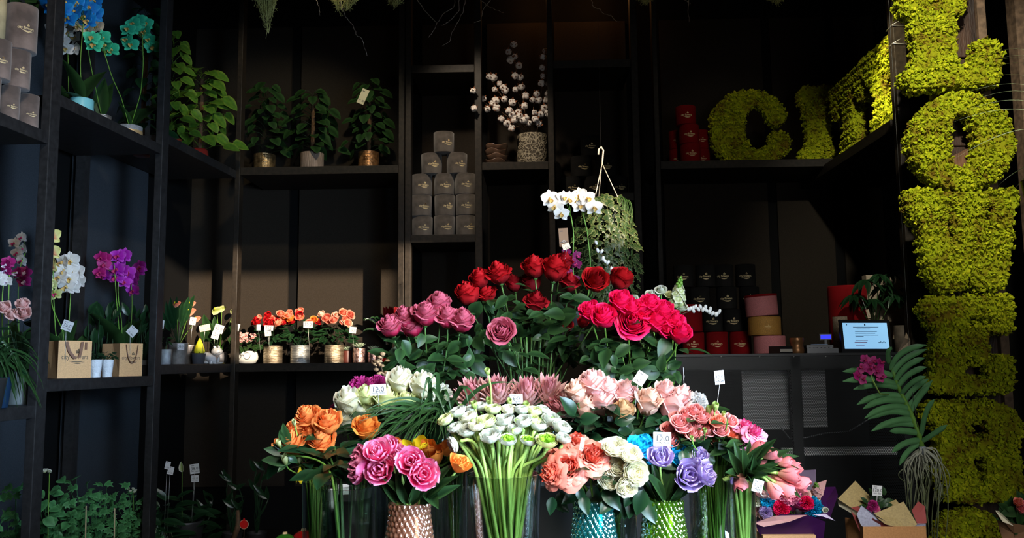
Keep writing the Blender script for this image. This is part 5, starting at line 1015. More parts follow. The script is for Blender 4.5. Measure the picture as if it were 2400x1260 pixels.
def kal(c, r, h, n, label, fm, col, pot, cat='plant', name='potted_flowers', fl=(), group=None, leafg=LEAFG, ls=.035, fs=.02, kind='spray', hp=1.0):
    t = thing(name, c, label, cat, group); c = Vector(c); ph, pr, kd, pm = pot; link('pot', pot_geo(pr, ph, kd).mesh('pot', pm), t, True, Matrix.Translation(c)); link('soil', G().add(lathe([(1e-4, ph * .88), (pr * .88, ph * .88)], 20)).mesh('soil', SOIL), t, True, Matrix.Translation(c)); Ms = []; g = G()
    for i in range(n):
        a = i * 2.4; q = r * math.sqrt((i + .5) / n); k = 1 - (q / r) ** 2 * .7; p = c + Vector((q * math.cos(a), q * math.sin(a) * .8, ph + h * k * rn(.35, .95))); Ms.append(m4(fy(p, (math.cos(a), math.sin(a), rn(-.4, .4)), (rn(-.3, .3), -.7, 1), ls * rn(.8, 1.2))))
        if i % 3 == 0: g.add(tube([c + Vector((0, 0, ph * .8)), (c + Vector((0, 0, ph)) + p) / 2, p], .0013, 4, False))
    G().add(multi(leafg, Ms)).add(g.geo(), t=0.).obj('foliage', fm, t)
    for (dx, dz, cc) in fl: link('bloom', bloom_mesh(kind, cc, int(rs.randint(0, 3))), t, True, fr(c + Vector((dx, rn(-.05, -.0) - (r * .2), ph + h * hp + dz)), (dx * 6 + rn(-.3, .3), -.8, rn(.3, 1)), rn(0, 6), fs * rn(.85, 1.15)))
    return t
ROOTP = mat('white_rooty_pot', (.60, .64, .68), .7, 0, .12, 25, .8, 40)
for px, lb in ((224, 'left white textured pot of dark green kalanchoe between the gift bags'), (251, 'right white textured pot of dark green kalanchoe between the gift bags')):
    c = PL(px, 870, .035); kal((c.x, c.y, S2L + .0006), .036, .04, 40, lb, LEAFD, None, (.085, .029, 'taper', ROOTP), ls=.022, group='white textured pots')
DKP = mat('clear_grow_pot', (.03, .04, .035), .3)
lorchid(140, 46, 52, 'taper', DKP, S2L, .26, [([(130, 780), (126, 700), (124, 620), (126, 560)], [(124, 556), (126, 592), (122, 622)], 'oyellow', 46), ([(150, 780), (122, 720), (118, 668)], [(118, 672), (136, 668), (130, 690)], 'lemon', 32)], 'pale yellow moth orchid with red throats beside the steel post', [(120, 770, .4), (165, 745, .4), (100, 760, .4)], 'lipr', fsize=30)
lorchid(178, 46, 52, 'taper', DKP, S2L, .30, [([(160, 780), (165, 700), (168, 640)], [(152, 616), (168, 612), (158, 636), (176, 632), (150, 652), (166, 655), (182, 648), (194, 658), (160, 672), (178, 672), (188, 640)], 'owhite', 42)], 'white moth orchid behind the large gift bag', [(160, 745, .4), (200, 770, .35)])
lorchid(283, 46, 52, 'taper', DKP, S2L, .26, [([(278, 760), (272, 690), (268, 620)], [(240, 604), (250, 622), (246, 640), (252, 606)], 'magenta', 34), ([(286, 760), (276, 690), (280, 600)], [(283, 602), (292, 610), (287, 628), (294, 634), (275, 632), (258, 646), (282, 650), (297, 600)], 'purple', 38), ([(308, 760), (310, 700), (305, 640)], [(306, 640), (318, 646), (322, 660), (335, 628), (308, 656), (318, 682), (292, 662), (328, 636)], 'purple', 36)], 'purple moth orchid with three flower spikes', [(300, 745, .42), (262, 760, .35), (225, 720, .3), (320, 740, .3)], 'lipr')
# leafy massed orchids without blooms behind
for (x0, x1, lb) in ((205, 270, 'leafy orchid plants without blooms between the gift bags'), (300, 352, 'leafy green plants in clear sleeves by the right post')):
    c = PL((x0 + x1) / 2, 850, .34); t = thing('leafy_plants', (c.x, c.y, S2L + .001), lb, 'plants'); g = G(); Ms = []
    for i in range(34): p = PL(rn(x0, x1), rn(715, 800), rn(.25, .42)); g.add(tube([Vector((p.x, p.y, S2L + .06)), p], .002, 4)); Ms.append(m4(fy(p - Vector((0, 0, .04)), (rn(-.6, .6), rn(-.6, .2), 1), (rn(-.3, .3), -1, .2), rn(.05, .09))))
    G().add(multi(leaf_g(.45, .2, .3), Ms)).add(g.geo(), t=.5).obj('foliage', LEAFD, t)
    G().add(box(((c.x, c.y, S2L + .04)), ((x1 - x0) * c.y / F * .8, .10, .08))).obj('tray', mat('wooden_tray', (.20, .13, .07), .8, var=.2), t, smooth=False)
GREYB = mat('pale_grey_zinc', (.30, .32, .34), .55, .2, .2, 30)
for px, sh, b, lb in ((343, S2L, .12, 'pale grey square pot at the right end of the orchid shelf'), (387, S3L, .10, 'pale grey square pot just right of the post')):
    c = PL(px, 850, b); t = kal((c.x, c.y, sh + .0006), .02, .16, 8, lb, LEAF, None, (.085, .028, 'square', GREYB), ls=.05, group=None, leafg=NARROW)
card(158, 763, 3.45, 26, 24, 'white price card standing above the large gift bag', rot=.35, text='35.0', stick=(149, 790))
card(310, 776, 3.55, 22, 22, 'white price card leaning behind the smaller gift bag', rot=.75, text='', stick=(300, 800))
card(380, 760, 4.3, 9, 20, 'narrow white card right of the steel post', rot=.1, text='', stick=(381, 800))
# far left lower shelf
ORCP = DKP
lorchid(45, 44, 50, 'taper', DKP, S1L, .30, [([(45, 800), (42, 700), (45, 630), (60, 590)], [(45, 572), (62, 560), (64, 585), (48, 595), (58, 612)], 'owhite', 30)], 'spotted white and burgundy orchid at the far left', [(70, 770, .4)], 'lipr')
lorchid(20, 44, 50, 'taper', DKP, S1L, .22, [([(20, 780), (20, 700), (22, 640)], [(20, 622), (36, 616), (28, 634), (45, 640), (58, 642), (66, 660), (66, 640)], 'magenta', 34), ([(5, 780), (5, 700), (8, 660)], [(2, 648), (14, 654), (25, 660), (6, 662)], 'owhite', 28)], 'burgundy and white orchid at the left frame edge', [(50, 760, .4), (5, 760, .4)], 'lipw')
c = PL(42, 935, .12); kal((c.x, c.y, S1L + .0006), .07, .24, 34, 'pale pink roses in a grey pot at the far left', LEAFD, None, (.15, .045, 'cyl', mat('grey_green_pot', (.10, .12, .12), .6)), fl=((-.03, .0, 'pale'), (.0, -.03, 'pale'), (.04, -.02, 'pale'), (.045, .01, 'pale')), fs=.058, ls=.05, name='potted_roses', kind='pointrose')
c = PL(8, 945, .02); kal((c.x, c.y - .04, S1L + .0006), .06, .16, 26, 'yellow bloom in a dark blue pot behind the grassy leaves', LEAFD, None, (.12, .05, 'taper', mat('dark_blue_pot', (.01, .03, .07), .3)), fl=((.0, .03, 'yellow'),), fs=.06, ls=.05, kind='peony')
c = PL(-30, 850, -.06); t = thing('spider_plant', c, 'long arching grassy leaves spilling in at the left edge', 'plant'); g = G()
for i in range(60):
    s0 = Vector((c.x, c.y, c.z)) + Vector((rn(-.05, .05), rn(-.05, .05), 0)); e = PL(rn(-20, 105), rn(850, 960), rn(-.12, .05)); g.add(blade(bez(s0, s0 + Vector((.04, 0, rn(.08, .2))), e + Vector((-.02, 0, rn(.05, .12))), e, 12), rn(.006, .011)))
g.obj('blades', LEAF, t); link('pot', pot_geo(.07, .12, 'taper').mesh('pot', mat('dark_pot', (.02, .02, .02), .4)), t, True, Matrix.Translation((c.x, c.y, S1L)))
# ------------------------------------------------------------------ side shelf and back shelf, lower row
def anthurium(c, pot, label, fls, col, leaves, m=LEAFD, plane=None, lw=.30):
    t = thing('potted_anthurium', c, label, 'plant'); c = Vector(c); ph, pr, kd, pm = pot; link('pot', pot_geo(pr, ph, kd).mesh('pot', pm), t, True, Matrix.Translation(c)); top = c + Vector((0, 0, ph * .85)); link('soil', G().add(lathe([(1e-4, ph * .88), (pr * .88, ph * .88)], 20)).mesh('soil', SOIL), t, True, Matrix.Translation(c)); g = G()
    for (a, b, s) in leaves:
        e = plane(a, b); m_ = top.lerp(e, .55); g.add(tube([top, m_], .0018, 4, False), t=0.); g.add(leaf_g(lw, .2, .2, .3), fy(m_, e - m_ + Vector((0, 0, .01)), (0, -1, .4), (e - m_).length * s))
    g.obj('foliage', m, t)
    for (a, b, sz) in fls:
        e = plane(a, b); s = sz * 1.1 * e.y / F; G().add(tube([top, top.lerp(e, .6) + Vector((0, 0, .01)), e], .0016, 5)).obj('flower_stalk', STEM, t)
        sp = link('spathe', G().add(leaf_g(.85, -.25, .1, .5)).mesh('spathe', PC[col]), t, True, fy(e - Vector((s * .4, 0, 0)), (1, -.3, .25), (0, -1, .55), s)); link('spadix', G().add(tube([(0, .2, .0), (0, .35, .16), (0, .5, .30)], .05, 6)).mesh('spadix', PC['yellow']), sp)
    return t
def loc(px, b, z): c = PL(px, 800, b); return (c.x, c.y, z + .0006)
TIN = mat('galvanised_tin', (.30, .27, .25), .45, .6, .3, 20, .15, 60)
anthurium(loc(418, .12, S3L), (.125, .058, 'taper', TIN), 'red anthurium in a tin bucket with dark upright leaves', [(414, 713, 20), (448, 714, 22), (446, 732, 26), (462, 748, 18)], 'scoral', [(385, 712, 1), (395, 700, 1), (405, 720, 1), (440, 690, 1.0), (452, 686, 1), (425, 705, 1), (380, 740, 1), (410, 695, 1), (430, 730, 1), (398, 735, 1), (448, 705, 1)], LEAFD, pf(.12), .28)
c = loc(444, .20, S3L); t = thing('tin_bucket', c, 'second tin bucket touching the red anthurium bucket', 'bucket'); link('body', pot_geo(.045, .12, 'taper').mesh('body', TIN), t)
anthurium(loc(517, .16, S3L), (.075, .045, 'round', mat('dark_zinc_bowl', (.07, .07, .08), .5, .3)), 'yellow-green anthurium with broad olive leaves', [(508, 728, 24), (520, 724, 20), (548, 728, 18), (550, 750, 20)], 'lemon', [(475, 745, 1), (500, 748, 1.1), (540, 760, 1), (560, 780, 1), (470, 770, 1), (530, 770, 1), (492, 765, 1)], LEAF, pf(.16), .45)
c = loc(466, .10, S3L); kal(c, .03, .05, 12, 'small plant in a charcoal pot with a yellow sleeve', LEAFD, None, (.065, .045, 'taper', mat('charcoal_pot', (.05, .05, .06), .6)), ls=.03)
c2 = PL(468, 805, .09); t = thing('yellow_sleeve', (c2.x, c2.y, S3L + .068), 'bright yellow cone-shaped sleeve beside the frog', 'decoration'); G().add(lathe([(.030, 0), (.034, .01), (.022, .05), (.004, .09)], 12, (c2.x, c2.y, S3L + .068))).obj('sleeve', mat('yellow_paper', (.75, .68, .02), .6), t, smooth=False)
# frog figurine
c = Vector(loc(506, .06, S3L)); FR = mat('glazed_white_frog', (.50, .50, .50), .3, 0, .2, 30, coat=.4)
t = thing('frog_figurine', c, 'glazed white smiling frog figurine lying on the shelf', 'figurine'); g = G()
def ell(p, r, ax=(0, 0, 1)): g.add(ball(1, (0, 0, 0), 14), fr(c + Vector(p), ax, 0, 1) @ Matrix.Diagonal((r[0], r[1], r[2], 1)))
ell((-.03, 0, .035), (.035, .03, .055), (-.7, 0, .5)); ell((.012, -.01, .078), (.036, .030, .026)); ell((-.002, -.015, .102), (.011, .01, .012)); ell((.024, -.02, .103), (.011, .01, .012)); ell((-.055, 0, .012), (.03, .02, .012)); ell((.02, -.01, .02), (.010, .010, .035), (.3, 0, 1)); ell((.035, -.015, .006), (.022, .012, .006)); ell((-.02, -.02, .015), (.012, .012, .03))
g.obj('body', FR, t); g = G(); ell((-.004, -.026, .104), (.004, .003, .004)); ell((.026, -.031, .105), (.004, .003, .004)); g.obj('eye', mat('frog_eye', (.01, .01, .01), .2), t)
G().add(tube([c + Vector((-.015, -.038, .070)), c + Vector((.012, -.042, .062)), c + Vector((.040, -.030, .072))], .0012, 5)).obj('mouth', mat('frog_mouth', (.06, .04, .03), .6), t)
g = G(); ell((.056, -.015, .004), (.008, .006, .003)); g.obj('foot', mat('yellow_glaze', (.7, .5, .02), .4), t)
card(452, 752, 4.75, 15, 18, 'small price card between the red anthurium blooms', rot=.15, text='28.0', stick=(448, 785))
card(424, 812, 4.70, 16, 14, 'price sticker card on the front of the tin bucket', text='38.0')
card(480, 768, 4.85, 26, 15, 'cream price card left of the yellow anthurium', rot=-.2, text='', m=mat('cream_tag', (.72, .55, .38), .7), stick=(472, 800))
card(513, 770, 4.85, 22, 20, 'upper price card of the pair above the frog', rot=.3, text='42.0', stick=(508, 800)); card(505, 785, 4.84, 18, 18, 'lower price card of the pair above the frog', rot=.3, text='32.0', stick=(503, 805))
card(553, 766, 5.35, 17, 17, 'tilted price card just right of the corner post', rot=.25, text='26.0', stick=(548, 800))
card(630, 768, 5.36, 21, 12, 'upper price card in front of the dark red begonia', text='25.0', rot=.05, stick=(627, 810)); card(628, 780, 5.35, 15, 14, 'lower price card in front of the dark red begonia', text='25.0', rot=-.1)
card(606, 767, 5.36, 9, 14, 'narrow price card left of the dark red begonia', text=''); card(722, 760, 5.34, 22, 15, 'white price card on the orange-red begonia', text='35.0', stick=(720, 800)); card(827, 773, 5.36, 16, 15, 'price card right of the salmon begonia', text='30.0', rot=.12, stick=(832, 800))
card(903, 752, 5.3, 14, 12, 'price card half behind the mauve roses', text='')
CHM = mat('ribbed_gold_tin', (.40, .31, .20), .35, .85, .35, 18, .5, 90, stretch=(.5, .5, 5), col2=(.62, .52, .38)); CHM2 = mat('ribbed_silver_tin', (.40, .42, .42), .33, .85, .35, 18, .5, 90, stretch=(.5, .5, 5), col2=(.62, .64, .62))
def fcl(n, w, cols): return tuple((rn(-w, w), rn(-.045, .03), cols[i % len(cols)]) for i in range(n))
def zb(px, Y): return (P(px, 800, Y).x, Y, BL + .0006)
kal(zb(640, 5.72), .12, .17, 70, 'dark red begonia in a ribbed gold tin', LEAFD, None, (.118, .065, 'ring', CHM), fl=fcl(16, .11, ('red', 'red', 'scoral')), fs=.055, ls=.06, group='begonias in metal tins')
kal(zb(704, 5.70), .13, .18, 70, 'orange-red begonia in a ribbed silver tin', LEAFD, None, (.118, .066, 'ring', CHM2), fl=fcl(16, .12, ('red', 'scoral', 'scoral', 'dorange')), fs=.06, ls=.06, group='begonias in metal tins', hp=1.02)
kal(zb(783, 5.70), .12, .17, 70, 'salmon pink begonia in a ribbed gold tin', LEAFD, None, (.118, .065, 'ring', CHM), fl=fcl(18, .11, ('coral', 'peach', 'scoral')), fs=.055, ls=.06, group='begonias in metal tins')
t = kal(zb(580, 5.70), .09, .06, 40, 'pink kalanchoe in a white pot with round spectacles on it', LEAF, None, (.085, .072, 'round', WHITEC), fl=tuple((rn(-.06, .06), rn(-.0, .05), 'pale') for i in range(26)), fs=.024, ls=.055, kind='spray')
c = Vector(zb(580, 5.70)); g = G()
for s in (-1, 1): g.add(tube([c + Vector((s * .030 - .006 + .022 * math.cos(a), -.0745, .052 + .022 * math.sin(a))) for a in np.linspace(0, 2 * PI, 22)], .0014, 5))
g.add(tube([c + Vector((-.016, -.075, .056)), c + Vector((-.006, -.077, .060)), c + Vector((.004, -.075, .056))], .0014, 5)); g.obj('spectacles', mat('spectacle_wire', (.12, .10, .09), .4, .5), t)
SUCC = petal('succulent', (.16, .22, .14), (.34, .42, .30), trans=.05, rough=.6)
def succulent(c, r, pot, label):
    t = thing('potted_succulent', c, label, 'plant', 'succulents'); c = Vector(c); ph, pr, kd, pm = pot; link('pot', pot_geo(pr, ph, kd).mesh('pot', pm), t, True, Matrix.Translation(c)); Ms = []
    for i in range(34): k = i / 34; a = i * 2.4; Ms.append(m4(fy(c + Vector((0, 0, ph)), (math.cos(a) * (.25 + k), math.sin(a) * (.25 + k), 1.1 - k * .9), (0, 0, 1), r * (.45 + .55 * k))))
    G().add(multi(leaf_g(.42, .6, -.3), Ms)).obj('rosette', SUCC, t)
MOS = mat('copper_mosaic_pot', (.30, .13, .10), .25, .7, .5, 60, .5, 80, col2=(.60, .42, .38))
succulent(zb(815, 5.74), .05, (.08, .03, 'cyl', mat('dark_red_pot', (.08, .015, .01), .5)), 'small succulent in a dark red pot'); succulent(zb(842, 5.66), .06, (.095, .04, 'hammer', MOS), 'pale green succulent in a copper mosaic pot'); succulent(zb(875, 5.66), .05, (.08, .035, 'hammer', MOS), 'rightmost small succulent in a copper pot by the red bauble')
def bauble(c, r, m, label):
    t = thing('bauble', c, label, 'bauble', None); link('ball', G().add(ball(r, (0, 0, r), 28)).mesh('ball', m), t); link('cap', G().add(lathe([(1e-4, r * 2.12), (r * .18, r * 2.12), (r * .2, r * 1.96)], 16)).mesh('cap', GOLD), t); return t
REDG = mat('glossy_red', (.55, .01, .008), .15, coat=.8); GREENG = mat('glossy_green', (.05, .30, .02), .2, coat=.6)
bauble(zb(901, 5.62), .045, REDG, 'glossy red bauble on the shelf left of the mauve roses')
c = zb(915, 5.85); t = thing('potted_bromeliad', c, 'dark bromeliad with red centre behind the mauve roses', 'plant'); g = G(); c = Vector(c)
for i in range(24): a = i * 2.4; e = c + Vector((math.cos(a) * .19, math.sin(a) * .12, .18 + rn(0, .14))); g.add(blade(bez(c + Vector((0, 0, .08)), c + Vector((0, 0, .25)), e + Vector((0, 0, .05)), e, 10), .02))
g.obj('foliage', LEAFD, t); g = G()
for i in range(12): a = i * 2.4; g.add(leaf_g(.4, .3, .1), fy(c + Vector((0, -.02, .28)), (math.cos(a) * .5, math.sin(a) * .5, 1), (0, -1, 0), .11))
g.obj('flower', PC['darkred'], t); link('pot', pot_geo(.05, .09).mesh('pot', mat('dark_pot', (.02, .02, .02), .4)), t, True, Matrix.Translation(c))
# ------------------------------------------------------------------ bay with bowls and the cotton vase
zc = zpx(1210, 379, YB) + .0006; BOWL = mat('brown_glazed_bowl', (.15, .085, .055), .25, 0, .3, 20, coat=.4); xb_ = P(1161, 350, 5.66).x
nm = ['bottom', 'second', 'third', 'top']
for i in range(4):
    t = thing('wavy_bowl', (xb_ + (.006 if i % 2 else -.004), 5.66, zc + i * .034), f'{nm[i]} brown glazed bowl of the wavy-rimmed stack', 'bowl', 'wavy bowls')
    def fn(R, Z, A): return R * (1 + .03 * np.sin(A * 3 + i)), Z + (R / .08) ** 3 * .007 * np.sin(A * 4 + i * 1.3)
    link('bowl', G().add(lathe([(1e-4, .004), (.045, .004), (.068, .016), (.078, .040), (.080, .044), (.076, .043), (.064, .02), (.04, .010), (1e-4, .010)], 60, fn=fn)).mesh('bowl', BOWL), t)
LACE = mat('carved_stone', (.10, .085, .055), .8, 0, .3, 40, col2=(.42, .37, .27), scale=70) if False else None
m_, t_, N_, L_, b_ = nt('carved_ivory_relief'); b_.inputs['Roughness'].default_value = .7
tc = N_.new('ShaderNodeTexCoord'); vo = N_.new('ShaderNodeTexVoronoi'); vo.feature = 'DISTANCE_TO_EDGE'; vo.inputs['Scale'].default_value = 46; no = N_.new('ShaderNodeTexNoise'); no.inputs['Scale'].default_value = 20; va = N_.new('ShaderNodeVectorMath'); va.operation = 'MULTIPLY_ADD'; va.inputs[1].default_value = (.05, .05, .05)
L_.new(tc.outputs['Object'], no.inputs[0]); L_.new(no.outputs['Color'], va.inputs[0]); L_.new(tc.outputs['Object'], va.inputs[2]); L_.new(va.outputs[0], vo.inputs['Vector']); cr = N_.new('ShaderNodeValToRGB'); cr.color_ramp.elements[0].position = .04; cr.color_ramp.elements[0].color = (.36, .31, .22, 1); cr.color_ramp.elements[1].position = .13; cr.color_ramp.elements[1].color = (.06, .045, .028, 1)
L_.new(vo.outputs['Distance'], cr.inputs[0]); L_.new(cr.outputs[0], b_.inputs['Base Color']); bp = N_.new('ShaderNodeBump'); bp.invert = True; bp.inputs['Distance'].default_value = .01; L_.new(vo.outputs['Distance'], bp.inputs['Height']); L_.new(bp.outputs[0], b_.inputs['Normal'])
xv = P(1248, 350, 5.70).x; t = thing('carved_vase', (xv, 5.70, zc), 'ivory carved relief vase holding the cotton branches', 'vase'); link('body', pot_geo(.106, .225, 'cyl').mesh('body', m_), t)
xv2 = P(1277, 350, 5.88).x; t = thing('carved_vase', (xv2, 5.88, zc), 'darker smaller vase half hidden behind the cotton vase', 'vase'); link('body', pot_geo(.055, .18, 'cyl').mesh('body', mat('dark_stone_pot', (.05, .05, .045), .8, var=.4, scale=50)), t)
COT = mat('cotton_fluff', (.72, .66, .62), .95, 0, .1, 40, sheen=.4); HUSK = mat('cotton_husk', (.26, .09, .035), .7, 0, .3, 40)
g = G(); h = G()
for j in range(4): a = j * PI / 2 + .4; g.add(ball(.27, (math.cos(a) * .19, math.sin(a) * .19, .36), 10, 1.15)); h.add(leaf_g(.46, .5, -.4), fy((0, 0, .02), (math.cos(a + .78), math.sin(a + .78), .80), (0, 0, 1), .86))
cotm = g.mesh('boll', COT); huskm = h.mesh('husk', HUSK)
br = [([(1240, 300), (1225, 220), (1205, 150), (1200, 105)], [(1204, 106), (1192, 124), (1206, 133), (1196, 144), (1216, 155), (1208, 181), (1220, 183), (1222, 204), (1208, 212), (1232, 225)]),
      ([(1250, 300), (1268, 220), (1276, 150), (1280, 120)], [(1278, 121), (1273, 136), (1291, 154), (1270, 161), (1272, 179), (1284, 197), (1269, 198), (1258, 222), (1284, 223), (1281, 235), (1276, 256)]),
      ([(1235, 300), (1195, 250), (1165, 210), (1142, 172)], [(1147, 180), (1156, 183), (1171, 196), (1159, 211), (1179, 209), (1185, 215), (1183, 234), (1162, 238)]),
      ([(1235, 305), (1180, 265), (1140, 245), (1110, 212)], [(1109, 214), (1133, 232), (1142, 256), (1164, 255), (1155, 243), (1111, 255), (1200, 240)]),
      ([(1240, 305), (1225, 270), (1215, 240)], [(1230, 250), (1200, 270), (1194, 262), (1175, 281), (1188, 293), (1199, 303), (1214, 264), (1206, 280)]),
      ([(1250, 305), (1248, 270), (1252, 240)], [(1218, 276), (1233, 276), (1252, 266), (1254, 282), (1262, 290), (1240, 290), (1268, 268), (1285, 268), (1262, 235), (1248, 236), (1228, 285)])]
nmz = ['tall middle cotton branch curving to the top', 'tall right cotton branch by the post', 'left cotton branch reaching up', 'low cotton branch reaching past the left post', 'short cotton branch above the bowls', 'short cotton branch at the vase rim']
for k, (pth, bl) in enumerate(br):
    Yc_ = 5.62; pts = [Vector((xv, 5.70, zc + .05)), Vector((xv + rn(-.03, .03), 5.69, zc + .22))] + [P(a, b, Yc_) for a, b in pth[1:]]; t = thing('cotton_branch', pts[0], nmz[k], 'branch', 'cotton branches'); p = np.array([tuple(q) for q in pts]); q = np.linspace(0, 1, 20); tt = np.linspace(0, 1, len(p)); pt = np.stack([np.interp(q, tt, p[:, i]) for i in range(3)], 1); pt[1:-1] = (pt[:-2] + 2 * pt[1:-1] + pt[2:]) / 4
    st = G().add(tube(pt, .0028, 6))
    for a, b in bl:
        yy = 5.60 if a > 1125 else 5.46
        e = P(a, b, yy) + Vector((0, rn(-.03, .01) if a > 1125 else 0, 0)); j = int(np.argmin(((pt - np.array(tuple(e))) ** 2).sum(1))); j = max(3, j - 1); st.add(tube([pt[j], e], .0014, 4)); d = Vector((rn(-.6, .6), -.8, rn(-.1, .9))); M = fr(e, d, rn(0, 6), .056 * rn(.8, 1.15)) @ Matrix.Translation((0, 0, -.3))
        bo = link('boll', cotm, t, True, M); link('husk', huskm, bo)
    st.obj('stem', BARK, t)
# ------------------------------------------------------------------ hanging ivy
YI = 3.7; hk = P(1410, 352, YI); tp_ = P(1412, 455, YI); t = thing('hanging_ivy', (tp_.x, YI, tp_.z - .35), 'variegated ivy cascading from a basket on a pale hook', 'plant')
bc = P(1432, 500, YI)
link('basket', G().add(lathe([(1e-4, -.08), (.045, -.08), (.06, -.03), (.07, .05), (.066, .05), (.055, -.03), (1e-4, -.06)], 32)).mesh('basket', mat('dark_green_basket', (.01, .02, .012), .5)), t, True, Matrix.Translation(bc)); HK = mat('ivory_plastic', (.55, .50, .40), .4)
g = G().add(tube([P(a, b, YI) for a, b in ((1402, 362), (1403, 350), (1409, 344), (1414, 352), (1412, 372), (1411, 385))], .004, 8))
for (a, b, dy) in ((1396, 455, -.08), (1448, 462, -.02), (1402, 470, .08)): g.add(tube([P(1411, 383, YI), P(a, b, YI + dy)], .002, 6))
g.obj('hanger', HK, t); G().add(tube([P(1408, 346, YI), Vector((P(1408, 346, YI).x, YI, ZC))], .0005, 5)).obj('ceiling_wire', mat('black_wire', (.003, .003, .003), .8), t)
Ms = []; g = G()
for i in range(520):
    yy = rn(0, 1); py = 455 + 250 * yy; wl = 1372 - 30 * math.sin(yy * 3) + 10 * yy; wr = 1455 + 44 * math.sin(min(1, yy * 1.6) * PI / 2) - 30 * max(0, yy - .7); x = rn(wl, wr); cx_ = (wl + wr) / 2; ed = abs(x - cx_) / ((wr - wl) / 2); dy = -math.sqrt(max(0, 1 - ed * ed)) * .12; p = P(x, py, YI + dy * (1 if i % 4 else -1) + rn(-.02, .02)); Ms.append(m4(fy(p, (rn(-.7, .7) + (x - cx_) / 90, -.2, -1), (rn(-.5, .5) + (x - cx_) / 70, -1, rn(.1, .7)), rn(.022, .038))))
G().add(multi(IVYG, Ms)).obj('foliage', IVY, t)
for i in range(46):
    a = rn(0, 6.28); s0 = bc + Vector((math.cos(a) * .06, math.sin(a) * .06, .05)); e = Vector((bc.x + math.cos(a) * .09, YI + math.sin(a) * .09, bc.z - rn(.1, .36))); g.add(tube(bez(s0, s0 + Vector((math.cos(a) * .05, math.sin(a) * .05, .04)), e + Vector((0, 0, .15)), e, 10), .001, 4))
g.obj('vines', STEMD, t)
# ------------------------------------------------------------------ counter
YK = 4.22; zk = zpx(1760, 828.5, YK); xk0, xk1 = P(1562, 830, YK).x, P(2130, 830, YK).x
m_, t_, N_, L_, b_ = nt('perforated_steel'); b_.inputs['Base Color'].default_value = (.006, .0075, .0085, 1); b_.inputs['Roughness'].default_value = .45; tc = N_.new('ShaderNodeTexCoord'); sx = N_.new('ShaderNodeSeparateXYZ'); L_.new(tc.outputs['Object'], sx.inputs[0])
def mth(op, a, b=None, c=None):
    n = N_.new('ShaderNodeMath'); n.operation = op
    for i, v in enumerate((a, b, c)):
        if v is None: continue
        if isinstance(v, (int, float)): n.inputs[i].default_value = v
        else: L_.new(v, n.inputs[i])
    return n.outputs[0]
def hexd(off):
    x = mth('MULTIPLY', sx.outputs[0], 1 / .0085); z = mth('MULTIPLY', sx.outputs[2], 1 / (.0085 * 1.732)); fx = mth('SUBTRACT', mth('FRACT', mth('ADD', x, 100 + off)), .5); fz = mth('MULTIPLY', mth('SUBTRACT', mth('FRACT', mth('ADD', z, 100 + off)), .5), 1.732); return mth('SQRT', mth('ADD', mth('MULTIPLY', fx, fx), mth('MULTIPLY', fz, fz)))
hole = mth('LESS_THAN', mth('MINIMUM', hexd(0), hexd(.5)), .40); tr = N_.new('ShaderNodeBsdfTransparent'); ms = N_.new('ShaderNodeMixShader'); L_.new(hole, ms.inputs[0]); L_.new(b_.outputs[0], ms.inputs[1]); L_.new(tr.outputs[0], ms.inputs[2]); L_.new(ms.outputs[0], N_['Material Output'].inputs[0]); PERF = m_
CF = mat('counter_black', (.004, .005, .006), .5); t = thing('counter', ((xk0 + xk1) / 2, YK + .3, 0), 'black shop counter fronted with perforated steel sheet', 'counter')
G().add(box2((xk0, YK, zk - .012), (xk1, YK + .62, zk))).obj('countertop', mat('counter_top', (.008, .008, .009), .4), t, smooth=False)
o = link('front_sheet', G().add(box2((xk0, YK, .10), (xk1, YK + .0015, zk - .013))).mesh('front_sheet', PERF, False), t, True, Matrix.Identity(4))
xs = [P(q, 900, YK).x for q in (1562, 1578, 1856, 1878, 2115, 2130)]
for i in (0, 2, 4): G().add(box2((xs[i], YK + .003, .02), (xs[i + 1], YK + .04, zk - .013))).obj('upright', CF, t, smooth=False)
G().add(box2((xk0, YK + .003, zk - .075), (xk1, YK + .03, zk - .014))).obj('rail', CF, t, smooth=False); G().add(box2((xk0, YK + .003, .02), (xk1, YK + .03, .16))).obj('rail', CF, t, smooth=False)
GP = mat('grey_inner_panel', (.60, .60, .62), .8); G().add(box2((xk0 + .02, YK + .55, .02), (xk1, YK + .58, zk - .02))).obj('back_panel', CF, t, smooth=False)
for (a, b, c_, d, m__) in ((1738, 1852, 868, 1006, GP), (1878, 1940, 866, 1000, GP)):
    p, q = P(a, c_, YK + .10), P(b, d, YK + .10); G().add(box2((p.x, YK + .10, q.z), (q.x, YK + .11, p.z))).obj('inner_panel', m__, t, smooth=False)
p, q = P(1830, 1048, YK + .05), P(2100, 1064, YK + .05); G().add(box2((p.x, YK + .032, q.z), (q.x, YK + .05, p.z))).obj('lit_gap_strip', mat('lit_gap_white', (.95, .95, .92), .6), t, smooth=False)  # white strip standing in for the lit gap behind the sheet
for (a, b, c_, d) in ((1562, 2130, 828, 848),): pass
for px in (1690, 1780, 1860, 1935, 2090): c = P(px, 835, YK - .001); link('bolt', G().add(ball(.004, (0, 0, 0), 8)).mesh('bolt', WIRE), t, True, Matrix.Translation(c))
c0 = P(1840, 1040, YK + .07); G().add(tube(wob([P(a, b, YK + .035) for a, b in ((1830, 1000), (1850, 1026), (1890, 1022), (1930, 1012), (1990, 1008), (2030, 985), (2060, 960))], .006, 3, 4), .003, 6)).obj('cable', mat('grey_cable', (.25, .26, .27), .6), t)
KZ = zk + .0006
def kc(px, dy): return (P(px, 820, YK + dy).x, YK + dy, KZ)
hk_ = 53 * 4.5 / F
rows = [((1606, 2, 0), (1648, 2, 0)), ]
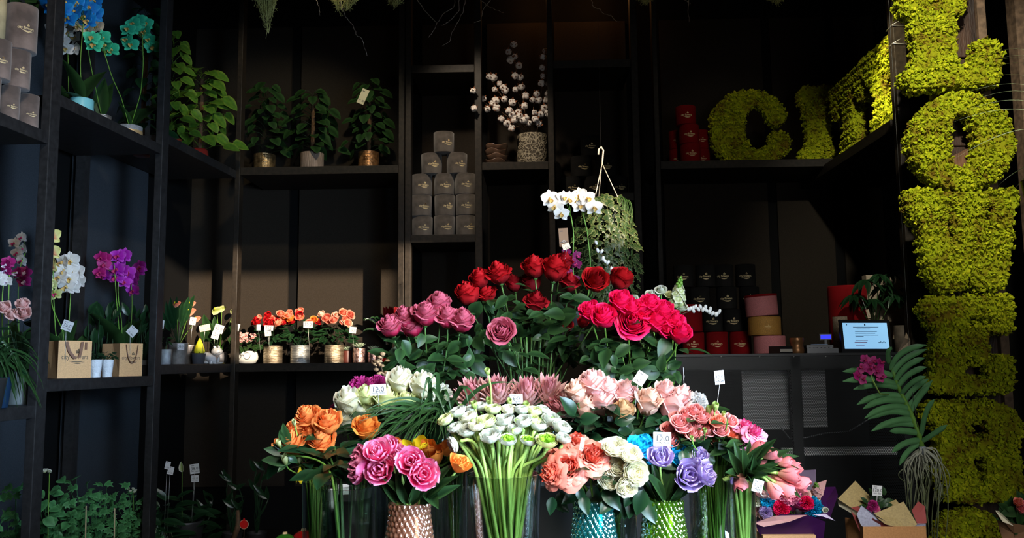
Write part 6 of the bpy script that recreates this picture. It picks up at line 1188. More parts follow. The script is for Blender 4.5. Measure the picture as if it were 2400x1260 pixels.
bb = [(1603, 3, 'leftmost black round box of the top row behind the counter'), (1655, 3, 'second black round box of the top row behind the counter'), (1697, 3, 'third black round box of the top row behind the counter'), (1749, 3, 'rightmost black round box of the top row behind the counter'), (1640, 2, 'left black round box of the middle row behind the counter'), (1703, 2, 'middle black round box of the middle row behind the counter'), (1756, 2, 'right black round box of the middle row behind the counter'), (1668, 1, 'left black round box of the row on the red boxes'), (1716, 1, 'middle black round box of the row on the red boxes'), (1764, 1, 'right black round box of the row on the red boxes')]
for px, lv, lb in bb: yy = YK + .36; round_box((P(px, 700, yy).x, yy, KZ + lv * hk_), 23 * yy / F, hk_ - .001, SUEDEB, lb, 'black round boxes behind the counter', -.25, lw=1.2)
for px, lb in ((1625, 'leftmost red round box standing on the counter'), (1680, 'middle red round box standing on the counter'), (1735, 'right red round box standing on the counter, beside the pink one')): yy = YK + .36; round_box((P(px, 800, yy).x, yy, KZ), 25 * yy / F, hk_ - .001, REDV, lb, 'red round boxes on the counter', -.25, lw=1.1)
round_box((P(1608, 760, YK + .34).x, YK + .34, KZ + hk_), 38 * 4.5 / F, hk_ * 1.2, REDV, 'wide dark red round box above the red row, under the willow twig', None, 0, logo=None)
PKG = mat('pink_glitter', (.60, .20, .20), .7, 0, .2, 400, .3, 300); GDG = mat('gold_glitter', (.52, .26, .05), .6, .2, .25, 400, .3, 300); rB = 36 * 4.4 / F
round_box(kc(1804, .20), 36 * 4.42 / F, 41 * 4.42 / F, PKG, 'lower pink glitter round box on the counter', None, 0, logo=None)
round_box((kc(1794, .2)[0], YK + .2, KZ + 42 * 4.42 / F), 37 * 4.42 / F, 43 * 4.42 / F, GDG, 'gold glitter round box between the two pink ones', None, -.05, logo=GOLD, lw=.4)
t = round_box((kc(1790, .2)[0], YK + .2, KZ + 87 * 4.42 / F), 36.5 * 4.42 / F, 46 * 4.42 / F, PKG, 'upper pink glitter round box with open red rim', None, 0, logo=None, tilt=-.06)
link('red_rim', G().add(lathe([(36.8 * 4.42 / F, 0), (36.9 * 4.42 / F, .012), (35 * 4.42 / F, .012)], 40)).mesh('red_rim', REDV), t, False, Matrix.Rotation(-.06, 4, 'Y') @ Matrix.Translation((0, 0, 44 * 4.42 / F)))
BLKP = mat('black_plastic', (.010, .010, .012), .3); c = kc(1828, .10); t = thing('card_box', c, 'flat black box with a silver front edge on the counter', 'box', None, .35); link('body', G().add(box((0, 0, .018), (.075, .10, .036))).mesh('body', BLKP, False), t); link('silver_edge', G().add(box((0, -.051, .014), (.070, .002, .014))).mesh('silver_edge', mat('silver_edge', (.8, .75, .65), .3, .5), False), t)
c = kc(1868, .14); t = thing('ribbon_rolls', c, 'stack of copper ribbon rolls on the counter', 'ribbon rolls'); link('rolls', G().add(lathe([(1e-4, 0)] + [(.033 * (1 + .08 * math.sin(k * 9)), k * .078) for k in np.linspace(0, 1, 40)] + [(1e-4, .078)], 28)).mesh('rolls', mat('copper_ribbon', (.32, .15, .06), .35, .6)), t)
c = kc(1922, .14); t = thing('payment_terminal', c, 'black payment terminal with glowing blue display', 'payment terminal', None, -.1); link('body', G().add(box((0, 0, .012), (.15, .12, .024))).add(box((0, .03, .032), (.13, .06, .016))).mesh('body', BLKP, False), t)
link('paper_slot', G().add(box((-.005, -.0, .043), (.082, .022, .004))).mesh('paper_slot', mat('pale_blue_paper', (.35, .50, .75), .6), False), t); g = G()
for i in range(6):
    for j in range(2): g.add(box((-.05 + i * .018, -.045 + j * .016, .026), (.013, .010, .004)))
link('keys', g.mesh('keys', mat('grey_keys', (.22, .22, .24), .5), False), t); sc_ = link('display', G().add(box((.040, .045, .082), (.060, .010, .030))).add(box((.040, .05, .05), (.012, .008, .05))).mesh('display', BLKP, False), t); link('screen', G().add(box((.040, .0395, .082), (.050, .001, .022))).mesh('screen', mat('blue_lcd', (.02, .03, 1.0), .4, emit=1.1), False), sc_)
c = kc(1972, .22); t = thing('paper_tube', c, 'speckled beige cardboard tube behind the tablet', 'box'); link('body', G().add(lathe([(1e-4, 0), (.036, 0), (.036, .185), (1e-4, .185)], 30)).mesh('body', mat('speckled_card', (.42, .32, .22), .8, var=.3, scale=150)), t)
# tablet
pc_ = kc(2032, .06); tw, th_ = 112 * 4.3 / F, 72 * 4.3 / F; t = thing('tablet', pc_, 'black tablet on the counter showing a pale blue document', 'tablet'); M = Matrix.Translation((0, 0, .002)) @ Matrix.Rotation(-.15, 4, 'X') @ Matrix.Rotation(.06, 4, 'Z')
link('frame', G().add(box((0, 0, th_ / 2), (tw * 1.05, .012, th_ * 1.08))).mesh('frame', BLKP, False), t, False, M)
s_ = link('screen', G().add(box((0, -.0066, th_ * .52), (tw * .93, .001, th_ * .84))).mesh('screen', mat('screen_blue', (.30, .62, .95), .4, emit=.75), False), t, False, M); g = G()
for (y, x0, x1) in ((.80, -.25, .28), (.74, -.18, .1), (.66, -.22, .24), (.60, -.22, .2), (.54, -.22, .26), (.50, -.22, -.05)): g.add(box(((x0 + x1) / 2 * tw, -.0074, y * th_), ((x1 - x0) * tw, .0004, th_ * .018)))
g.add(box((0, -.0074, .88 * th_), (.03 * tw, .0004, th_ * .06))); g.add(box((-.38 * tw, -.0074, .88 * th_), (.02 * tw, .0004, th_ * .04)))
for k in range(5): g.add(box((.26 * tw + k * .008, -.0074, (.30 + .02 * (k % 2)) * th_), (.006, .0004, th_ * .03)))
link('document', g.mesh('document', mat('document_ink', (.08, .20, .35), .6), False), s_); link('stamp_text', G().add(box((-.10 * tw, -.0075, .36 * th_), (.26 * tw, .0004, th_ * .02))).add(box((-.12 * tw, -.0075, .31 * th_), (.26 * tw, .0004, th_ * .02))).add(box((-.14 * tw, -.0075, .21 * th_), (.18 * tw, .0004, th_ * .015))).mesh('stamp_text', mat('pink_ink', (.65, .25, .45), .6), False), s_)
link('stand', G().add(box((0, .06, .01), (.14, .10, .018))).mesh('stand', BLKP, False), t)
# things behind the tablet
c = kc(1992, .44); t = thing('red_vase', c, 'dark red cylinder vase behind the umbrella plant', 'vase'); link('body', pot_geo(.10, .36, 'cyl').mesh('body', REDV), t)
c = kc(2078, .46); KR2 = mat('grey_kraft', (.30, .24, .17), .85, var=.2, scale=60)
t = thing('carton', c, 'beige carton standing behind the umbrella plant', 'box'); link('body', G().add(box((0, 0, .21), (.20, .06, .42))).mesh('body', KR2, False), t); link('window', G().add(box((-.01, -.031, .16), (.04, .002, .03))).add(box((.0, -.031, .30), (.05, .002, .02))).mesh('window', BLKP, False), t)
c = Vector(kc(2052, .30)); t = thing('umbrella_plant', c, 'umbrella plant with drooping hand-shaped leaves behind the tablet', 'plant'); link('pot', pot_geo(.06, .13, 'taper').mesh('pot', mat('beige_clay', (.34, .24, .16), .8)), t, True, Matrix.Translation(c)); g = G(); s_ = G()
for (a, b, r_) in ((2028, 655, 44), (2060, 642, 34), (2075, 668, 40), (2002, 690, 38), (2098, 690, 34), (2045, 700, 34), (2085, 640, 30)):
    e = P(a, b, c.y + rn(-.06, .06)); s_.add(tube([c + Vector((0, 0, .1)), c.lerp(e, .5) + Vector((0, 0, .05)), e], .0022, 5))
    for k in range(8): an = k * .785 + rn(-.2, .2); g.add(leaf_g(.30, .3, .35), fy(e, (math.cos(an), math.sin(an) * .7 - .25, -.55 + rn(-.1, .25)), (0, -.4, 1), r_ * 1.15 * c.y / F * rn(.85, 1.1)))
g.obj('foliage', LEAFD, t); s_.obj('stem', STEMD, t); card(2035, 735, YK + .16, 7, 20, 'slim tag hanging from the umbrella plant', rot=-.2, text='', m=mat('cream_tag', (.72, .55, .38), .7), stick=(2020, 700))
c = kc(2122, .30); t = thing('dark_plant', (c[0], c[1], c[2]), 'dim leafy plant behind the steel post', 'plant'); link('pot', pot_geo(.05, .14, 'cyl').mesh('pot', mat('striped_grey_pot', (.10, .08, .06), .7, var=.4)), t); Ms = [m4(fy(P(rn(2100, 2190), rn(640, 730), YK + .3 + rn(-.06, .06)), (rn(-1, 1), -.3, rn(-1, .3)), (0, -1, .5), rn(.06, .09))) for i in range(26)]
g = G().add(multi(leaf_g(.4, .2, .3), Ms)); g.add(tube([Vector(c), P(2145, 690, YK + .3)], .004, 5)); g.obj('foliage', LEAFD, t)
c = kc(2118, .08); t = thing('paper_cone', c, 'crumpled beige paper cone at the right end of the counter', 'paper'); V = np.array([[-.03, 0, 0], [.03, 0, 0], [.04, .01, .06], [.045, .0, .13], [.0, -.02, .07], [-.035, 0, .02], [0, .03, 0], [.03, .03, .1]]) + 0; link('paper', G().add((V, [np.array([[0, 1, 2, 4], [4, 2, 3, 3], [0, 4, 5, 5], [1, 6, 7, 2], [2, 7, 3, 3]])[:, :4]], np.zeros(8))).mesh('paper', mat('crumpled_paper', (.36, .27, .19), .8), False), t)
# ------------------------------------------------------------------ bottom left plants
def bush(x0, x1, y0, y1, plane, n, label, m, leafg, ls, potz, name='potted_plant', stems=True, down=-.2, potr=.10, extra=None):
    cb = plane((x0 + x1) / 2, y1 + 60); t = thing(name, (cb.x, cb.y, potz), label, 'plant'); Ms = []; g = G()
    for i in range(n):
        k = rn(0, 1) ** .7; p = plane(rn(x0, x1), y0 + (y1 - y0) * k + rn(0, 20)); p = p + Vector((rn(-.05, .05), rn(-.09, .09), 0)); Ms.append(m4(fy(p, (rn(-1, 1), rn(-1, .2), rn(-.4, .6) + down), (rn(-.4, .4), -.8, .9), ls * rn(.7, 1.2))))
        if stems and i % 3 == 0: b = Vector((cb.x + rn(-.05, .05), cb.y, potz + .2)); g.add(tube(bez(b, b + Vector((0, 0, .1)), p - Vector((0, 0, .08)), p, 7), .0014, 4, False))
    G().add(multi(leafg, Ms)).add(g.geo(), t=0.).obj('foliage', m, t); link('pot', pot_geo(potr, .22, 'taper').mesh('pot', mat('dark_pot', (.02, .02, .02), .4)), t, True, Matrix.Translation((cb.x, cb.y, potz + .001))); return t
zb0 = .0606
SCAL = ivy_g(); GERM = petal('geranium_leaf', (.045, .17, .055), (.09, .28, .10), trans=.15, rough=.5, var=.4)
bush(105, 190, 1120, 1330, pf(.16), 133, 'geranium with tall flower stalk beside the first post', GERM, leaf_g(.95, .1, .3, .3), .044, zb0)
bush(165, 270, 1115, 1330, pf(.14), 228, 'bushy scalloped-leaf geranium in the middle of the bottom shelf', GERM, SCAL, .046, zb0)
bush(265, 350, 1140, 1330, pf(.12), 171, 'bushy scalloped-leaf geranium by the right post of the bottom shelf', GERM, SCAL, .046, zb0)
bush(15, 60, 1120, 1330, pf(.2), 57, 'sparse ivy at the lower left corner', GERM, SCAL, .05, zb0)
for (a, b, lb) in ((116, 1108, 'white geranium flower head on a tall stalk left'), (312, 1150, 'small white flower head above the bottom shelf right')):
    e = pf(.12)(a, b); t = thing('flower_stalk', (e.x, e.y, zb0 + .2), lb, 'flower'); G().add(tube([Vector((e.x + .01, e.y, zb0 + .2)), e], .0018, 5)).obj('stem', STEM, t)
    for k in range(5): link('bloom', bloom_mesh('spray', 'white', k % 3), t, True, fr(e + Vector((rn(-.022, .022), rn(-.02, 0), rn(-.008, .01))), (rn(-1, 1), -.4, 1), 0, .018))
for (a, b, lb) in ((202, 1185, 'left thin wooden stake'), (269, 1190, 'right thin wooden stake')): c = pf(.06)(a, b); t = thing('wooden_stake', (c.x, c.y, zb0 + .001), lb + ' among the bottom geraniums', 'stake'); G().add(tube([Vector((c.x + .01, c.y, zb0 + .002)), c], .003, 5)).obj('stick', mat('pale_wood', (.45, .36, .22), .8), t)
pb = pf(.10)
bush(365, 500, 1150, 1330, lambda a, b: pb(a, b), 190, 'peace lily with narrow dark leaves behind the second post', LEAFD, leaf_g(.32, .2, .4), .13, zb0, down=.3)
e = pb(427, 1100); t = thing('peace_lily_bloom', (e.x, e.y, zb0 + .15), 'single white peace lily bloom on a tall stalk', 'flower'); G().add(tube([Vector((e.x + .01, e.y, zb0 + .15)), e], .002, 5)).obj('stem', STEM, t); G().add(leaf_g(.5, .6, -.2, .3), fy(e - Vector((0, 0, .01)), (.0, -.1, 1), (0, -1, 0), .062)).obj('spathe', PC['white'], t)
card(393, 1090, 4.35, 12, 18, 'upper dim card of the tilted pair above the peace lily', rot=.2, text=''); card(400, 1102, 4.34, 14, 18, 'lower dim card of the tilted pair above the peace lily', rot=.2, text='', stick=(418, 1165))
card(456, 1098, 4.4, 22, 22, 'upper white price card beside the peace lily bloom', rot=-.12, text='38.0'); card(457, 1121, 4.39, 17, 15, 'lower white price card beside the peace lily bloom', rot=-.05, text='48.0', stick=(450, 1180))
c = pb(385, 1240); t = thing('white_sprigs', (c.x, c.y, zb0 + .01), 'small white waxy flower sprigs at the bottom by the post', 'flower'); g = G(); 
for i in range(34): p = pb(rn(362, 412), rn(1220, 1258)); g.add(ball(.006, tuple(p), 8)); g.add(tube([Vector((c.x, c.y, zb0 + .05)), p], .0008, 4, False))
g.obj('blooms', PC['white'], t)
# dim twiggy plants under the back shelf
YD = 5.2
for (x0, x1, y0, lb) in ((520, 570, 1120, 'dim twiggy plant under the corner post'), (565, 640, 1100, 'dim twiggy plant with thin stalks under the back shelf')):
    bs = P((x0 + x1) / 2, 1250, YD); t = thing('twiggy_plant', bs, lb, 'plant'); g = G()
    for i in range(9): e = P(rn(x0, x1), rn(y0, y0 + 80), YD); g.add(tube(bez(bs, bs + Vector((rn(-.05, .05), 0, .1)), e - Vector((rn(-.05, .05), 0, .1)), e, 8), .003, 5)); g.add(leaf_g(.3, .2, .2), fy(e, (rn(-1, 1), -.3, .5), (0, -1, .3), .09)); 
    g.obj('stems', LEAFD, t); link('pot', pot_geo(.06, .10, 'taper').mesh('pot', mat('dark_pot', (.02, .02, .02), .4)), t, True, Matrix.Translation(bs - Vector((0, 0, .09))))
c = P(572, 1228, 4.6); t = thing('red_ornament_tag', c, 'flat round red bauble-shaped tag with pale border', 'tag'); M = Matrix.Translation(c) @ Matrix.Rotation(PI / 2, 4, 'X'); s = 9.5 * 4.6 / F
link('border', G().add(lathe([(1e-4, 0), (s * 1.12, 0), (s * 1.12, .001), (1e-4, .001)], 28)).mesh('border', mat('pale_gold', (.6, .42, .28), .5), False), t, True, M); link('disc', G().add(lathe([(1e-4, .0012), (s, .0012), (s, .002), (1e-4, .002)], 28)).add(box((0, s * 1.25, .001), (s * .4, s * .5, .001))).mesh('disc', REDG, False), t, True, M); G().add(tube([c + Vector((0, .003, -s)), c + Vector((0, .003, -.2))], .0015, 5)).obj('stick', BARK, t)
card(537, 1206, 4.6, 14, 9, 'small white card low under the corner post', text='16.0', stick=(541, 1240))
c = P(585, 1240, 4.62); t = thing('brown_wrap', c, 'brown bark-like wrapped plant beside the red round tag', 'plant'); G().add(tube([c + Vector((-.09, 0, -.06)), c + Vector((-.06, 0, .02)), c + Vector((-.065, 0, .10))], [.014, .016, .008], 9)).obj('wrap', BARK, t)
gz = .42
sb_ = thing('low_plinth', (P(640, 1250, 3.9).x, 3.95, 0), 'low black plinth behind the display carrying bark and baubles', 'plinth'); G().add(box2((P(560, 1250, 3.9).x, 3.7, 0), (P(800, 1250, 3.9).x, 4.3, .34))).obj('body', TABLE, sb_, smooth=False)
def ba(px, pyt, Yb_, r, m, lb): c = P(px, pyt, Yb_); bauble((c.x, Yb_, .341), (c.z - .341) / 2.12, m, lb)
ba(668, 1246, 3.85, 0, GREENG, 'green bauble at the bottom edge left of the vases'); ba(712, 1238, 3.9, 0, REDG, 'red bauble at the bottom edge left of the vases')
# ------------------------------------------------------------------ hanging vanda
YV = 3.55; pv = lambda a, b, d=0: P(a, b, YV + d); t = thing('vanda_orchid', pv(2162, 1052), 'bare-root vanda orchid hanging on a wire with ladder-like leaves', 'orchid')
st = [pv(a, b) for a, b in ((2085, 842), (2096, 880), (2112, 922), (2132, 962), (2150, 1005), (2162, 1052))]; G().add(tube(st, [.006, .008, .009, .010, .011, .012], 8)).obj('stem', STEM, t)
LV = [((2086, 850), (2075, 825), (2090, 812)), ((2088, 866), (2100, 815), (2172, 808)), ((2092, 878), (2112, 835), (2172, 818)), ((2098, 895), (2118, 850), (2168, 838)), ((2104, 908), (2126, 868), (2172, 860)), ((2112, 925), (2134, 890), (2170, 882)), ((2120, 940), (2140, 905), (2176, 888)), ((2128, 955), (2152, 925), (2186, 890)), ((2136, 965), (2150, 930), (2180, 902)),
      ((2092, 880), (2040, 862), (1975, 870)), ((2100, 900), (2050, 880), (1975, 893)), ((2106, 908), (2060, 890), (2000, 912)), ((2118, 930), (2060, 915), (2008, 948)), ((2124, 942), (2072, 925), (2022, 958)), ((2132, 958), (2080, 940), (2026, 980)), ((2136, 972), (2090, 950), (2034, 982)), ((2142, 985), (2100, 975), (2042, 1010)), ((2146, 995), (2110, 985), (2065, 1000)), ((2152, 1015), (2120, 1005), (2085, 1010)),
      ((2158, 1032), (2120, 1030), (2090, 1060)), ((2160, 1036), (2125, 1050), (2108, 1090)), ((2158, 1036), (2190, 1015), (2220, 995)), ((2160, 1020), (2165, 960), (2190, 935))]
g = G()
for i, (a, b, c_) in enumerate(LV):
    dz = rn(-.04, .04); p0, p1, p2 = pv(*a), pv(b[0], b[1], -.03 + dz), pv(c_[0], c_[1], -.05 + dz); p = bez(p0, p0.lerp(p1, .7), p1.lerp(p2, .35), p2, 14); n = len(p); T = np.gradient(p, axis=0); sd = np.cross(T, np.array([.25, -1, -.15])); sd /= np.linalg.norm(sd, axis=1)[:, None] + 1e-9; nr = np.cross(sd, T); nr /= np.linalg.norm(nr, axis=1)[:, None]; w = .013 * np.minimum(1, np.minimum((1 - np.linspace(0, 1, n)) * 5 + .1, np.linspace(0, 1, n) * 4 + .6))
    V = np.stack([p - sd * w[:, None] - nr * w[:, None] * .0, p + nr * w[:, None] * .45, p + sd * w[:, None]], 1).reshape(-1, 3); i_, j_ = np.meshgrid(np.arange(2), np.arange(n - 1)); i_ = i_.ravel(); j_ = j_.ravel(); g.add((V, [np.stack([j_ * 3 + i_, j_ * 3 + i_ + 1, (j_ + 1) * 3 + i_ + 1, (j_ + 1) * 3 + i_], -1)], np.tile([1, 0, 1], n)))
g.obj('foliage', petal('vanda_leaf', (.12, .30, .12), (.08, .22, .08), trans=.1, rough=.4, var=.25), t)
G().add(tube([pv(2086, 925), pv(2062, 922, -.05), pv(2045, 890, -.06), pv(2038, 865, -.06)], .003, 6)).obj('flower_spike', STEML, t)
for (a, b) in ((2028, 842), (2046, 846), (2064, 850), (2020, 862), (2040, 865), (2060, 872), (2010, 880), (2022, 888), (2066, 884), (2052, 862), (2036, 852)):
    f = link('flower', orch_mesh('magenta'), t, True, fr(pv(a, b, -.08), (rn(-.6, .6), -1, rn(-.2, .4)), rn(0, 6), 25 * YV / F)); link('lip', lip_mesh('lipr'), f)
rt = pv(2162, 1050); ROOT = petal('aerial_root', (.42, .42, .34), (.14, .17, .07), trans=0, rough=.6, var=.3); g = G()
for i in range(44):
    a = rn(0, 6.28); sp = rn(.2, 1); x = 2165 + math.cos(a) * 52 * sp; e = P(x + rn(-8, 8), rn(1130, 1330) if i > 6 else rn(1090, 1150), YV + math.sin(a) * .07 * sp); mid = P(2165 + math.cos(a) * 70 * sp, 1085 + rn(-15, 30), YV + math.sin(a) * .08 * sp); p = bez(rt, rt.lerp(mid, .8) + Vector((0, 0, .03)), mid, e, 22); p = wob(p, .012, 5, i); p[0] = np.array(tuple(rt)); g.add(tube(p, np.linspace(.0032, .0016, 22), 5))
g.obj('roots', ROOT, t); G().add(lathe([(1e-4, -.03), (.012, -.025), (.014, .01), (1e-4, .02)], 10)).obj('clip', mat('grey_clip', (.25, .28, .30), .4), t).matrix_basis = Matrix.Translation(rt) if False else PM[t.name]
tw = pv(2135, 880, .02); G().add(tube([pv(2150, 1000, -.012), pv(2140, 930, -.01), pv(2132, 830, 0), Vector((pv(2132, 830).x, YV, ZC))], .0012, 5)).obj('hanging_wire', mat('dark_wire', (.05, .05, .045), .5), t)
# grass blades arching in at the right edge
c = P(2460, 420, 3.3); t = thing('beargrass', c, 'long thin pale grass blades arching in from the right edge', 'grass'); g = G()
for (sx_, sy_, ex_, ey_) in ((2420, 80, 2300, 140), (2430, 90, 2290, 165), (2440, 110, 2310, 150), (2430, 130, 2340, 155), (2430, 160, 2330, 180), (2440, 170, 2270, 215), (2440, 185, 2280, 235), (2430, 225, 2235, 285), (2440, 260, 2240, 370), (2440, 350, 2330, 445), (2440, 380, 2380, 440), (2440, 395, 2378, 442), (2430, 205, 2260, 260)):
    g.add(blade(bez(c, P(2520, sy_ + 30, 3.3), P(sx_ - 20, sy_ - 4, 3.5), P(ex_, ey_, 3.75), 16), .007))
g.obj('blades', petal('pale_grass', (.30, .38, .20), (.42, .50, .30), trans=.15, rough=.4), t); link('pot', pot_geo(.10, .16, 'taper').mesh('pot', mat('dark_pot', (.02, .02, .02), .4)), t, True, Matrix.Translation(c - Vector((0, 0, .16)))); 
G().add(tube([c + Vector((.09, 0, -.01)), c + Vector((.05, 0, .5)), Vector((c.x, c.y, ZC))], .0012, 5)).add(tube([c + Vector((-.09, 0, -.01)), c + Vector((-.05, 0, .5)), Vector((c.x, c.y, ZC))], .0012, 5)).obj('hanging_wire', mat('dark_wire', (.05, .05, .045), .5), t)
# ------------------------------------------------------------------ wrapped bouquets and bag, lower right
def sheet(pts, Y, m, name, parent, th=.0012):
    """folded paper: a polygon of pixels each with its own depth"""
    V = [tuple(P(a, b, Y + d)) for a, b, d in pts]; n = len(V); c = np.mean(V, 0); V = np.array(V + [tuple(c)]); V2 = np.concatenate([V, V + np.array([0, th, 0])]); i = np.arange(n); j = (i + 1) % n
    return G().add((V2, [np.concatenate([np.stack([i, j, np.full(n, n)], 1), np.stack([j + n + 1, i + n + 1, np.full(n, 2 * n + 1)], 1)]), np.stack([i, i + n + 1, j + n + 1, j], 1)], np.zeros(len(V2)))).obj(name, m, parent, smooth=False)
YP = 2.95; PUR = mat('purple_wrap', (.040, .004, .060), .45); PINKP = mat('dusty_pink_wrap', (.50, .26, .25), .6); LILP = mat('pale_lilac_edge', (.62, .52, .66), .5)
ct = P(1860, 1250, YP); t = thing('wrapped_bouquet', ct, 'mixed bouquet in dark purple paper with turquoise carnations', 'bouquet')
sheet([(1868, 1102, .14), (1912, 1100, .14), (1915, 1200, .08), (1860, 1210, .08)], YP, PUR, 'wrap', t); sheet([(1912, 1142, .10), (1958, 1140, .06), (1964, 1160, .0), (1945, 1215, -.04), (1900, 1215, .0)], YP, PUR, 'wrap', t); sheet([(1768, 1222, -.10), (1830, 1205, -.12), (1890, 1205, -.12), (1935, 1222, -.10), (1925, 1300, -.04), (1800, 1300, -.04)], YP, PUR, 'wrap', t)
sheet([(1768, 1225, -.11), (1815, 1208, -.13), (1892, 1206, -.13), (1850, 1222, -.14), (1790, 1234, -.12)], YP, PINKP, 'wrap_edge', t); sheet([(1905, 1205, -.12), (1935, 1203, -.11), (1958, 1220, -.09), (1930, 1210, -.12)], YP, LILP, 'wrap_edge', t); sheet([(1912, 1132, .08), (1938, 1124, .07), (1928, 1165, .05), (1908, 1160, .06)], YP, PINKP, 'wrap_edge', t)
for (a, b, kd, cc, s) in ((1800, 1172, 'carn', 'blue', 34), (1902, 1188, 'carn', 'blue', 42), (1825, 1168, 'carn', 'magenta', 44), (1850, 1160, 'carn', 'tpink', 44), (1870, 1175, 'dtulip', 'magenta', 38), (1832, 1190, 'carn', 'hotpink', 34), (1856, 1188, 'bud', 'purple', 34), (1815, 1185, 'carn', 'hotpink', 30), (1885, 1160, 'spray', 'pale', 26), (1915, 1150, 'snap', 'pale', 22), (1905, 1165, 'spray', 'peach', 28), (1786, 1150, 'dtulip', 'pale', 42), (1775, 1190, 'carn', 'pale', 34), (1795, 1200, 'carn', 'lilac', 28), (1935, 1195, 'spray', 'white', 12), (1926, 1192, 'spray', 'white', 10), (1890, 1178, 'carn', 'hotpink', 28), (1790, 1212, 'spray', 'pale', 20), (1772, 1172, 'carn', 'white', 28)):
    f = P(a, b, YP + rn(-.06, .03)); s = s * YP / F; ax = Vector((rn(-.4, .4), -.8, .7)).normalized(); link('bloom', bloom_mesh(kd, cc, int(rs.randint(0, 3))), t, True, fr(f - ax * .4 * s, ax, rn(0, 6), s * 1.15))
g = G(); [g.add(tube([P(1860 + rn(-25, 25), 1245, YP + rn(-.02, .02)), P(rn(1790, 1920), rn(1180, 1205), YP)], .002, 5)) for i in range(14)]; g.obj('stems', STEM, t)
r = thing('kraft_box', P(1845, 1253, YP - .10), 'kraft box top at the bottom edge under the purple bouquet', 'box'); p, q = P(1788, 1254, YP - .1), P(1912, 1254, YP - .1); G().add(box2((p.x, YP - .10, p.z - .3), (q.x, YP + .14, p.z))).obj('body', KRAFT, r, smooth=False)
r = thing('low_table', (P(1980, 1260, YP).x, YP, 0), 'low black table under the bouquets, below the frame', 'table'); G().add(box2((P(1760, 1260, YP).x, YP - .2, 0), (P(2420, 1260, YP).x, YP + .3, p.z - .301))).obj('top', TABLE, r, smooth=False); zt_ = p.z - .30
GL = mat('gold_kraft_wrap', (.34, .25, .10), .7, 0, .15, 200); RW = mat('brick_red_wrap', (.28, .045, .04), .7); GW = mat('grey_blue_wrap', (.33, .33, .42), .7, 0, .15, 200)
YQ = 2.9; pq, qq = P(2022, 1234, YQ), P(2170, 1236, YQ)
gift_bag(0, 0, 0, 0, pq.z - zt_, .16, 'kraft paper bag at the lower right holding the wrapped bouquet', 0, logo=False, handles=None, w=qq.x - pq.x, pos=((pq.x + qq.x) / 2, YQ + .08, zt_ + .001), m=mat('orange_kraft', (.42, .20, .07), .8, 0, .1, 200))
t = thing('wrapped_bouquet', P(2090, 1236, YQ + .08), 'small bouquet in gold, red and grey paper inside the kraft bag', 'bouquet')
sheet([(2005, 1126, .16), (2042, 1165, .12), (2056, 1182, .1), (2010, 1200, .08), (1964, 1168, .12)], YQ, GL, 'wrap', t); sheet([(1962, 1165, .10), (1968, 1172, .06), (2006, 1196, .04), (2030, 1215, .03), (2000, 1205, .06), (1966, 1185, .08)], YQ, mat('cream_wrap_edge', (.60, .55, .38), .7), 'wrap_edge', t)
sheet([(2019, 1183, .10), (2048, 1215, .02), (2090, 1234, .005), (2060, 1262, .04), (2022, 1262, .05), (1992, 1190, .06)], YQ, RW, 'wrap', t); sheet([(2019, 1184, .03), (2056, 1208, .01), (2090, 1230, .0), (2170, 1226, .005), (2168, 1262, .02), (2030, 1262, .03), (2008, 1205, .03)], YQ + .005, GW, 'wrap', t)
sheet([(2118, 1175, .04), (2150, 1228, .0), (2130, 1240, -.002), (2075, 1228, .0), (2045, 1204, .03)], YQ + .002, GL, 'wrap', t); sheet([(2152, 1174, .08), (2168, 1186, .06), (2172, 1225, .03), (2150, 1228, .03), (2137, 1195, .06)], YQ, RW, 'wrap', t); sheet([(2080, 1178, .12), (2100, 1170, .12), (2112, 1185, .10), (2075, 1195, .10)], YQ, GL, 'wrap', t)
for (a, b, cc, s) in ((2044, 1188, 'magenta', 24), (2052, 1196, 'tpink', 18), (2036, 1196, 'magenta', 16)): ax = Vector((0, -.8, .7)).normalized(); link('bloom', bloom_mesh('carn', cc, 0), t, True, fr(P(a, b, YQ + .06), ax, 0, s * YQ / F))
Ms = [m4(fy(P(rn(2030, 2078), rn(1160, 1200), YQ + .09), (rn(-1, 1), -.2, rn(0, 1)), (0, -1, .4), .03)) for i in range(24)]; G().add(multi(LEAFG, Ms)).obj('foliage', LEAF, t)
card(2056, 1149, YQ + .05, 22, 23, 'white price card above the bouquet in the kraft bag', rot=.08, text='170.0', stick=(2054, 1195))
t = thing('wrapped_bouquet', P(2385, 1245, YQ), 'bouquet with green leaves in brown paper at the right corner', 'bouquet'); sheet([(2332, 1196, -.02), (2345, 1210, -.04), (2375, 1226, -.05), (2440, 1236, -.05), (2440, 1330, 0), (2370, 1330, 0), (2340, 1230, 0)], YQ, mat('brown_wrap', (.26, .13, .06), .7), 'wrap', t)
sheet([(2332, 1195, -.03), (2340, 1196, -.04), (2362, 1216, -.06), (2376, 1232, -.06), (2350, 1222, -.05)], YQ, mat('cream_wrap_edge', (.60, .55, .38), .7), 'wrap_edge', t); Ms = [m4(fy(P(rn(2350, 2430), rn(1185, 1235), YQ + .03 + rn(-.05, .05)), (rn(-1, 1), -.4, rn(-.2, 1)), (0, -1, .4), rn(.05, .08))) for i in range(50)]; G().add(multi(LEAFG, Ms)).obj('foliage', LEAF, t)
for (a, b, cc) in ((2382, 1184, 'coral'), (2398, 1190, 'tpink'), (2390, 1200, 'pinkt')): link('bloom', bloom_mesh('pointrose', cc, 1), t, True, fr(P(a, b, YQ - .02), (0, -.7, .7), 0, .03))
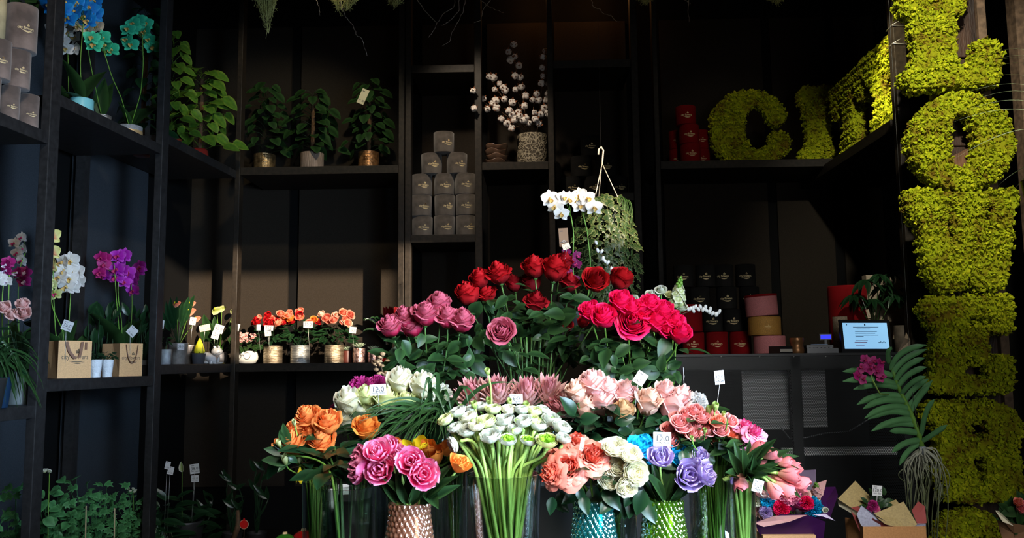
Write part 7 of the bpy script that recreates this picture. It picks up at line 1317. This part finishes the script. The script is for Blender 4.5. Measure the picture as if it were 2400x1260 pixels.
# ------------------------------------------------------------------ moss, roots and branches hanging from the ceiling
YH = 4.3
HM = petal('hanging_moss', (.28, .30, .09), (.45, .45, .16), trans=0, rough=.9, var=.4); DW = mat('driftwood', (.30, .23, .17), .8, var=.3, scale=30)
r = thing('ceiling_branch', (-.6, YH, ZC - .05), 'dark beam above the frame that the moss and roots hang from', 'beam'); G().add(box2((-2.0, YH - .04, 3.25), (1.9, YH + .04, 3.31))).add(box2((-1.7, YH - .02, 3.31), (-1.66, YH + .02, ZC))).add(box2((1.6, YH - .02, 3.31), (1.64, YH + .02, ZC))).obj('beam', mat('black_beam', (.004, .004, .004), .8), r, smooth=False)
def hmoss(px, py, w, n, label):
    t = thing('hanging_moss', Vector((P(px, 0, YH).x, YH, 3.25)), label, 'moss'); g = G()
    for i in range(n):
        x = px + rn(-w, w); L_ = (1 - abs(x - px) / w) ** 1.2 * rn(.5, 1); s0 = Vector((P(x, 0, YH).x, YH + rn(-.05, .05), 3.25)); e = P(px + (x - px) * .5 + rn(-6, 6), py * L_, YH + rn(-.04, .04)); p = wob(bez(s0, s0.lerp(e, .3), s0.lerp(e, .7) + Vector((rn(-.02, .02), 0, 0)), e, 10), .012, 4, i + px); g.add(tube(p, .0012, 3, False))
        for k in range(3): q = Vector(p[rs.randint(4, 10)]); g.add(tube([q, q + Vector((rn(-.02, .02), rn(-.01, .01), rn(-.02, .01)))], .001, 3, False))
    g.obj('strands', HM, t)
hmoss(625, 95, 34, 110, 'tuft of green hanging moss with a long tail at the top left'); hmoss(805, 40, 60, 90, 'wide tuft of hanging moss at the top centre left'); hmoss(925, 20, 34, 40, 'short tuft of hanging moss above the box bay'); hmoss(1510, 14, 24, 40, 'small tuft of hanging moss above the ivy'); hmoss(1820, 12, 34, 60, 'pale lichen tuft at the top above moss letter C')
def roots(paths, label):
    t = thing('hanging_root', Vector((P(paths[0][0][0], 0, YH).x, YH, 3.25)), label, 'root'); g = G()
    for p in paths:
        pts = [Vector((P(p[0][0], 0, YH).x, YH, 3.25))] + [P(a, b, YH - .02) for a, b in p]; q = np.array([tuple(v) for v in pts]); tt = np.linspace(0, 1, len(q)); u = np.linspace(0, 1, len(q) * 4); pt = np.stack([np.interp(u, tt, q[:, k]) for k in range(3)], 1); g.add(tube(pt + rs.normal(0, .0015, pt.shape), np.linspace(.0022, .001, len(u)), 4))
    g.obj('twigs', DW, t)
roots([[(978, 0), (1000, 30), (1024, 54), (1020, 66), (1004, 88)], [(1066, 0), (1064, 18), (1040, 32), (1024, 54)], [(1090, 5), (1084, 30), (1070, 58), (1058, 78), (1056, 96), (1036, 108)], [(1076, 25), (1050, 52), (1034, 60)]], 'pale forked root hanging over the box bay'); roots([[(1126, 0), (1150, 18), (1180, 30)], [(1150, 0), (1130, 25), (1128, 48), (1110, 53)]], 'pale root hanging at the top left of the cotton')
roots([[(1385, 0), (1392, 18), (1406, 20), (1412, 32), (1432, 36), (1444, 50), (1453, 51)]], 'thin zigzag root hanging above the dim boxes'); roots([[(742, 0), (748, 18), (750, 36)], [(798, 10), (810, 40), (828, 62), (836, 84), (848, 88), (860, 130)]], 'thin root hanging above the climbing pothos'); roots([[(1615, 0), (1612, 25), (1616, 52)], [(1605, 0), (1620, 10)]], 'faint root hanging above the red boxes')

# two warm ceiling lamps glowing just above the frame
for px, lb in ((1245, 'left small warm ceiling lamp above the cotton bay'), (1395, 'right small warm ceiling lamp above the ivy')):
    c = P(px, -34, 5.80); t = thing('ceiling_lamp', (c.x, c.y, c.z), lb, 'lamp', 'warm ceiling lamps'); link('housing', G().add(lathe([(.022, 0), (.026, .0), (.026, .07), (1e-4, .07)], 20)).mesh('housing', BLKP), t); link('rod', G().add(tube([(0, 0, .07), (0, 0, ZC - c.z)], .004, 6)).mesh('rod', BLKP), t)
    link('bulb', G().add(ball(.016, (0, 0, .008), 12)).mesh('bulb', mat('warm_bulb', (1, .55, .2), .5, emit=6)), t); l = light('POINT', 'lamp_glow', (c.x, c.y, c.z - .03), (c.x, c.y, 0), 1.1, (1, .42, .12), shadow_soft_size=.02)
